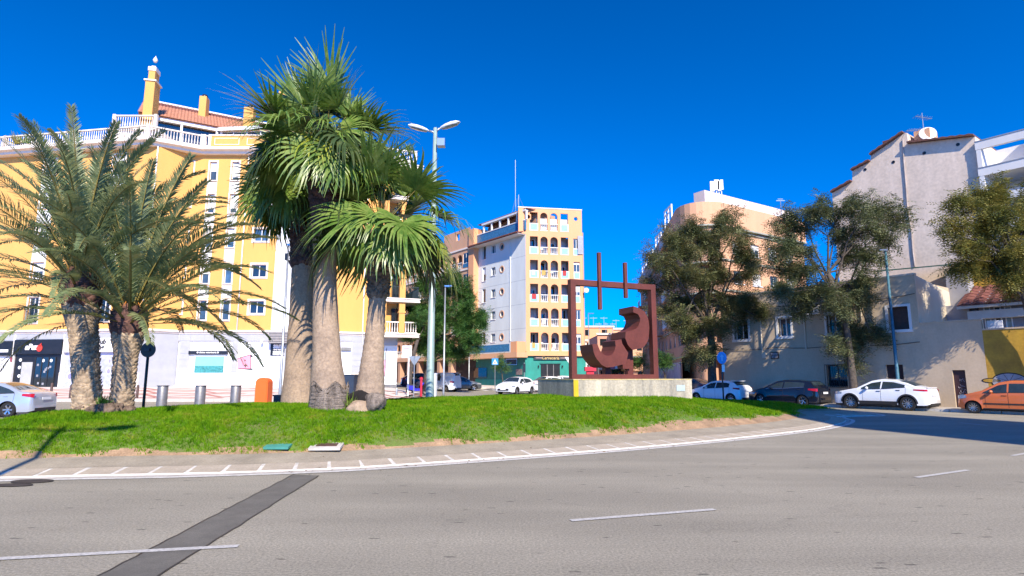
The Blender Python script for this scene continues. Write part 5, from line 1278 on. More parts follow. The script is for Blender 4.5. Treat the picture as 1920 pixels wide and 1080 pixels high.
# ================================================================== steel sculpture on its concrete plinth
SF = Facade(2.26, 21.8, .93, .37)
PL, PD = 5.3, 3.2
zb_, zt_ = .35, CAM_H - 6.5 * 21.8 / 1100
pl = thing('plinth', 'long stained concrete plinth with a yellow lichened corner under the steel sculpture', 'plinth', (SF.o[0], SF.o[1], 0), SF.rz)
b = MB(); b.box(0, PL, .02, PD, zb_, zt_); pm = b.build('block', M_CONC, pl)
MB().box(0, .2, -.002, .018, zb_, zt_).build('lichened_corner', mat('yellow_stain', (.62, .42, .02), .9, ns=5, na=.15, streak=4), pl)
MB().box(.202, PL, .0, .018, zb_, zt_ - .002).build('front_slab', M_CONC, pl) 
MB().box(-.012, PL + .012, -.012, PD, zt_ + .001, zt_ + .035).build('cap', M_CONC2, pl)
q0, q1 = SF.px(1268, 722), SF.px(1284, 733); MB().box(q0[0], q1[0], -.02, -.003, q1[1], q0[1]).build('plate', mat('pale_blue_plate', (.42, .50, .52), .4, ns=12, na=.1), pl)
scu = thing('sculpture', 'rust brown steel sculpture of a square frame with two chunky curved arcs', 'sculpture', (SF.o[0], SF.o[1], 0), SF.rz)
fd = .35      # the frame stands this far behind the plinth's front
f0, f1 = .12, SF.px(1232, 620, -fd)[0]; fz0 = zt_ + .037; fz1 = SF.px(1072, 523, -fd)[1]; t = .22
MB().box(f0, f0 + t, fd, fd + .26, fz0, fz1).build('frame_post', M_CORT, scu)
MB().box(f1 - t, f1, fd, fd + .26, fz0, fz1).build('frame_post', M_CORT, scu)
MB().box(f0 + t + .001, f1 - t - .001, fd + .002, fd + .258, fz1 - t, fz1 - .002).build('frame_beam', M_CORT, scu)
MB().box(f0 + t + .001, f1 - t - .001, fd + .002, fd + .258, fz0, fz0 + t * .8).build('frame_beam', M_CORT, scu)
for u0, u1, v0, v1 in ((1121.5, 1128.5, 473, 580), (1170.5, 1176.5, 492, 558)):
    a, zt1_ = SF.px(u0, v0, -fd + .13); a2, _ = SF.px(u0 + 6, v0, -fd + .13); _, zb1 = SF.px(u0, v1, -fd + .13)
    MB().box(a, a + .125, fd - .13, fd - .003, zb1, zt1_).build('vertical_bar', M_CORT, scu)
low = [(1110.6, 645.6), (1120, 644.4), (1122, 650), (1125, 657), (1129, 662), (1134, 666), (1140, 667.5), (1146, 665.5), (1150, 661.5), (1152.5, 657), (1154.5, 649), (1153, 639), (1165, 636), (1166.7, 644), (1178, 662), (1176, 672), (1173, 682), (1149, 688), (1138, 689), (1132, 686.5), (1127, 683), (1119, 673), (1115.5, 667), (1113, 660)]
upp = [(1187.5, 574), (1198, 577.5), (1208, 583.7), (1213, 592), (1216.5, 602), (1217.5, 614), (1217, 625), (1216, 635), (1213, 643), (1205.6, 651.7), (1186, 656.3), (1180, 650), (1177, 646), (1172.4, 634), (1173, 622), (1184, 620), (1192, 616.5), (1197, 611), (1200, 603), (1200.4, 596.7), (1196.5, 589), (1187.5, 585.5)]
for nm, pp, th in (('lower_arc', low, 1.0), ('upper_arc', upp, 1.05)):
    P = [SF.px(u, v, -fd + .02) for u, v in pp]; ar = sum(P[i - 1][0] * P[i][1] - P[i][0] * P[i - 1][1] for i in range(len(P)))
    if ar < 0: P = P[::-1]
    MB().slab(P, fd - .02, fd + th).build(nm, M_CORT, scu)
a, za = SF.px(1176, 668, -fd - .5); MB().box(a - .25, a + .1, fd + .45, fd + .85, za - .5, za + .6).build('link_block', M_CORT, scu)
a, za = SF.px(1140, 688, -fd - .5); MB().box(a - .12, a + .12, fd + .5, fd + .75, fz0, za + .1).build('foot', M_CORT, scu)
a, za = SF.px(1181, 640, -fd - .5); MB().box(a - .1, a + .16, fd + .55, fd + .8, fz0, za).build('foot', M_CORT, scu)

# ================================================================== street furniture
def lamp_post(X, Y, z0, ztop, r0, r1, m, label, arms, group=None, base=True):
    t = thing('street_lamp', label, 'street lamp', (X, Y, z0), 0, group); H = ztop - z0
    mb = MB(); mb.tube([(0, 0, 0), (0, 0, .02), (0, 0, .45), (0, 0, .5), (0, 0, H)], [r0 * 1.15, r0 * 1.1, r0 * 1.05, r0, r1], 12); p = mb.build('pole', m, t, smooth=True)
    if base: mb = MB(); mb.box(-r0 * 1.9, r0 * 1.9, -r0 * 1.9, r0 * 1.9, -.15, .03); mb.build('base_plate', M_STEEL, t)
    for (dx, dy, dz, L) in arms:
        d = Vector((dx, dy, 0)).normalized(); e = d * L + Vector((0, 0, dz))
        mb = MB(); mb.tube([(0, 0, H - .25), (e.x * .4, e.y * .4, H - .25 + dz * .7), (e.x, e.y, H - .25 + dz)], .04, 8); ar = mb.build('arm', M_STEEL, t, smooth=True)
        h = MB(); rz = math.atan2(dy, dx)
        # drop-shaped lantern
        prof = [(0, .03), (.08, .10), (.25, .16), (.5, .19), (.72, .15), (.85, .05)]
        vs = []; n = 10
        for (s_, rr) in prof:
            for k in range(n): an = 2 * math.pi * k / n; vs.append((s_, rr * math.cos(an), rr * .55 * math.sin(an)))
        h.add(vs, [(i * n + k, i * n + (k + 1) % n, (i + 1) * n + (k + 1) % n, (i + 1) * n + k) for i in range(len(prof) - 1) for k in range(n)] + [tuple(range(n)), tuple(range(len(vs) - n, len(vs)))[::-1]])
        ho = h.build('lamp_head', M_PVC, t, (e.x, e.y, H - .25 + dz), smooth=True); ho.rotation_euler = (0, R(-14), rz)
        g_ = MB(); g_.v = []; g_.add([(x * 1.0 if True else x, y * .8, z * .5 - .05) for x, y, z in vs[n:-n]], [(i * n + k, i * n + (k + 1) % n, (i + 1) * n + (k + 1) % n, (i + 1) * n + k) for i in range(len(prof) - 3) for k in range(n)])
        g_.build('lamp_glass', M_LENS, ho, smooth=True)
    return t
X, Y = -3.1, 22.5; lp = lamp_post(X, Y, mh(X, Y), at(823, 240, Y)[2], .15, .075, M_POLEG, 'tall pale green lamp post with two white lanterns and a floodlight, right of the palms', [(-1, -.1, .12, .26), (1, -.2, .22, .2)])
H = at(823, 240, Y)[2] - mh(X, Y)
mb = MB(); mb.tube([(0, 0, H - .35), (.25, -.1, H - .55)], .03, 6); mb.box(.12, .42, -.3, .0, H - .85, H - .55); fl_ = mb.build('floodlight', M_SILV, lp)
def simple_lamp(u, v0, v1, Y, r, m, label, arm, zb=None):
    X, _, zt_ = at(u[1], v1, Y); z0 = g(X, Y) + .0 if zb is None else zb
    t = thing('street_lamp', label, 'street lamp', (X, Y, z0)); H = zt_ - z0
    MB().tube([(0, 0, 0), (0, 0, .4), (0, 0, H)], [r * 1.3, r, r * .6], 10).build('pole', m, t, smooth=True)
    mb = MB(); mb.box(min(0, arm) - .05, max(0, arm) + .05, -.14, .14, H - .02, H + .07); mb.box(min(0, arm * .9), max(0, arm * .9), -.1, .1, H - .05, H - .021); mb.build('lamp_head', M_SILV, t)
    return t
t = simple_lamp((520, 541), 740, 460, 34, .085, M_STEEL, 'slim grey lamp post in front of the yellow block, left of the palm trunks', .35)
mb = MB(); mb.box(-.14, .02, -.12, .12, 8.3, 8.7); mb.build('sensor_box', M_BLK, t)
simple_lamp((833, 835), 735, 537, 44, .08, M_STEEL, 'slim grey lamp post just right of the tall pale green one', .45)
t = simple_lamp((1678, 1660), 715, 470, 32.4, .1, M_POLEB, 'slim blue painted lamp post in front of the beige house', -.35, .13)
simple_lamp((1103, 1103), 700, 588, 90, .1, M_STEEL, 'distant lamp post seen inside the sculpture frame', .8)
simple_lamp((879, 880), 724, 640, 62, .07, M_STEEL, 'short slim lamp post before the green shop, left end', .3)
# lamp behind the camera whose shadow falls over the lawn
t = lamp_post(-6.1, 1.2, 0, 9.6, .11, .06, M_POLEG, 'lamp post standing beside the viewer, its shadow falls on the lawn', [(1, .1, .1, .6), (-1, -.1, .1, 1.5)])
# slim ten storey block behind the viewer on the right (its shadow crosses the road)
tb_ = thing('tower_block', 'slim ten storey block behind the viewer on the right', 'building', (22.9, -9, 0))
mb = MB(); hs = []
for f in range(10):
    for c in range(2): hs.append((-2.2 + c * 2.6, -.9 + c * 2.6, 1 + f * 3.1, 2.4 + f * 3.1))
mb.v = []; W2 = MB(); wall(W2, -3.2, 3.2, 0, 33, hs, rev=.2); W2.box(-3.2, 3.2, .25, 8, 0, 33)
bw_ = W2.build('wall', M_WHI, tb_, (0, 8, 0), math.pi)
for h in hs: MB().box(h[0], h[1], .15, .2, h[2], h[3]).build('window', M_WING, bw_)
# round sign seen from behind
X, Y = -12.15, 19.7; z0 = .1
sg = thing('road_sign', 'round road sign seen from its dark back, on a dark pole', 'road sign', (X, Y, z0))
cx, _, cz = at(286, 656, Y); Hs = cz - z0
MB().tube([(0, 0, 0), (0, 0, Hs + .42)], .045, 8).build('pole', M_DPOLE, sg, smooth=True)
mb = MB(); mb.disc(.02, Hs, .25, -.0, .02, 28); mb.build('sign_disc', M_DPOLE, sg, (0, -.06, 0)); MB().box(-.09, .09, -.1, -.03, Hs - .05, Hs + .05).build('bracket', M_BLK, sg)
# blue round sign at the roundabout's right tip
X, Y, _ = at(1357, 755, 30.5); z0 = .1
sg = thing('road_sign', 'round blue sign with white arrow at the right tip of the lawn', 'road sign', (X, Y, z0))
cz = at(1354, 671, Y)[2]
MB().tube([(0, 0, 0), (0, 0, cz - z0 + .2)], .04, 8).build('pole', M_DPOLE, sg, smooth=True)
mb = MB(); mb.disc(0, cz - z0, .31, -.03, .0, 28, sx=.8); sf = mb.build('sign_disc', M_BLSIGN, sg, (0, -.05, 0))
mb = MB(); mb.slab([(-.03, -.17), (.03, -.17), (.03, .05), (.1, .05), (0, .18), (-.1, .05), (-.03, .05)], -.036, -.031); mb.build('arrow', mat('pale_blue_print', (.25, .50, .72), .5), sf, (0, 0, cz - z0))
MB().box(-.02, .12, -.06, -.045, cz - z0 - .72, cz - z0 - .34).build('white_tag', M_PVC, sg)
# pedestrian crossing sign
X, Y, _ = at(928, 720, 60); z0 = g(X, Y); c = at(928, 678, Y)
sg = thing('road_sign', 'square blue pedestrian crossing sign before the green shop', 'road sign', (X, Y, z0)); hh = c[2] - z0
MB().tube([(0, 0, 0), (0, 0, hh + .55)], .04, 6).build('pole', M_STEEL, sg)
sp = MB().box(-.33, .33, -.06, -.04, hh - .33, hh + .33).build('sign_plate', M_BLSIGN, sg)
MB().slab([(-.25, hh - .25), (.25, hh - .25), (0, hh + .24)], -.068, -.061).build('white_triangle', M_LETW, sp)
mb = MB(); mb.disc(.0, hh + .05, .035, -.075, -.069, 8); mb.slab([(-.1, hh - .2), (-.04, hh - .2), (.0, hh - .08), (.06, hh - .2), (.1, hh - .2), (.03, hh), (-.04, hh)], -.075, -.069); mb.build('walking_figure', M_LETB, sp)
for u, v, Y, lab, fm in ((1068.5, 676, 50, 'white triangular sign seen from behind, left of the sculpture frame', M_PVC), (777, 676, 40.5, 'triangular sign seen from behind by the white shop corner', M_STEEL)):
    X, _, cz = at(u, v, Y); z0 = g(X, Y); sg = thing('road_sign', lab, 'road sign', (X, Y, z0)); hh = cz - z0
    MB().tube([(0, 0, 0), (0, 0, hh + .3)], .035, 6).build('pole', M_STEEL, sg); r_ = .42
    MB().slab([(-r_, hh + r_ * .7), (0, hh - r_ * .9), (r_, hh + r_ * .7)], .04, .06).build('sign_plate', fm, sg)
# tall thin sign and tag behind the shop: small metal sign by car park
X, Y, cz = at(983, 690, 55); z0 = g(X, Y); sg = thing('road_sign', 'narrow dark sign on a thin green pole by the two white cars', 'road sign', (X, Y, z0)); MB().tube([(0, 0, 0), (0, 0, cz - z0 + .5)], .035, 6).build('pole', M_POLEG, sg); MB().box(-.12, .12, -.05, -.035, cz - z0 - .4, cz - z0 + .4).build('sign_plate', M_BLK, sg)
# white notice board by the right shop corner
a, b2 = at(757, 648, 43), at(769, 671, 43); z0 = g(a[0], 43)
nb = thing('notice_board', 'white notice board on a post at the corner of the white shop', 'sign', ((a[0] + b2[0]) / 2, 43, z0))
wd = (b2[0] - a[0]) / 2 + .1; MB().box(-wd, wd, -.04, .04, b2[2] - z0, a[2] - z0).build('panel', M_PVC, nb)
MB().box(.1, .2, -.03, .03, 0, b2[2] - z0 - .001).build('post', M_PVC, nb)
for k in range(3): MB().box(-wd * .7, wd * .6, -.048, -.041, b2[2] - z0 + .2 + k * .22, b2[2] - z0 + .25 + k * .22).build('lettering', mat('grey_lettering', (.5, .5, .5), .6) if k < 2 else mat('red_plaque', (.3, .08, .1), .6), nb)
# steel bollards
bl = []
for i, (u, lab) in enumerate(((306, 'left brushed steel bollard, nearest the dark round sign'), (377, 'middle brushed steel bollard of the three'), (443, 'right brushed steel bollard, beside the orange box'))):
    Y = 31.0; X, _, zt_ = at(u, 722.5, Y); z0 = g(X, Y)
    if i == 0:
        b_ = thing('bollard', lab, 'bollard', (X, Y, z0), 0, 'steel bollards beyond the lawn'); 
        mb = MB(); mb.lathe([(.25, 0), (.25, zt_ - z0 - .05), (.24, zt_ - z0 - .03)], 24); mb.build('body', M_BRUSH, b_, smooth=True)
        mb = MB(); mb.lathe([(.29, zt_ - z0 - .03), (.29, zt_ - z0), (.02, zt_ - z0 + .01)], 24); mb.lathe([(.24, zt_ - z0 - .031), (.29, zt_ - z0 - .0301)], 24); mb.build('cap', M_BRUSH, b_)
        b0 = b_
    else:
        b_ = copy_tree(b0); b_.location = (X, Y, z0); b_['label'] = lab
# thin dark posts
for i, (u, v, Y, lab) in enumerate(((134, 722, 36, 'thin dark post right behind the left date palm trunk'), (259, 722, 36, 'thin dark post left of the dark round sign'), (98, 718, 37, 'thin dark post before the black shopfront'), (744, 727, 42, 'short grey post at the corner of the white shop'))):
    X, _, zt_ = at(u, v, Y); z0 = g(X, Y)
    mb = MB(); mb.lathe([(.07, 0), (.07, zt_ - z0 - .04), (.05, zt_ - z0), (.001, zt_ - z0 + .01)], 10)
    tag(mb.build('bollard', M_BRSH if i < 3 else M_STEEL, None, (X, Y, z0), smooth=True), lab, 'post')
# orange clothes bank / box with round top
Y = 31.5; X, _, zt_ = at(496, 708, Y); z0 = g(X, Y); hw = .33; 
ob = thing('street_box', 'bright orange round topped street box between the bollards and the palm', 'street box', (X, Y, z0)); hh = zt_ - z0
prof = [(-hw, 0), (hw, 0)] + [(hw * math.cos(a), hh - hw * .8 + hw * .8 * math.sin(a)) for a in np.linspace(0, math.pi, 13)]
MB().slab(prof, -.3, .3).build('body', M_ORPL, ob)
pr2 = [(x * .84, .1 + z * .9) for x, z in prof]; MB().slab(pr2, -.325, -.301).build('door', M_ORPL, ob)
MB().slab([(x * 1.05 - .02, z) for x, z in prof], .301, .36).build('back_shell', mat('pale_orange', (.80, .42, .30), .5), ob)
# dark bin between palm trunks, white utility cabinet and red post by the street
def boxthing(name, lab, cat, u0, u1, vt, Y, d, m, extra=None):
    a, b_ = at(u0, vt, Y), at(u1, vt, Y); z0 = g(a[0], Y); W_ = b_[0] - a[0]; t = thing(name, lab, cat, ((a[0] + b_[0]) / 2, Y, z0)); h = a[2] - z0
    MB().box(-W_ / 2, W_ / 2, 0, d, 0, h).build('body', m, t); MB().box(-W_ / 2 - .03, W_ / 2 + .03, -.03, d + .03, h + .001, h + .06).build('lid', m, t)
    for k in (-1, 1): MB().box(k * W_ * .25 - W_ * .2, k * W_ * .25 + W_ * .2, -.02, -.001, h * .1, h * .9).build('door', m, t)
    return t
boxthing('waste_container', 'dark blue waste container seen between the two right palm trunks', 'waste container', 642, 664, 704, 38, 1.0, mat('dark_blue_plastic', (.015, .03, .06), .5, ns=3, na=.1))
boxthing('utility_cabinet', 'white utility cabinet behind the tall pale green lamp post', 'cabinet', 804, 818, 702, 40, .6, M_PVC)
boxthing('waste_bin', 'small dark bin at the foot of the left rear palm', 'bin', 513, 526, 743, 26, .4, M_BLK)
X, Y, zt_ = at(790, 712, 44); z0 = g(X, Y); mb = MB(); mb.tube([(0, 0, 0), (0, 0, zt_ - z0)], .09, 8); mb.lathe([(.13, zt_ - z0), (.13, zt_ - z0 + .15), (.02, zt_ - z0 + .2)], 8)
tag(mb.build('hydrant_post', mat('red_paint', (.5, .02, .05), .5), None, (X, Y, z0)), 'small red post on the far pavement near the blue motorbike', 'post')
# irrigation lids in the lawn
def onm(u, v):
    lo = 8.0
    for Yq in np.arange(9, 40, .04):
        X_, _, Z_ = at(u, v, Yq)
        if inside(INN, np.array([X_]), np.array([Yq]))[0] and Z_ <= mh(X_, Yq): return X_, Yq
X, Y = onm(521, 840); z0 = mh(X, Y)
o = tag(MB().box(-.25, .25, -.13, .13, 0, .045).build('valve_lid', mat('teal_plastic_lid', (.06, .27, .22), .6, ns=9, na=.1), None, (X, Y, z0 + .0), R(3)), 'teal plastic irrigation lid at the edge of the lawn', 'lid'); o.rotation_euler = (R(9), 0, R(2))
X, Y = onm(612, 842); z0 = mh(X, Y)
dr_ = thing('drain_box', 'pale concrete drain surround with a rusty lid at the lawn edge', 'drain', (X, Y, z0 + .0), 0, None, (R(9), 0, R(4)))
MB().box(-.32, .32, -.2, .2, 0, .05).build('surround', M_CONCP, dr_); MB().box(-.2, .22, -.08, .12, .051, .062).build('lid', mat('rusty_lid', (.10, .05, .035), .8, ns=9, na=.3), dr_)
for i, (u, v, rx, ry) in enumerate(((60, 903.5, .33, .17), (22, 911, .32, .12))):
    X, Y = onz(u, v); mb = MB(); mb.prism([(rx * math.cos(a), ry * math.sin(a)) for a in np.linspace(0, 2 * math.pi, 20, endpoint=False)], 0, .006)
    tag(mb.build('manhole_cover', M_WROD, None, (X, Y, .012 + .002 * i)), ['rusty iron drain cover on the white edge line at far left', 'dark iron cover just inside the white edge line at far left'][i], 'drain cover')

# ================================================================== cars
def catmull(pts, x):
    P = np.array(pts, float); return np.interp(x, P[:, 0], P[:, 1])
def smooth_prof(pts):
    P = np.array(pts, float); q = np.linspace(P[0, 0], P[-1, 0], 240); z = np.interp(q, P[:, 0], P[:, 1])
    for _ in range(3):
        z2 = z.copy(); z2[1:-1] = (z[:-2] + 2 * z[1:-1] + z[2:]) / 4; z = z2
    return q, z
def wheel_parts(r, wdt, spokes, rimm, parent, x, y, z, side):
    mb = MB(); w2 = wdt / 2
    mb.lathe([(r * .66, -w2), (r * .93, -w2), (r, -w2 * .7), (r, w2 * .7), (r * .93, w2), (r * .66, w2), (r * .66, -w2)], 28, 0, (0, 0, 0), 'y')
    wo = mb.build('wheel', M_RUB, parent, (x, y, z), smooth=False)
    mb = MB(); yo = side * (w2 - .02)
    mb.lathe([(r * .66, yo), (r * .62, yo), (r * .60, yo - side * .05), (r * .59, -side * w2 * .5)], 28, 0, (0, 0, 0), 'y')
    mb.lathe([(.001, yo - side * .01), (r * .13, yo - side * .015), (r * .16, yo - side * .04)], 14, 0, (0, 0, 0), 'y')
    for k in range(spokes):
        a = 2 * math.pi * k / spokes; c, s = math.cos(a), math.sin(a)
        def pt(rr, tt, yy): return (rr * c - tt * s, yy, rr * s + tt * c)
        ra, rb_, ta, tb2 = r * .1, r * .62, r * .075, r * .11 if spokes < 8 else r * .07
        v = [pt(ra, -ta, yo - side * .03), pt(ra, ta, yo - side * .03), pt(rb_, tb2, yo - side * .015), pt(rb_, -tb2, yo - side * .015)]
        v += [(a_, b_ - side * .03, c_) for a_, b_, c_ in v]; mb.add(v, [(0, 1, 2, 3), (7, 6, 5, 4), (0, 4, 5, 1), (1, 5, 6, 2), (2, 6, 7, 3), (3, 7, 4, 0)])
    mb.build('rim', rimm, wo)
    mb = MB(); mb.lathe([(.001, -side * .0), (r * .6, -side * .0)], 20, 0, (0, 0, 0), 'y'); mb.build('brake_disc', M_PLAST, wo)
def car(label, paint, loc, heading, L=4.3, W=1.8, top=None, belt=None, wx=(.85, 3.4), wr=.32, pillars=(), sill=.22, spokes=5, rimm=None, tum=.34, glassx=(1.2, 3.9), ws=(1.0, 1.7), rw=(3.6, 4.1),
        head=(.08, .55, .62, .78), tail=(.02, .4, .85, 1.02), plastic=False, moulding=None, plate=True, group='cars', screen=(None), wlab='car', rack=False, rear_plate='', spoiler=None, seal=M_PLAST):
    t = thing('parked_car', label, wlab, loc, math.atan2(heading[1], heading[0]), group)
    tq, tz_ = smooth_prof(top); bq, bz_ = np.array([p[0] for p in belt]), np.array([p[1] for p in belt])
    zt = lambda x: float(np.interp(x, tq, tz_)); zbelt = lambda x: float(np.interp(x, bq, bz_))
    R_ = wr + .055
    xs = list(np.linspace(0, .35, 10)) + list(np.linspace(.35, L - .35, 46)) + list(np.linspace(L - .35, L, 10))
    for xw in wx: xs += [xw + R_ * math.cos(a) for a in np.linspace(0, math.pi, 15)] + [xw - R_ - .004, xw + R_ + .004]
    xs = sorted(set(round(float(x), 4) for x in xs))
    def zbot(x):
        z = sill + (.06 + .0) * max(0, (abs(x - L / 2) - (L / 2 - .25)) / .25) ** 2
        for xw in wx:
            d = abs(x - xw)
            if d < R_: z = max(z, wr + math.sqrt(max(0, R_ * R_ - d * d)) * .98)
        return z
    def hw(x, z):
        e = abs(2 * x / L - 1); plan = (1 - min(e, 1) ** 7 * .16 - (max(0, e - .93) / .07) ** 2 * .10)
        w_ = W / 2 * plan; zm = .55; w_ *= 1 - .10 * ((z - zm) / .6) ** 2 if z < zbelt(x) + .5 else 1
        zb = zbelt(x)
        if z > zb: w_ -= tum * (z - zb) ** 1.05
        for xw in wx:      # slight wheel arch flare
            d = math.hypot(x - xw, z - wr)
            if d < R_ + .12: w_ += .018 * (1 - max(0, d - R_) / .12) if d > R_ else .018
        return w_
    NS, NC, NT = 9, 4, 4
    def section(x):
        zb, z1 = zbot(x), zt(x); r_ = min(.10, (z1 - zb) * .3); pts = []
        for i in range(NS): z = zb + (z1 - r_ - zb) * i / (NS - 1); pts.append((hw(x, z), z))
        w0 = pts[-1][0]; sl = .09
        for i in range(1, NC + 1): a = i / NC * math.pi / 2; pts.append((w0 - sl * (1 - math.cos(a)), z1 - r_ + r_ * math.sin(a)))
        w1 = pts[-1][0]
        for i in range(1, NT + 1): k = i / NT; pts.append((w1 * (1 - k), z1 + .035 * (1 - (1 - k) ** 2)))
        return pts
    vs, fs = [], []; m_ = NS + NC + NT; n2 = 2 * m_ - 1
    for x in xs:
        s = section(x); row = [(L / 2 - x, y, z) for y, z in s] + [(L / 2 - x, -y, z) for y, z in s[:-1][::-1]]; vs += row
    for i in range(len(xs) - 1):
        for k in range(n2 - 1): a = i * n2 + k; fs.append((a, a + 1, a + n2 + 1, a + n2))
    fs += [tuple(range(n2))[::-1], tuple(range(len(vs) - n2, len(vs)))]
    mb = MB(); mb.add(vs, fs); me = mb.mesh('body', paint, True)
    body = link('body', me, t)
    mb = MB(); mb.box(-L / 2 + .2, L / 2 - .2, -W / 2 + .28, W / 2 - .28, .18, .62); mb.box(-L / 2 + .12, L / 2 - .12, -W / 2 + .12, W / 2 - .12, .2, sill + .03)
    for xw in wx: mb.box(L / 2 - xw - R_ - .02, L / 2 - xw + R_ + .02, -W / 2 + .1, W / 2 - .1, wr + R_ * .9, wr + R_ + .06)
    mb.build('underbody', M_PLAST, t)
    def patch(name, xa, xb, zlo, zhi, side, m, off=.007, nx=14, nz=5, par=None):
        v, f = [], []
        for i in range(nx + 1):
            x = xa + (xb - xa) * i / nx; a, b_ = (zlo(x) if callable(zlo) else zlo), (zhi(x) if callable(zhi) else zhi)
            for k in range(nz + 1): z = a + (b_ - a) * k / nz; v.append((L / 2 - x, side * (hw(x, z) + off), z))
        for i in range(nx):
            for k in range(nz): q = i * (nz + 1) + k; f.append((q, q + 1, q + nz + 2, q + nz + 1))
        q = MB(); q.add(v, f); return q.build(name, m, par or t, smooth=True)
    # side glass between pillars
    gx0, gx1 = glassx; cuts = [gx0] + [p for p in pillars] + [gx1]
    for side in (1, -1):
        lo = lambda x: zbelt(x) + .03
        hi = lambda x: max(zbelt(x) + .035, zt(x) - .115)
        for i in range(len(cuts) - 1):
            a = cuts[i] + (.035 if i else 0); b_ = cuts[i + 1] - (.035 if i < len(cuts) - 2 else 0)
            patch('side_window', a, b_, lo, hi, side, M_CARGL, nx=18)
            patch('window_seal', a - .02, b_ + .02, lambda x: zbelt(x) + .005, lambda x: zbelt(x) + .03, side, seal, .009)
            if i < len(cuts) - 1 :
                patch('door_joint', b_ + .03, b_ + .042, lambda x: max(sill + .08, zbot(x) + .02), lambda x: zbelt(x) + .01, side, M_PLAST, .004, 2, 6)
                hx = b_ - .08 if i < len(cuts) - 2 or i == 0 else b_ - .3
                if i < 2: MB().box(L / 2 - hx - .09, L / 2 - hx + .09, -.012, .012, -.015, .015).build('door_handle', paint if not plastic else M_PLAST, t, (0, side * (hw(hx, zbelt(hx) - .1) + .016), zbelt(hx) - .1))
        patch('door_joint', cuts[0] + .06, cuts[0] + .07, lambda x: max(sill + .08, zbot(x) + .02), lambda x: zbelt(x) + .0, side, M_PLAST, .004, 2, 6)
        patch('sill_trim', wx[0] + R_ + .04, wx[1] - R_ - .04, sill + .0, sill + (.17 if plastic else .05), side, M_PLAST, .006)
        if plastic:
            for xw in wx:
                q = MB(); v = []; n_ = 16
                for k in range(n_ + 1):
                    a = math.pi * (k / n_) ; 
                    for rr in (R_ - .01, R_ + .06): x = xw + rr * math.cos(a); z = max(.24, wr + rr * math.sin(a)); v.append((L / 2 - x, side * (hw(x, z) + .006), z))
                q.add(v, [(2 * k, 2 * k + 1, 2 * k + 3, 2 * k + 2) for k in range(n_)]); q.build('arch_trim', M_PLAST, t)
        if moulding: patch('side_moulding', wx[0] + R_ + .08, wx[1] - R_ - .06, moulding, moulding + .06, side, M_PLAST, .014)
        h0, h1, z0, z1 = head; patch('headlight', h0, h1, lambda x: z0 + (z1 - z0) * .25 * max(0, (x - h0) / (h1 - h0)), lambda x: z1 - (z1 - z0) * .2 * abs(1 - 2 * (x - h0) / (h1 - h0)) + .02 * (x - h0), side, M_LENS, .008)
        h0, h1, z0, z1 = tail; patch('taillight', L - h1, L - h0, lambda x: z0 + (z1 - z0) * .45 * (L - h0 - x) / (h1 - h0), z1, side, M_RED, .008)
        # mirror
        mx = gx0 + .32; q = MB(); q.lathe([(.001, -.06), (.05, -.055), (.075, 0), (.06, .05), (.001, .065)], 10, 0, (0, 0, 0), 'y'); mo = q.build('mirror', paint, t, (L / 2 - mx, side * (hw(mx, zbelt(mx)) + .1), zbelt(mx) + .07), smooth=True); mo.scale = (1, 1.5, 1.0)
        for xw in wx: wheel_parts(wr, .21, spokes, rimm or M_SILV, t, L / 2 - xw, side * (W / 2 - .125), wr, side)
    def topatch(name, xa, xb, wf, m, off=.008, n=10, mk=6):
        v, f = [], []
        for i in range(n + 1):
            x = xa + (xb - xa) * i / n; s = section(x); w1 = s[NS + NC - 1][0]; z1 = s[NS + NC - 1][1]
            for k in range(-mk, mk + 1): y = w1 * wf * k / mk; kk = 1 - abs(y) / w1; v.append((L / 2 - x, y, z1 + .035 * (1 - (1 - kk) ** 2) + off))
        nn = 2 * mk + 1
        for i in range(n):
            for k in range(nn - 1): q = i * nn + k; f.append((q, q + 1, q + nn + 1, q + nn))
        q = MB(); q.add(v, f); return q.build(name, m, t, smooth=True)
    topatch('windscreen', ws[0], ws[1], .97, M_CARGL); topatch('rear_window', rw[0], rw[1], .93, M_CARGL)
    # nose and tail furniture
    zf = zt(.06)
    def endbox(name, x, y0, y1, z0, z1, th, m): return MB().box(L / 2 - x - th / 2, L / 2 - x + th / 2, y0, y1, z0, z1).build(name, m, t)
    endbox('grille', -.0, -W * .3, W * .3, .34, .52, .03, M_PLAST); endbox('number_plate', -.018, -.26, .26, .42, .53, .01, M_LETW)
    endbox('rear_bumper_trim', L, -W * .34, W * .34, .26, .38, .03, M_PLAST)
    zp = .78 if L < 4.4 else .72
    if plate: endbox('number_plate', L + .022, -.26, .26, zp if rear_plate else .5, (zp if rear_plate else .5) + .11, .012, M_LETW)
    if spoiler: sx, sz = spoiler; MB().box(L / 2 - sx - .18, L / 2 - sx + .12, -W * .34, W * .34, sz - .015, sz + .02).build('spoiler', paint, t)
    return t
def paintm(n, c, r=.25, met=0.0): return mat('car_paint_' + n, c, r, met, ns=2, na=.03, coat=.7, spec=.5)
PW, PB, PO, PS, PG = paintm('white', (.72, .74, .77)), paintm('black', (.008, .01, .018), .12), paintm('orange', (.62, .16, .05), .3, .15), paintm('silver', (.46, .50, .57), .28, .45), paintm('grey', (.10, .11, .12), .3, .4)
HD = (-.6, .80)
def onroad(u, v): X, Y = onz(u, v); return (X, Y, g(X, Y))
CL = Facade(12.3, 41.6, .59, -.807)       # line of the parked row
def row(u, Y0=None):
    s_ = CL.px(u, 755)[0]; x, y, _ = CL.w(s_); return (x, y, 0)
RHD = (-.59, .807)
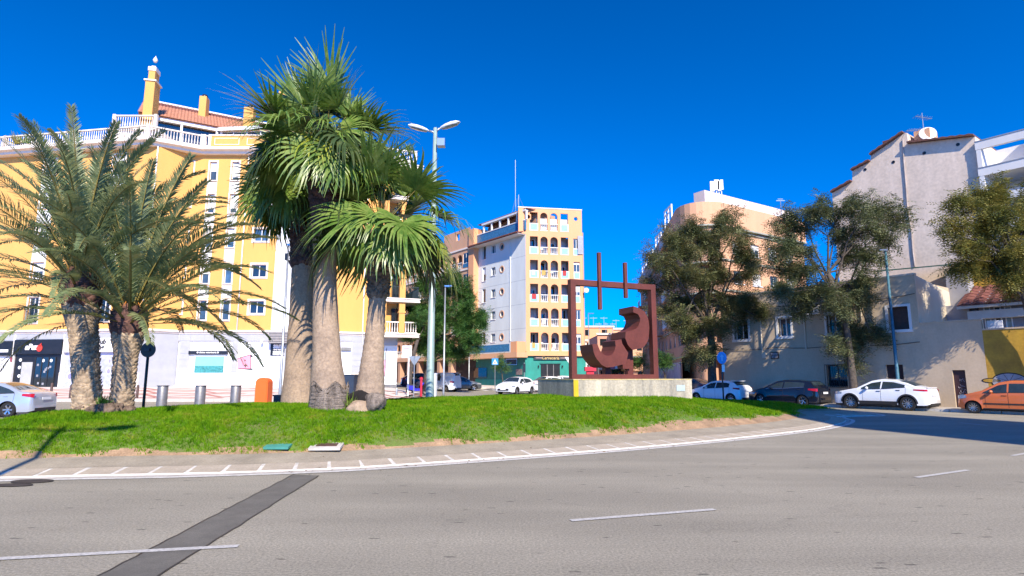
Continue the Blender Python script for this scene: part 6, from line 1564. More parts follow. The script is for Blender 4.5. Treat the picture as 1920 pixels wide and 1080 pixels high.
car('small white hatchback, first of the parked row by the beige house', PW, row(1350), RHD, L=4.05, W=1.75, wx=(.82, 3.4), wr=.31,
    top=[(0, .48), (.06, .66), (.3, .80), (.9, .95), (1.15, 1.0), (1.85, 1.38), (2.3, 1.44), (3.0, 1.42), (3.5, 1.32), (3.75, 1.15), (3.95, .98), (4.02, .8), (4.05, .5)],
    belt=[(0, .8), (1.1, .9), (2.5, .95), (3.6, 1.04), (4.05, 1.0)], pillars=(2.28,), glassx=(1.35, 3.28), ws=(1.22, 1.8), rw=(3.45, 3.78), tail=(.06, .48, .86, 1.0), head=(.05, .5, .6, .76), spokes=8, rimm=M_SILV, group='cars parked along the beige house', rear_plate='y', spoiler=(3.42, 1.41))
car('black hatchback with chrome window line, second of the parked row', PB, row(1479), RHD, L=4.4, W=1.8, wx=(.9, 3.5), wr=.32,
    top=[(0, .5), (.06, .7), (.35, .84), (.85, .98), (1.1, 1.03), (1.95, 1.44), (2.4, 1.5), (3.2, 1.49), (3.9, 1.42), (4.1, 1.2), (4.3, 1.0), (4.37, .8), (4.4, .5)],
    belt=[(0, .85), (1.1, .95), (2.5, 1.0), (3.6, 1.08), (4.4, 1.05)], pillars=(2.35,), glassx=(1.3, 3.6), ws=(1.2, 1.9), rw=(3.95, 4.12), tail=(.06, .55, .86, 1.02), spokes=5, group='cars parked along the beige house', rear_plate='y', seal=M_SILV)
car('white coupe style crossover with black wheels, third of the parked row', PW, row(1660), RHD, L=4.55, W=1.84, wx=(.92, 3.64), wr=.36, sill=.28,
    top=[(0, .55), (.05, .78), (.35, .92), (1.0, 1.05), (1.25, 1.1), (1.95, 1.48), (2.4, 1.56), (3.0, 1.53), (3.6, 1.38), (4.1, 1.17), (4.42, 1.12), (4.5, .95), (4.55, .55)],
    belt=[(0, .9), (1.2, 1.02), (2.6, 1.06), (3.6, 1.14), (4.55, 1.1)], pillars=(2.45,), glassx=(1.5, 3.55), ws=(1.35, 2.0), rw=(3.25, 4.0), tail=(.04, .62, .96, 1.07), head=(.05, .5, .76, .9), plastic=True, spokes=10, rimm=M_SILV, group='cars parked along the beige house', rear_plate='y', spoiler=(4.3, 1.15))
car('small orange hatchback at the right edge, last of the parked row', PO, row(1893), RHD, L=3.6, W=1.5, wx=(.62, 2.97), wr=.28,
    top=[(0, .5), (.05, .7), (.25, .84), (.75, .99), (.95, 1.04), (1.6, 1.42), (2.0, 1.5), (2.8, 1.5), (3.25, 1.44), (3.42, 1.2), (3.55, .95), (3.6, .5)],
    belt=[(0, .8), (1.0, .93), (2.0, .97), (3.6, 1.0)], pillars=(1.95,), glassx=(1.05, 3.05), ws=(1.02, 1.58), rw=(3.3, 3.44), tail=(.05, .25, .9, 1.25), head=(.04, .4, .66, .86), moulding=.44, spokes=10, rimm=M_SILV, group='cars parked along the beige house', tum=.26)
X, Y, _ = at(7, 776, 25.6)
car('silver saloon driving out of the left edge of the picture', PS, (X - .75, Y + .2, 0), (-.998, -.05), L=4.5, W=1.78, wx=(.9, 3.58), wr=.32,
    top=[(0, .5), (.06, .66), (.4, .78), (1.1, .92), (1.3, .97), (2.1, 1.38), (2.5, 1.45), (3.0, 1.43), (3.45, 1.3), (3.95, 1.08), (4.3, 1.04), (4.44, .95), (4.5, .5)],
    belt=[(0, .78), (1.3, .9), (2.8, .96), (3.9, 1.0), (4.5, .98)], pillars=(2.55,), glassx=(1.45, 3.75), ws=(1.35, 2.1), rw=(3.1, 3.85), tail=(.02, .42, .82, .98), spokes=6, moulding=.42, group='moving cars', rear_plate='y')
far_g = 'cars on the far street'
hat = dict(L=4.3, W=1.78, wx=(.85, 3.45), wr=.32, top=[(0, .5), (.06, .66), (.35, .82), (.95, .97), (1.2, 1.02), (1.9, 1.42), (2.4, 1.47), (3.1, 1.45), (3.6, 1.34), (4.0, 1.1), (4.25, .95), (4.3, .5)],
    belt=[(0, .8), (1.1, .92), (2.5, .97), (3.6, 1.06), (4.3, 1.02)], pillars=(2.35,), glassx=(1.4, 3.5), ws=(1.25, 1.88), rw=(3.6, 4.0), group=far_g, tail=(.05, .4, .85, 1.0), spokes=5)
def place(u, Y, dz=0.0): X = at(u, 725, Y)[0]; return (X, Y, g(X, Y))
car('white hatchback facing the viewer on the street before the green shop', PW, place(967, 51.5), (-.5, -.87), **hat)
car('white hatchback parked half hidden by the plinth', PW, place(1022, 58), (-.75, -.66), **hat)
car('dark grey hatchback parked before the green wall', PG, place(862, 61), (.93, .3), **hat)
car('white small car mostly hidden behind the plinth, under the shop door', PW, place(1046, 64), (-.95, -.2), **{**hat, 'L': 4.0})
car('dark blue car parked under the round green tree', paintm('navy', (.01, .02, .09)), place(792, 60), (.95, .25), **hat)
van = dict(L=4.4, W=1.8, wx=(.85, 3.55), wr=.31, top=[(0, .6), (.06, .85), (.3, .98), (.8, 1.1), (1.5, 1.7), (1.8, 1.8), (3.4, 1.82), (4.25, 1.8), (4.35, 1.6), (4.4, .5)], belt=[(0, .95), (1.0, 1.05), (4.4, 1.08)], pillars=(1.9,), glassx=(1.0, 2.9), ws=(.9, 1.5), rw=(4.26, 4.34), tum=.12, group=far_g, spokes=6)
car('small white van parked between the lamp posts on the far street', PW, place(822, 58), (-.9, .43), **van, wlab='van')
car('white van far down the street, seen under the sculpture', PW, place(1100, 86), (-.3, -.95), **{**van, 'L': 4.6}, wlab='van')
car('dark car far down the street under the sculpture, middle', PG, place(1135, 78), (-.2, -.98), **hat)
car('blue grey car far down the street near the right sculpture post', PS, place(1205, 74), (-.2, -.98), **hat)
car('dark car parked beyond the right end of the plinth', PG, place(1290, 50), (-.55, .83), **hat)
# blue motorbike under the tree
X, Y, _ = place(783, 46); mz = g(X, Y)
mt = thing('motorbike', 'blue scooter parked on the pavement under the round green tree', 'motorbike', (X, Y, mz), R(15))
for x_ in (-.62, .62): mb = MB(); mb.lathe([(.16, -.05), (.27, -.05), (.29, 0), (.27, .05), (.16, .05)], 16, 0, (0, 0, 0), 'y'); mb.build('wheel', M_RUB, mt, (x_, 0, .29))
PBL = paintm('blue', (.03, .03, .45))
MB().slab([(-.75, .5), (-.2, .35), (.25, .35), (.35, .75), (.5, .95), (.4, 1.0), (.22, .55), (-.2, .55), (-.25, .75), (-.85, .78)], -.14, .14).build('body', PBL, mt)
MB().slab([(-.8, .785), (-.15, .76), (-.2, .85), (-.8, .88)], -.13, .13).build('seat', M_PLAST, mt)
mb = MB(); mb.tube([(.35, -.3, 1.05), (.42, 0, 1.0), (.35, .3, 1.05)], .02, 6); mb.tube([(.42, 0, 1.0), (.62, 0, .3)], .03, 6); mb.build('handlebar', M_BLK, mt)
# red letter box and white awning down the street
X, Y, zt_ = at(1107, 688, 70); z0 = g(X, Y); pb = thing('post_box', 'red street kiosk seen under the sculpture, left', 'kiosk', (X, Y, z0)); hh = zt_ - z0
MB().box(-.5, .35, -.4, .4, 0, hh * .8).build('body', mat('red_paint', (.5, .02, .05), .5), pb); MB().box(-.7, .6, -.55, .55, hh * .8 + .001, hh).build('roof', mat('red_paint', (.5, .02, .05), .5), pb)
aw_ = thing('awning', 'white awning over the pavement seen under the sculpture, left', 'awning', (at(1095, 680, 76)[0], 76, g(9, 76)))
mb = MB(); mb.slab([(-1.6, 3.3), (1.8, 3.3), (1.8, 2.7), (-1.6, 2.9)], -1, 1); mb.build('canopy', M_PVC, aw_)
for x_ in (-1.5, 1.7): MB().tube([(x_, -.9, 0), (x_, -.9, 2.8)], .04, 6).build('post', M_STEEL, aw_)
pk = thing('market_stall', 'stall with a pink and white striped canopy far down the street', 'stall', (at(1155, 690, 82)[0], 82, g(12, 82)))
for i in range(5): MB().slab([(-1.5 + .6 * i, 2.3), (-.92 + .6 * i, 2.3), (-.92 + .6 * i - (i - 2) * .12, 3.1), (-1.5 + .6 * i - (i - 2) * .12, 3.1)], -.9, .9).build('canopy_strip', mat('pink_canopy', (.6, .2, .25), .7) if i % 2 else M_PVC, pk)
MB().box(-1.4, 1.4, -.7, .7, 0, 1.0).build('counter', M_PVC, pk)
for x_ in (-1.4, 1.4): MB().tube([(x_, -.8, 0), (x_, -.8, 2.3)], .03, 6).build('post', M_STEEL, pk)
# ================================================================== palms
M_FR = leafmat('date_palm_leaf', [(.08, .13, .06), (.16, .22, .10), (.28, .32, .15), (.44, .39, .17)], .42, 1.6, .3, .45)
M_FRS = leafmat('date_palm_old_leaf', [(.16, .15, .05), (.30, .25, .09), (.42, .33, .12)], .5, 3, .25)
M_RAC = mat('leaf_stalk', (.27, .22, .06), .5, ns=3, na=.2)
M_FAN = leafmat('fan_palm_leaf', [(.04, .10, .02), (.10, .19, .03), (.20, .28, .06), (.32, .36, .11)], .36, 1.8, .28, .6)
M_FANY = leafmat('fan_palm_leaf_bright', [(.16, .22, .02), (.32, .36, .04), (.45, .45, .12)], .36, 2.2, .3, .6)
M_FANO = leafmat('fan_palm_leaf_dark', [(.02, .045, .015), (.05, .085, .025), (.12, .13, .045)], .45, 2.0, .2, .5)
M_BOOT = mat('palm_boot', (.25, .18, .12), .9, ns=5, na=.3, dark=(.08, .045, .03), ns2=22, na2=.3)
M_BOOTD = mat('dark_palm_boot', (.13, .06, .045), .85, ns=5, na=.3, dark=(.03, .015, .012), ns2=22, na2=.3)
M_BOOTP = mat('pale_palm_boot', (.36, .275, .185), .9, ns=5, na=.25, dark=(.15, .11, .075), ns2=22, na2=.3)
M_PTR = mat('smooth_palm_trunk', (.36, .265, .185), .9, ns=1.6, na=.12, dark=(.23, .17, .125), ns2=16, na2=.2, bump=.7, bs=28)
M_PBASE = mat('frayed_palm_base', (.22, .18, .15), .95, ns=7, na=.3, dark=(.07, .055, .045), streak=6, ns2=30, na2=.3, bump=1, bs=40)
def curve_xz(L, e0, droop, n, pw=1.6):
    """a stalk leaving along +x at elevation e0 and bending down by droop radians over its length"""
    p = np.zeros((n + 1, 3)); t = np.zeros((n + 1, 3))
    for i in range(n + 1):
        a = e0 - droop * (i / n) ** pw; t[i] = (math.cos(a), 0, math.sin(a))
        if i < n: p[i + 1] = p[i] + t[i] * L / n
    return p, t
def feather(L, e0, droop, rng, twist=0.0, leafl=.42, n=64):
    p, t = curve_xz(L, e0, droop, n); V, Fq, mi = [], [], []
    r0 = .035
    for i in range(0, n, 4):       # stalk, as a thin triangular rod
        j = min(n, i + 4); ra, rb_ = r0 * (1 - i / n) + .005, r0 * (1 - j / n) + .005; k = len(V)
        for q, r_ in ((i, ra), (j, rb_)):
            nrm = np.array([-t[q][2], 0, t[q][0]]); V += [p[q] + nrm * r_ * .5, p[q] + np.array([0, r_, 0]), p[q] - np.array([0, r_, 0])]
        Fq += [(k, k + 3, k + 4, k + 1), (k + 1, k + 4, k + 5, k + 2), (k + 2, k + 5, k + 3, k)]; mi += [1, 1, 1]
    for i in range(int(n * .13), n + 1):
        s = i / n; ll = leafl * (min(1, .35 + 2.4 * (s - .1)) if s < .4 else 1) * (1 - max(0, (s - .55)) * 1.35); ll = max(ll, .1)
        nrm = np.array([-t[i][2], 0, t[i][0]])
        for sd_ in (-1, 1):
            fwd = .75 + .5 * s + rng.normal(0, .1); up = .42 + rng.normal(0, .13); d = t[i] * fwd + np.array([0, sd_, 0]) * (1.0 - .25 * s) + nrm * up
            d /= np.linalg.norm(d); d2 = d + np.array([0, 0, -.28 - .2 * rng.random()]); d2 /= np.linalg.norm(d2)
            wv = np.cross(d, nrm); wv /= np.linalg.norm(wv) + 1e-9; wv = wv * .0135 + nrm * .005; l_ = ll * rng.uniform(.85, 1.1); k = len(V); b0 = p[i]
            m1 = b0 + d * l_ * .5; V += [b0 - wv * .4, b0 + wv * .4, m1 + wv * 1.25, m1 - wv * 1.25, m1 + d2 * l_ * .5 + wv * .2, m1 + d2 * l_ * .5 - wv * .2]
            Fq += [(k, k + 1, k + 2, k + 3), (k + 3, k + 2, k + 4, k + 5)]; mi += [0, 0]
    return np.array(V), np.array(Fq), mi
def fan(Lp, e0, droop, rng, R_=1.0, nseg=34, fold=0.25, sag=1.0):
    p, t = curve_xz(Lp, e0, droop * .5, 8); V, Fq, mi = [], [], []
    for i in range(8):
        k = len(V)
        for q in (i, i + 1):
            r_ = .028 - .002 * q; nrm = np.array([-t[q][2], 0, t[q][0]]); V += [p[q] + nrm * r_ * .4, p[q] + np.array([0, r_, 0]), p[q] - np.array([0, r_, 0])]
        Fq += [(k, k + 3, k + 4, k + 1), (k + 1, k + 4, k + 5, k + 2), (k + 2, k + 5, k + 3, k)]; mi += [1, 1, 1]
    hub = p[-1]; a0 = e0 - droop * .5; fd_ = a0 - droop * .35
    ex = np.array([math.cos(fd_), 0, math.sin(fd_)]); ey = np.array([0, 1., 0]); ez = np.cross(ex, ey) * -1
    ez = np.array([-ex[2], 0, ex[0]])
    ph = np.linspace(-2.15, 2.15, nseg)
    for j, a in enumerate(ph):
        l_ = R_ * (1 - .30 * (abs(a) / 2.15) ** 2) * rng.uniform(.8, 1.12)
        d = ex * math.cos(a) + ey * math.sin(a) + ez * (fold * (1 if j % 2 else .6) * (abs(math.sin(a)) ** .7)); d /= np.linalg.norm(d)
        sd_ = np.cross(d, ez); sd_ /= np.linalg.norm(sd_)
        pts = [hub]; dd = d.copy(); st_ = l_ / 5
        for q in range(5):
            g_ = 0 if q < 2 else sag * (.22 + .38 * (q - 2)) * rng.uniform(.8, 1.2)
            dd = dd + np.array([rng.normal(0, .03), rng.normal(0, .03), -g_]) ; dd /= np.linalg.norm(dd); pts.append(pts[-1] + dd * st_)
        ws_ = [.012, .030, .034, .021, .010, .003]; k = len(V)
        for q in range(6): V += [pts[q] - sd_ * ws_[q] * R_, pts[q] + sd_ * ws_[q] * R_]
        for q in range(5): Fq.append((k + 2 * q, k + 2 * q + 1, k + 2 * q + 3, k + 2 * q + 2)); mi.append(0)
    return np.array(V), np.array(Fq), mi
def boots(path, rads, z0s, z1s, rng, rows, per, size, out=.5, lift=.6):
    """old leaf bases wrapped in a spiral round a trunk"""
    T = np.array([(-.5, 0, 0), (.5, 0, 0), (.38, .30, .55), (-.38, .30, .55), (0, .42, .95), (-.3, .05, .75), (.3, .05, .75)], float)
    TF = np.array([(0, 1, 2, 3), (3, 2, 4, 4), (0, 3, 5, 5), (1, 6, 2, 2), (5, 3, 4, 4), (6, 4, 2, 2)]); TF = np.array([(0, 1, 2, 3), (0, 3, 5, 0), (1, 6, 2, 1)])
    T = np.array([(-.5, 0, 0), (.5, 0, 0), (.42, .28, .5), (-.42, .28, .5), (-.2, .5, 1.0), (.2, .5, 1.0), (-.5, -.1, .7), (.5, -.1, .7)], float)
    TF = np.array([(0, 1, 2, 3), (3, 2, 5, 4), (0, 3, 4, 6), (1, 7, 5, 2), (6, 4, 5, 7)])
    M, P = [], []
    path = np.array(path); zz_ = path[:, 2]
    for r_ in range(rows):
        z = z0s + (z1s - z0s) * r_ / rows
        cx = np.interp(z, zz_, path[:, 0]); cy = np.interp(z, zz_, path[:, 1]); rr = np.interp(z, zz_, rads)
        for k in range(per):
            a = 2 * math.pi * (k + .5 * (r_ % 2)) / per + rng.normal(0, .05); s = size * rng.uniform(.75, 1.15); ca, sa = math.cos(a), math.sin(a)
            rad = np.array([ca, sa, 0]); tan = np.array([-sa, ca, 0]); up = np.array([0, 0, 1.0]); tl = rng.normal(0, .12)
            w_ = 2 * math.pi * rr / per * 1.15
            M.append(np.stack([tan * w_ + up * w_ * tl, rad * s * out, up * s * lift + rad * s * .12], 1)); P.append(np.array([cx, cy, z + rng.normal(0, .015)]) + rad * (rr - .02))
    return stamp(T, TF, np.array(M), np.array(P))
def trunk_mesh(path, rads, n, rng, bumps=.02, ring=None):
    path = np.array(path, float); zs = np.linspace(path[0, 2], path[-1, 2], 90); V = []
    for i, z in enumerate(zs):
        cx, cy = np.interp(z, path[:, 2], path[:, 0]), np.interp(z, path[:, 2], path[:, 1]); r_ = np.interp(z, path[:, 2], rads)
        for k in range(n):
            a = 2 * math.pi * k / n; rr = r_ * (1 + bumps * (math.sin(3 * a + z * 1.3) * .5 + math.sin(7 * a - z * 2.1) * .25)) + (.006 * math.sin(z * 75) if ring else 0) + rng.normal(0, .0025)
            V.append((cx + rr * math.cos(a), cy + rr * math.sin(a), z))
    i = np.arange(len(zs) - 1)[:, None] * n; k = np.arange(n)[None]; k2 = (k + 1) % n
    return np.array(V), np.stack([i + k, i + k2, i + n + k2, i + n + k], -1).reshape(-1, 4)
# frond shapes shared by both date palms, by how steeply they rise
rngp = np.random.default_rng(21)
def feather_set(L, leafl, n):
    out = []
    for (e, dr) in ((82, 35), (72, 50), (62, 62), (50, 58), (38, 60), (24, 58), (10, 60), (-6, 50), (-25, 45), (-45, 30)):
        out.append([])
        for q in range(2):
            V, Fq, mi = feather(L * rngp.uniform(.95, 1.05) * (1 if e > 20 else .85), R(e), R(dr) * rngp.uniform(.85, 1.15), rngp, leafl=leafl, n=n)
            out[-1].append((V, Fq, mi))
    return out
FS = feather_set(4.0, .44, 96)
FM = [[np_mesh('frond', v, f, [M_FR, M_RAC], False, m_) for v, f, m_ in c] for c in FS]
FMO = [[np_mesh('frond', v, f, [M_FRS, M_RAC], False, m_) for v, f, m_ in c] for c in FS[6:]]
def date_palm(label, base, top, r0, r1, nfr, seed, az0, skew=()):
    rng = np.random.default_rng(seed); t = thing('date_palm', label, 'palm tree', base, 0, 'date palms on the lawn')
    b = np.array(base); T = np.array(top) - b; H = T[2]
    path = [(T[0] * s ** 1.2, T[1] * s, H * s - .3 * (1 - s)) for s in np.linspace(0, 1, 9)]; rads = [r0 * 1.15, r0, r0 * .95, r0 * .95, r0 * .98, r0, r1 * .98, r1, r1 * .9]
    V, Fq = trunk_mesh(path, rads, 18, rng); link('trunk', np_mesh('trunk', V, Fq, M_BOOTP, True), t)
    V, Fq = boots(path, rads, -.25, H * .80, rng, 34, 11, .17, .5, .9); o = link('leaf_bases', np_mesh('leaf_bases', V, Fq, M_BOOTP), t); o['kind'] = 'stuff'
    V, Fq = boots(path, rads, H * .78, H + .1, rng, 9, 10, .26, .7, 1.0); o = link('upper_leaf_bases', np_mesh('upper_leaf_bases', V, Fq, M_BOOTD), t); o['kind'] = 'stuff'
    for k in range(nfr):
        s = (k + .5) / nfr; ci = int(min(8.99, 7.0 * s ** 1.1)); a = k * 2.39996 + az0 + rng.normal(0, .12)
        old = ci >= 7 and rng.random() < .3
        me = (FMO[ci - 6] if old else FM[ci])[int(rng.integers(0, 2))]
        sc_ = rng.uniform(.88, 1.08); rr = .05 + .22 * s
        link('frond', me, t, (T[0] + rr * math.cos(a), T[1] + rr * math.sin(a), H + .35 - .55 * s), rot=(rng.normal(0, .09), rng.normal(0, .06), a), scale=sc_)
    # orange fruit stalks in the crown
    mb = MB()
    for k in range(9):
        a = rng.uniform(0, 6.28); p0_ = Vector((T[0] + .25 * math.cos(a), T[1] + .25 * math.sin(a), H + .1)); mb.tube([p0_, p0_ + Vector((.2 * math.cos(a), .2 * math.sin(a), .25)), p0_ + Vector((.36 * math.cos(a), .36 * math.sin(a), .12))], [.02, .012, .004], 4)
    mb.build('fruit_stalks', mat('fruit_stalk', (.55, .20, .03), .6, ns=5, na=.2), t, kind='stuff')
    return t
Y = 14.5; X = at(166, 770, Y)[0]; tx = at(141, 525, Y)
date_palm('left date palm of the pair, leaning left at the lawn edge', (X, Y, mh(X, Y) - .05), (tx[0], Y + .1, tx[2]), .29, .38, 58, 31, .4)
Y = 15.0; X = at(227, 765, Y)[0]; tx = at(243, 595, Y)
date_palm('right date palm of the pair, with fronds reaching over the yellow facade', (X, Y, mh(X, Y) - .05), (tx[0], Y, tx[2]), .25, .34, 60, 47, 2.1)
# fan palms
def fan_set(Lp, R_):
    out = []
    for (e, dr, fo, sg) in ((80, 14, 1.3, .04), (66, 18, 1.1, .07), (52, 26, .8, .12), (38, 40, .5, .35), (24, 60, .35, .8), (8, 78, .3, 1.1), (-12, 80, .4, 1.3), (-35, 62, .5, 1.3), (-58, 40, .6, 1.0)):
        out.append([fan(Lp * rngp.uniform(.9, 1.1), R(e), R(dr), rngp, R_, 38, fo, sg) for q in range(2)])
    return out
FN = fan_set(1.25, 1.45)
FNm = {k: [[np_mesh('palm_leaf', v, f, [mm, M_RAC], False, m_) for v, f, m_ in c] for c in FN] for k, mm in (('n', M_FAN), ('y', M_FANY), ('d', M_FANO))}
def fan_palm(label, base, top, radii, boots_from, nlf, seed, sc=1.0, dark_boots=True, frayed=True, cmax=8.99, pw=.95):
    rng = np.random.default_rng(seed); t = thing('fan_palm', label, 'palm tree', base, 0, 'fan palms on the lawn')
    b = np.array(base); T = np.array(top) - b; H = T[2]; n = len(radii)
    path = [(T[0] * (s + .12 * math.sin(s * 3.1)), T[1] * s, H * s - (.3 if s == 0 else 0)) for s in np.linspace(0, 1, n)]
    V, Fq = trunk_mesh(path, radii, 26, rng, .035, True); link('trunk', np_mesh('trunk', V, Fq, M_PTR, True), t)
    if frayed:
        rr = [radii[0] * 1.03, radii[0] * 1.02, np.interp(.1, np.linspace(0, 1, n), radii)]
        V, Fq = trunk_mesh([(0, 0, -.3), (0, 0, .3), (path[1][0] * .3, 0, .62)], [radii[0] * 1.06, radii[0] * 1.02, radii[0] * .93], 40, rng, .05)
        V[:, 2] += np.where(V[:, 2] > .45, .12 * np.sin(np.arctan2(V[:, 1], V[:, 0]) * 5) + rng.normal(0, .012, len(V)), 0); V += rng.normal(0, .006, V.shape)
        link('frayed_base', np_mesh('frayed_base', V, Fq, M_PBASE), t)
    V, Fq = boots(path, [r_ * 1.02 for r_ in radii], H * boots_from, H, rng, int(H * (1 - boots_from) / .085), 10, .24, .75, .8)
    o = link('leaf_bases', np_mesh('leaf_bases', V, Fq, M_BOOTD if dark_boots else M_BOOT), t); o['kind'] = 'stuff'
    for k in range(nlf):
        s = (k + .5) / nlf; ci = int(min(cmax, 9 * s ** pw)); a = k * 2.39996 + seed + rng.normal(0, .15)
        kd = 'n'; q = rng.random()
        if ci >= 3 and q < .17: kd = 'y'
        elif ci >= 5 and q < .55: kd = 'd'
        me = FNm[kd][ci][int(rng.integers(0, 2))]; rr = .05 + .26 * s
        link('palm_leaf', me, t, (T[0] + rr * math.cos(a), T[1] + rr * math.sin(a), H + .45 - .75 * s), rot=(rng.normal(0, .38), rng.normal(0, .14), a), scale=sc * rng.uniform(.78, 1.12))
    return t
Y = 15.5; X = at(616, 768, Y)[0]; tp = at(610, 292, Y)
fan_palm('thickest fan palm, in the middle of the three, with the highest crown', (X, Y, mh(X, Y) - .03), (tp[0], Y, tp[2]), [.50, .45, .38, .34, .32, .31, .30, .30, .29, .36, .42, .40], .68, 54, 3, .97, cmax=5.4, pw=.75)
Y = 18.0; X = at(560, 752, Y)[0]; tp = at(574, 350, Y)
fan_palm('shaded fan palm behind and left of the middle one', (X, Y, mh(X, Y) - .03), (tp[0], Y, tp[2]), [.54, .48, .42, .38, .35, .34, .33, .33, .33, .38, .42, .40], .62, 44, 5, 1.02, frayed=False, cmax=6.7, pw=.66)
Y = 15.8; X = at(690, 765, Y)[0]; tp = at(716, 440, Y)
rp = fan_palm('shorter fan palm on the right with a hollow rotten base', (X, Y, mh(X, Y) - .03), (tp[0], Y, tp[2]), [.42, .38, .33, .29, .26, .24, .23, .24, .30, .32, .30], .62, 40, 8, 1.0, dark_boots=False, frayed=False, cmax=5.2, pw=.8)
# hollow and burr at its foot
def lump(name, m, par, loc, rad, seed, sc=(1, 1, 1), amp=.18):
    rng = np.random.default_rng(seed); n1, n2 = 18, 12; V = []
    for i in range(n2 + 1):
        th = math.pi * i / n2
        for k in range(n1):
            ph = 2 * math.pi * k / n1; r_ = rad * (1 + amp * math.sin(2.3 * ph + 3 * th + seed) * math.sin(th) + .5 * amp * math.sin(5 * ph + 4 * th) * math.sin(th))
            V.append((r_ * math.sin(th) * math.cos(ph) * sc[0], r_ * math.sin(th) * math.sin(ph) * sc[1], r_ * math.cos(th) * sc[2]))
    i = np.arange(n2)[:, None] * n1; k = np.arange(n1)[None]; k2 = (k + 1) % n1
    return link(name, np_mesh(name, np.array(V), np.stack([i + k, i + n1 + k, i + n1 + k2, i + k2], -1).reshape(-1, 4), m, True), par, loc)
lump('root_burr', M_PBASE, rp, (.27, -.42, .16), .27, 4); lump('root_hollow', mat('rotten_hollow', (.012, .009, .008), 1, ns=8, na=.2), rp, (-.12, -.36, .30), .26, 2, (1.1, .7, .75)); lump('root_foot', M_PTR, rp, (-.12, -.52, .0), .27, 7, (1.2, .8, .9))
X, Y = -4.15, 15.4
tuft((X, Y, mh(X, Y)), .55, 'grass_clump', 'long grass clump between the two right palm trunks', 'grass clump', 15, leafmat('long_grass', [(.10, .17, .02), (.2, .27, .04)], .5, 5), 80, up=1.6)
# ivy and rubble at the feet of the date palms
X, Y = at(192, 755, 14.4)[0], 14.4
tuft((X, Y, mh(X, Y) + .08), .34, 'ivy_clump', 'bright green ivy between the feet of the date palms', 'ivy', 17, leafmat('ivy_leaf', [(.05, .14, .015), (.12, .24, .03)], .5, 8), 160)
for i, (u, v, r_) in enumerate(((178, 762, .2), (200, 765, .24), (150, 768, .2), (222, 765, .22), (240, 764, .15))):
    Yq = 14.1 + .1 * i; Xq = at(u, v, Yq)[0]; tag(lump('rubble_stone', mat('brown_rubble', (.17, .12, .085), .95, ns=7, na=.3, dark=(.06, .04, .03), bump=1, bs=20), None, (Xq, Yq, mh(Xq, Yq) + .03), r_ * .72, i * 2 + 1, (1.15, .8, 1.0), .42), ['brown stone just right of the left date palm foot', 'largest brown stone between the date palms', 'brown stone at the left date palm foot', 'brown stone at the right date palm foot', 'small brown stone right of the right date palm'][i], 'stone', 'stones at the date palms')

# ================================================================== broadleaf trees
def tree(label, base, trunk_path, r0, clumps, leafm, seed, nleaf, leafs=(.22, .07), droop=.5, kids=5, name='tree', cat='tree', group=None, density=1.0):
    """trunk, limbs reaching every clump of the crown, twigs, and leaf sprays round the twigs; clumps = (x,y,z,r) in world space"""
    rng = np.random.default_rng(seed); t = thing(name, label, cat, base, 0, group); b = Vector(base)
    tr = MB(); P0 = [Vector(p) - b for p in trunk_path]; tr.tube([Vector((0, 0, -.1))] + P0, [r0 * 1.25] + [r0 * (1 - .45 * i / len(P0)) for i in range(len(P0))], 9); tr.build('trunk', M_BRANCH, t, smooth=True)
    lb = MB(); pts = []; wts = []
    for (x, y, z, r_) in clumps:
        c = Vector((x, y, z)) - b; k = int(rng.integers(max(0, len(P0) - 3), len(P0))); s = P0[k]; mid = s.lerp(c, .5) + Vector((0, 0, .12 * (c - s).length)) + Vector(rng.normal(0, .25, 3)); c2 = s.lerp(c, .8) + Vector(rng.normal(0, .15, 3))
        ra = r0 * .32; lb.tube([s, mid, c2, c], [ra, ra * .6, ra * .38, ra * .2], 6)
        for q in range(kids):
            d = Vector(rng.normal(0, 1, 3)); d.z = d.z * .7 + .15; d.normalize(); st_ = mid.lerp(c, rng.uniform(.3, 1)); e = c + d * r_ * rng.uniform(.6, 1.0); m2 = st_.lerp(e, .5) + Vector(rng.normal(0, .1, 3))
            lb.tube([st_, m2, e], [ra * .28, ra * .16, ra * .05], 4, cap=False)
            for w_ in range(5):
                f = st_.lerp(e, .35 + .65 * (w_ + 1) / 5); e2 = f + Vector(rng.normal(0, 1, 3)).normalized() * r_ * rng.uniform(.25, .5); lb.tube([f, e2], [ra * .08, ra * .03], 3, cap=False); pts.append((f, e2)); wts.append(r_)
    lb.build('limbs', M_BRANCH, t)
    w_ = np.array(wts); w_ = w_ / w_.sum(); idx = rng.choice(len(pts), nleaf, p=w_)
    A0 = np.array([pts[i][0] for i in idx]); A1 = np.array([pts[i][1] for i in idx]); s = rng.uniform(.1, 1.15, nleaf)[:, None]; Pn = A0 + (A1 - A0) * s + rng.normal(0, .15, (nleaf, 3))
    L_, wd = leafs; T = []; TF = []
    for k in range(7):    # one spray: leaflets either side of a drooping stalk
        x = .15 + .14 * k; sd_ = (-1) ** k; ang = .9; dx, dy = math.cos(ang) * .34, math.sin(ang) * .34 * sd_; q = len(T); z = -.25 * x * x * droop * 2
        T += [(x, 0, z), (x + dx * .5 - .05, dy * .5 + .04 * sd_ * 0, z - .02), (x + dx, dy, z - .08), (x + dx * .5 + .07, dy * .5 - .02, z - .03)]; TF.append((q, q + 1, q + 2, q + 3))
    T = np.array(T) * np.array([L_, L_ * wd / .07, L_]); TF = np.array(TF)
    V, Fq = stamp(T, TF, rotmats(nleaf, rng, .55) * rng.uniform(.6, 1.25, nleaf)[:, None, None], Pn)
    link('crown', np_mesh('crown', V, Fq, leafm), t); return t
M_LV1 = leafmat('olive_brown_leaves', [(.05, .07, .03), (.11, .135, .05), (.19, .185, .075), (.31, .22, .10)], .6, 1.1, .22)
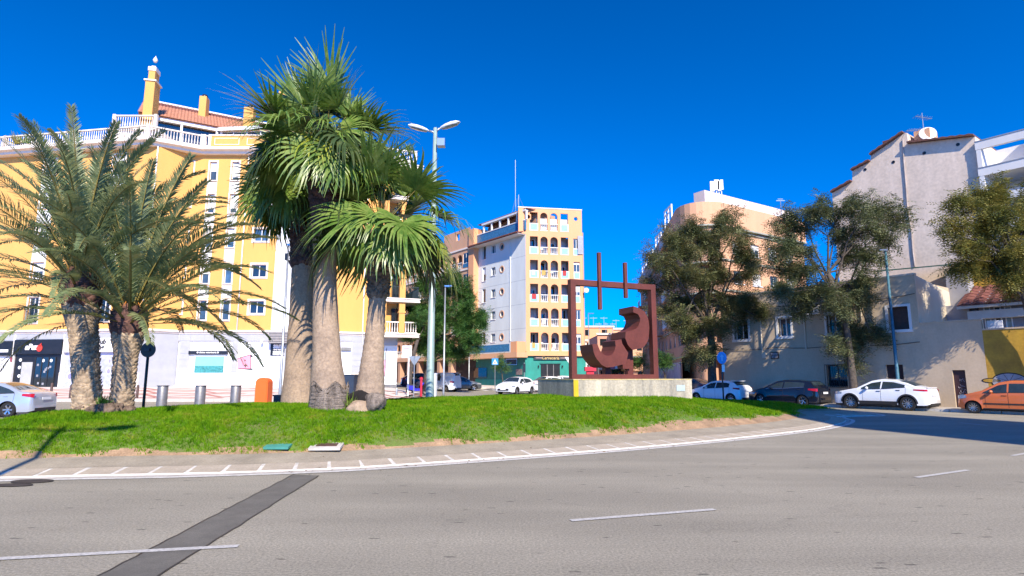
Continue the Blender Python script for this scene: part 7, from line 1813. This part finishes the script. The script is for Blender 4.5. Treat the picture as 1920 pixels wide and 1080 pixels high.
M_LV2 = leafmat('grey_green_leaves', [(.045, .065, .03), (.10, .13, .055), (.17, .185, .085), (.25, .20, .10)], .6, 1.3, .22)
M_LV3 = leafmat('yellow_green_leaves', [(.06, .08, .02), (.13, .15, .035), (.25, .22, .05), (.34, .25, .055)], .6, 1.2, .25)
M_LV4 = leafmat('deep_green_leaves', [(.02, .07, .018), (.05, .14, .03), (.10, .20, .045), (.17, .20, .06)], .5, 1.2, .2)
def C(lst, Y, rng, jy=1.8): 
    out = []
    for u, v, r_ in lst: x, y, z = at(u, v, Y + rng.uniform(-jy, jy)); out.append((x, y, z, r_))
    return out
rg = np.random.default_rng(5)
GRP = 'street trees along the beige house'
cl = C([(1375, 410, 1.1), (1340, 425, 1.2), (1300, 430, 1.2), (1260, 440, 1.2), (1235, 480, 1.2), (1280, 475, 1.3), (1330, 470, 1.3), (1380, 455, 1.2), (1405, 480, 1.0), (1225, 530, 1.1), (1265, 525, 1.3), (1310, 520, 1.3), (1360, 510, 1.2), (1400, 520, 1.0), (1250, 575, 1.2), (1300, 570, 1.3), (1345, 565, 1.3), (1390, 560, 1.2), (1425, 575, 1.0), (1270, 610, 1.0), (1310, 620, 1.1), (1350, 615, 1.1), (1400, 600, 1.0), (1330, 660, .9), (1300, 670, .8), (1420, 625, .7), (1440, 590, .8)], 39.6, rg, 1.3)
x, y, _ = at(1337, 740, 40); base = (x, y, .12)
tree('dense olive brown street tree covering the rounded corner of the peach block', base, [(x, y, 2), (x + .1, y, 3.6), (x, y, 5), (x - .1, y, 6.4), (x, y, 7.8)], .28, cl, M_LV1, 61, 17000, (.46, .095), .8, kids=6, group=GRP)
cl = C([(1470, 430, .9), (1500, 410, 1.0), (1540, 395, 1.0), (1580, 390, 1.0), (1620, 385, 1.0), (1660, 395, .9), (1690, 405, .7), (1455, 470, .9), (1500, 460, 1.0), (1570, 440, 1.0), (1620, 430, 1.0), (1665, 440, .8), (1470, 510, 1.0), (1510, 505, 1.0), (1600, 480, .9), (1640, 480, .8), (1460, 550, .9), (1500, 550, 1.0), (1545, 545, 1.0), (1590, 540, .9), (1625, 520, .7), (1570, 575, .8), (1500, 580, .7), (1630, 560, .6), (1590, 620, .6), (1570, 655, .5), (1610, 650, .7), (1650, 630, .5), (1640, 670, .5), (1600, 690, .5)], 33.4, rg, 1.1)
x, y, _ = at(1602, 750, 33.2); base = (x, y, .12)
tree('grey green street tree with feathery leaves before the bare grey wall', base, [(x, y, 1.8), (x - .05, y, 3.2), (x - .1, y, 4.4), (x - .3, y + .1, 5.6), (x - .6, y, 6.6), (x - .9, y, 7.6)], .20, cl, M_LV2, 62, 13500, (.44, .095), .8, kids=6, group=GRP)
cl = C([(1800, 390, .7), (1840, 370, .8), (1880, 360, .9), (1920, 365, 1.0), (1960, 380, 1.0), (1790, 430, .8), (1830, 420, .9), (1880, 410, 1.0), (1925, 420, 1.0), (1980, 430, 1.0), (1810, 470, .7), (1850, 460, .9), (1900, 465, 1.0), (1950, 475, 1.0), (1870, 505, .9), (1910, 515, 1.0), (1950, 525, 1.0), (1830, 505, .6), (1905, 550, .6), (1990, 500, 1.0), (1800, 505, .5)], 27.8, rg, 1.0)
x, y, _ = at(1965, 780, 27.6); base = (x, y, .12)
tree('yellow green street tree cut off by the right edge of the picture', base, [(x, y, 2), (x - .1, y, 3.6), (x - .3, y, 5.2), (x - .6, y, 6.4), (x - .8, y, 7.4)], .2, cl, M_LV3, 63, 11500, (.42, .09), .7, kids=6, group=GRP)
# round green tree left of centre
cl = C([(800, 540, 1.3), (840, 525, 1.4), (870, 540, 1.2), (790, 580, 1.4), (830, 575, 1.5), (870, 580, 1.4), (900, 600, 1.1), (785, 620, 1.3), (825, 620, 1.5), (865, 620, 1.4), (890, 640, 1.0), (800, 655, 1.1), (840, 660, 1.2), (870, 660, 1.0), (770, 600, 1.2), (765, 560, 1.0)], 54, rg, 1.8)
x, y, _ = at(800, 730, 54); z0 = g(x, y)
tree('dense dark green tree left of the blue walled tower', (x, y, z0), [(x, y, z0 + 1.5), (x + .3, y, z0 + 2.6), (x + .9, y, z0 + 3.8), (x + 1.4, y, z0 + 5)], .3, cl, M_LV4, 64, 21000, (.48, .11), .5, kids=7)
mb = MB(); a, b_ = at(768, 715, 50), at(776, 655, 50); q = at(800, 600, 52)
x, y, z0 = a[0], 50, g(a[0], 50)
cl = C([(772, 600, .7), (790, 590, .8), (762, 630, .5)], 51, rg, .5)
tree('slim leaning tree with a pale trunk beside the notice board', (x, y, z0), [(x + .05, y, z0 + 1.5), (x + .25, y, z0 + 3), (x + .6, y, z0 + 4.3)], .17, cl, M_LV4, 65, 1500, (.34, .11), .5)
cl = C([(940, 680, .6), (930, 690, .5), (948, 690, .5), (938, 668, .4)], 63, rg, .4)
x, y, _ = at(943, 720, 63); z0 = g(x, y)
tree('small young tree beside the blue crossing sign', (x, y, z0), [(x, y, z0 + .8), (x - .1, y, z0 + 1.7)], .06, cl, M_LV4, 66, 900, (.26, .1), .4)
for i, (u, v, Y, r_, lab) in enumerate(((1246, 676, 58, .8, 'small round clipped dark tree just right of the sculpture frame'), (1200, 678, 68, .9, 'small round dark tree seen inside the sculpture frame, right'), (1160, 690, 84, .9, 'small dark tree seen under the sculpture, far down the street'), (1180, 684, 74, .8, 'small dark tree between the other two under the sculpture'), (1300, 640, 66, 1.6, 'dark tree behind the first street tree, by the peach block'))):
    cl = C([(u - 8, v, r_), (u + 8, v + 2, r_), (u, v - 7, r_), (u, v + 6, r_ * .8)], Y, rg, .5); x, _, z = at(u, v, Y); z0 = g(x, Y)
    tree(lab, (x, Y, z0), [(x, Y, z0 + (z - z0) * .3), (x, Y, z0 + (z - z0) * .6)], .1, cl, M_LV4, 70 + i, 1500, (.26, .12), .3, group='small trees in the far street')

# dry leaves blown along the kerb and on the apron
rng = np.random.default_rng(77); n = 420; k = rng.integers(60, 330, n); dd = np.where(rng.random(n) < .6, rng.normal(-.12, .07, n), rng.uniform(-1.2, 1.2, n))
T_ = np.roll(LOOP, -1, 0) - np.roll(LOOP, 1, 0); T_ /= np.hypot(T_[:, 0], T_[:, 1])[:, None]
P = LOOP[k] + np.stack([-T_[k, 1], T_[k, 0]], 1) * dd[:, None] + rng.normal(0, .05, (n, 2)); z = np.where(dd < 0, .016, .045 + .1 * np.clip(dd, 0, 1.3))
V, Fq = stamp(np.array([(-.5, 0, 0), (0, -.2, .05), (.5, 0, 0), (0, .2, .08)]), np.array([(0, 1, 2, 3)]), rotmats(n, rng, .15) * rng.uniform(.03, .075, n)[:, None, None], np.c_[P, z])
tag(link('leaf_litter', np_mesh('leaf_litter', V, Fq, mat('dry_leaf', (.22, .13, .06), .9, ns=4, na=.3))), 'scattered small dry leaves along the kerb of the roundabout', 'leaf litter', kind='stuff')

rgc = random.Random(4)
cl_m = [mat('cloth_%s' % n, c, .9, ns=4, na=.1) for n, c in (('red', (.45, .05, .05)), ('blue', (.08, .16, .40)), ('white', (.7, .7, .68)), ('ochre', (.5, .35, .1)))]
for r in range(5):
    for i, (cx, cw, ar) in enumerate(ccol):
        q = rgc.random(); z = C_Z[r] + .25
        if q < .3: MB().box(cx - .3, cx + .05 + rgc.random() * .2, -.0 if ar else -.075, .03 if ar else -.055, z + .35, z + .98).build('hanging_cloth', rgc.choice(cl_m), front)
        elif q < .55: a = MB().box(cx - .35, cx + .35, 1.15, 1.42, C_Z[r] + 2.1, C_Z[r] + 2.5).build('air_conditioner', M_PVC, front)
        elif q < .7:
            MB().lathe([(.12, 0), (.16, .22)], 10).build('flower_pot', M_TILE, front, (cx + .1, .5, z)); tuft((cx + .1, .5, z + .2), .8, 'pot_plant', None, None, 30 + r * 4 + i, M_PLANT, 40).parent = front
for z0, z1, sag in ((6.35, 6.2, .18), (3.6, 3.55, .12)):
    MB().tube([(12.2 * k / 12, -.05, z0 + (z1 - z0) * k / 12 - sag * math.sin(math.pi * ((k % 4) / 4))) for k in range(13)], .016, 5).build('wall_cable', M_PLAST, lw)
for x, z in ((3.0, 2.9), (9.4, 3.4)): MB().box(x, x + .28, -.09, -.004, z, z + .38).build('meter_box', M_BEIL, lw)
a = MB().box(6.3, 7.1, -.42, -.05, 5.5, 6.05).build('air_conditioner', M_PVC, lw); q = MB(); q.disc(6.6, 5.78, .2, -.44, -.421, 14); q.build('fan_grille', M_PLAST, a)
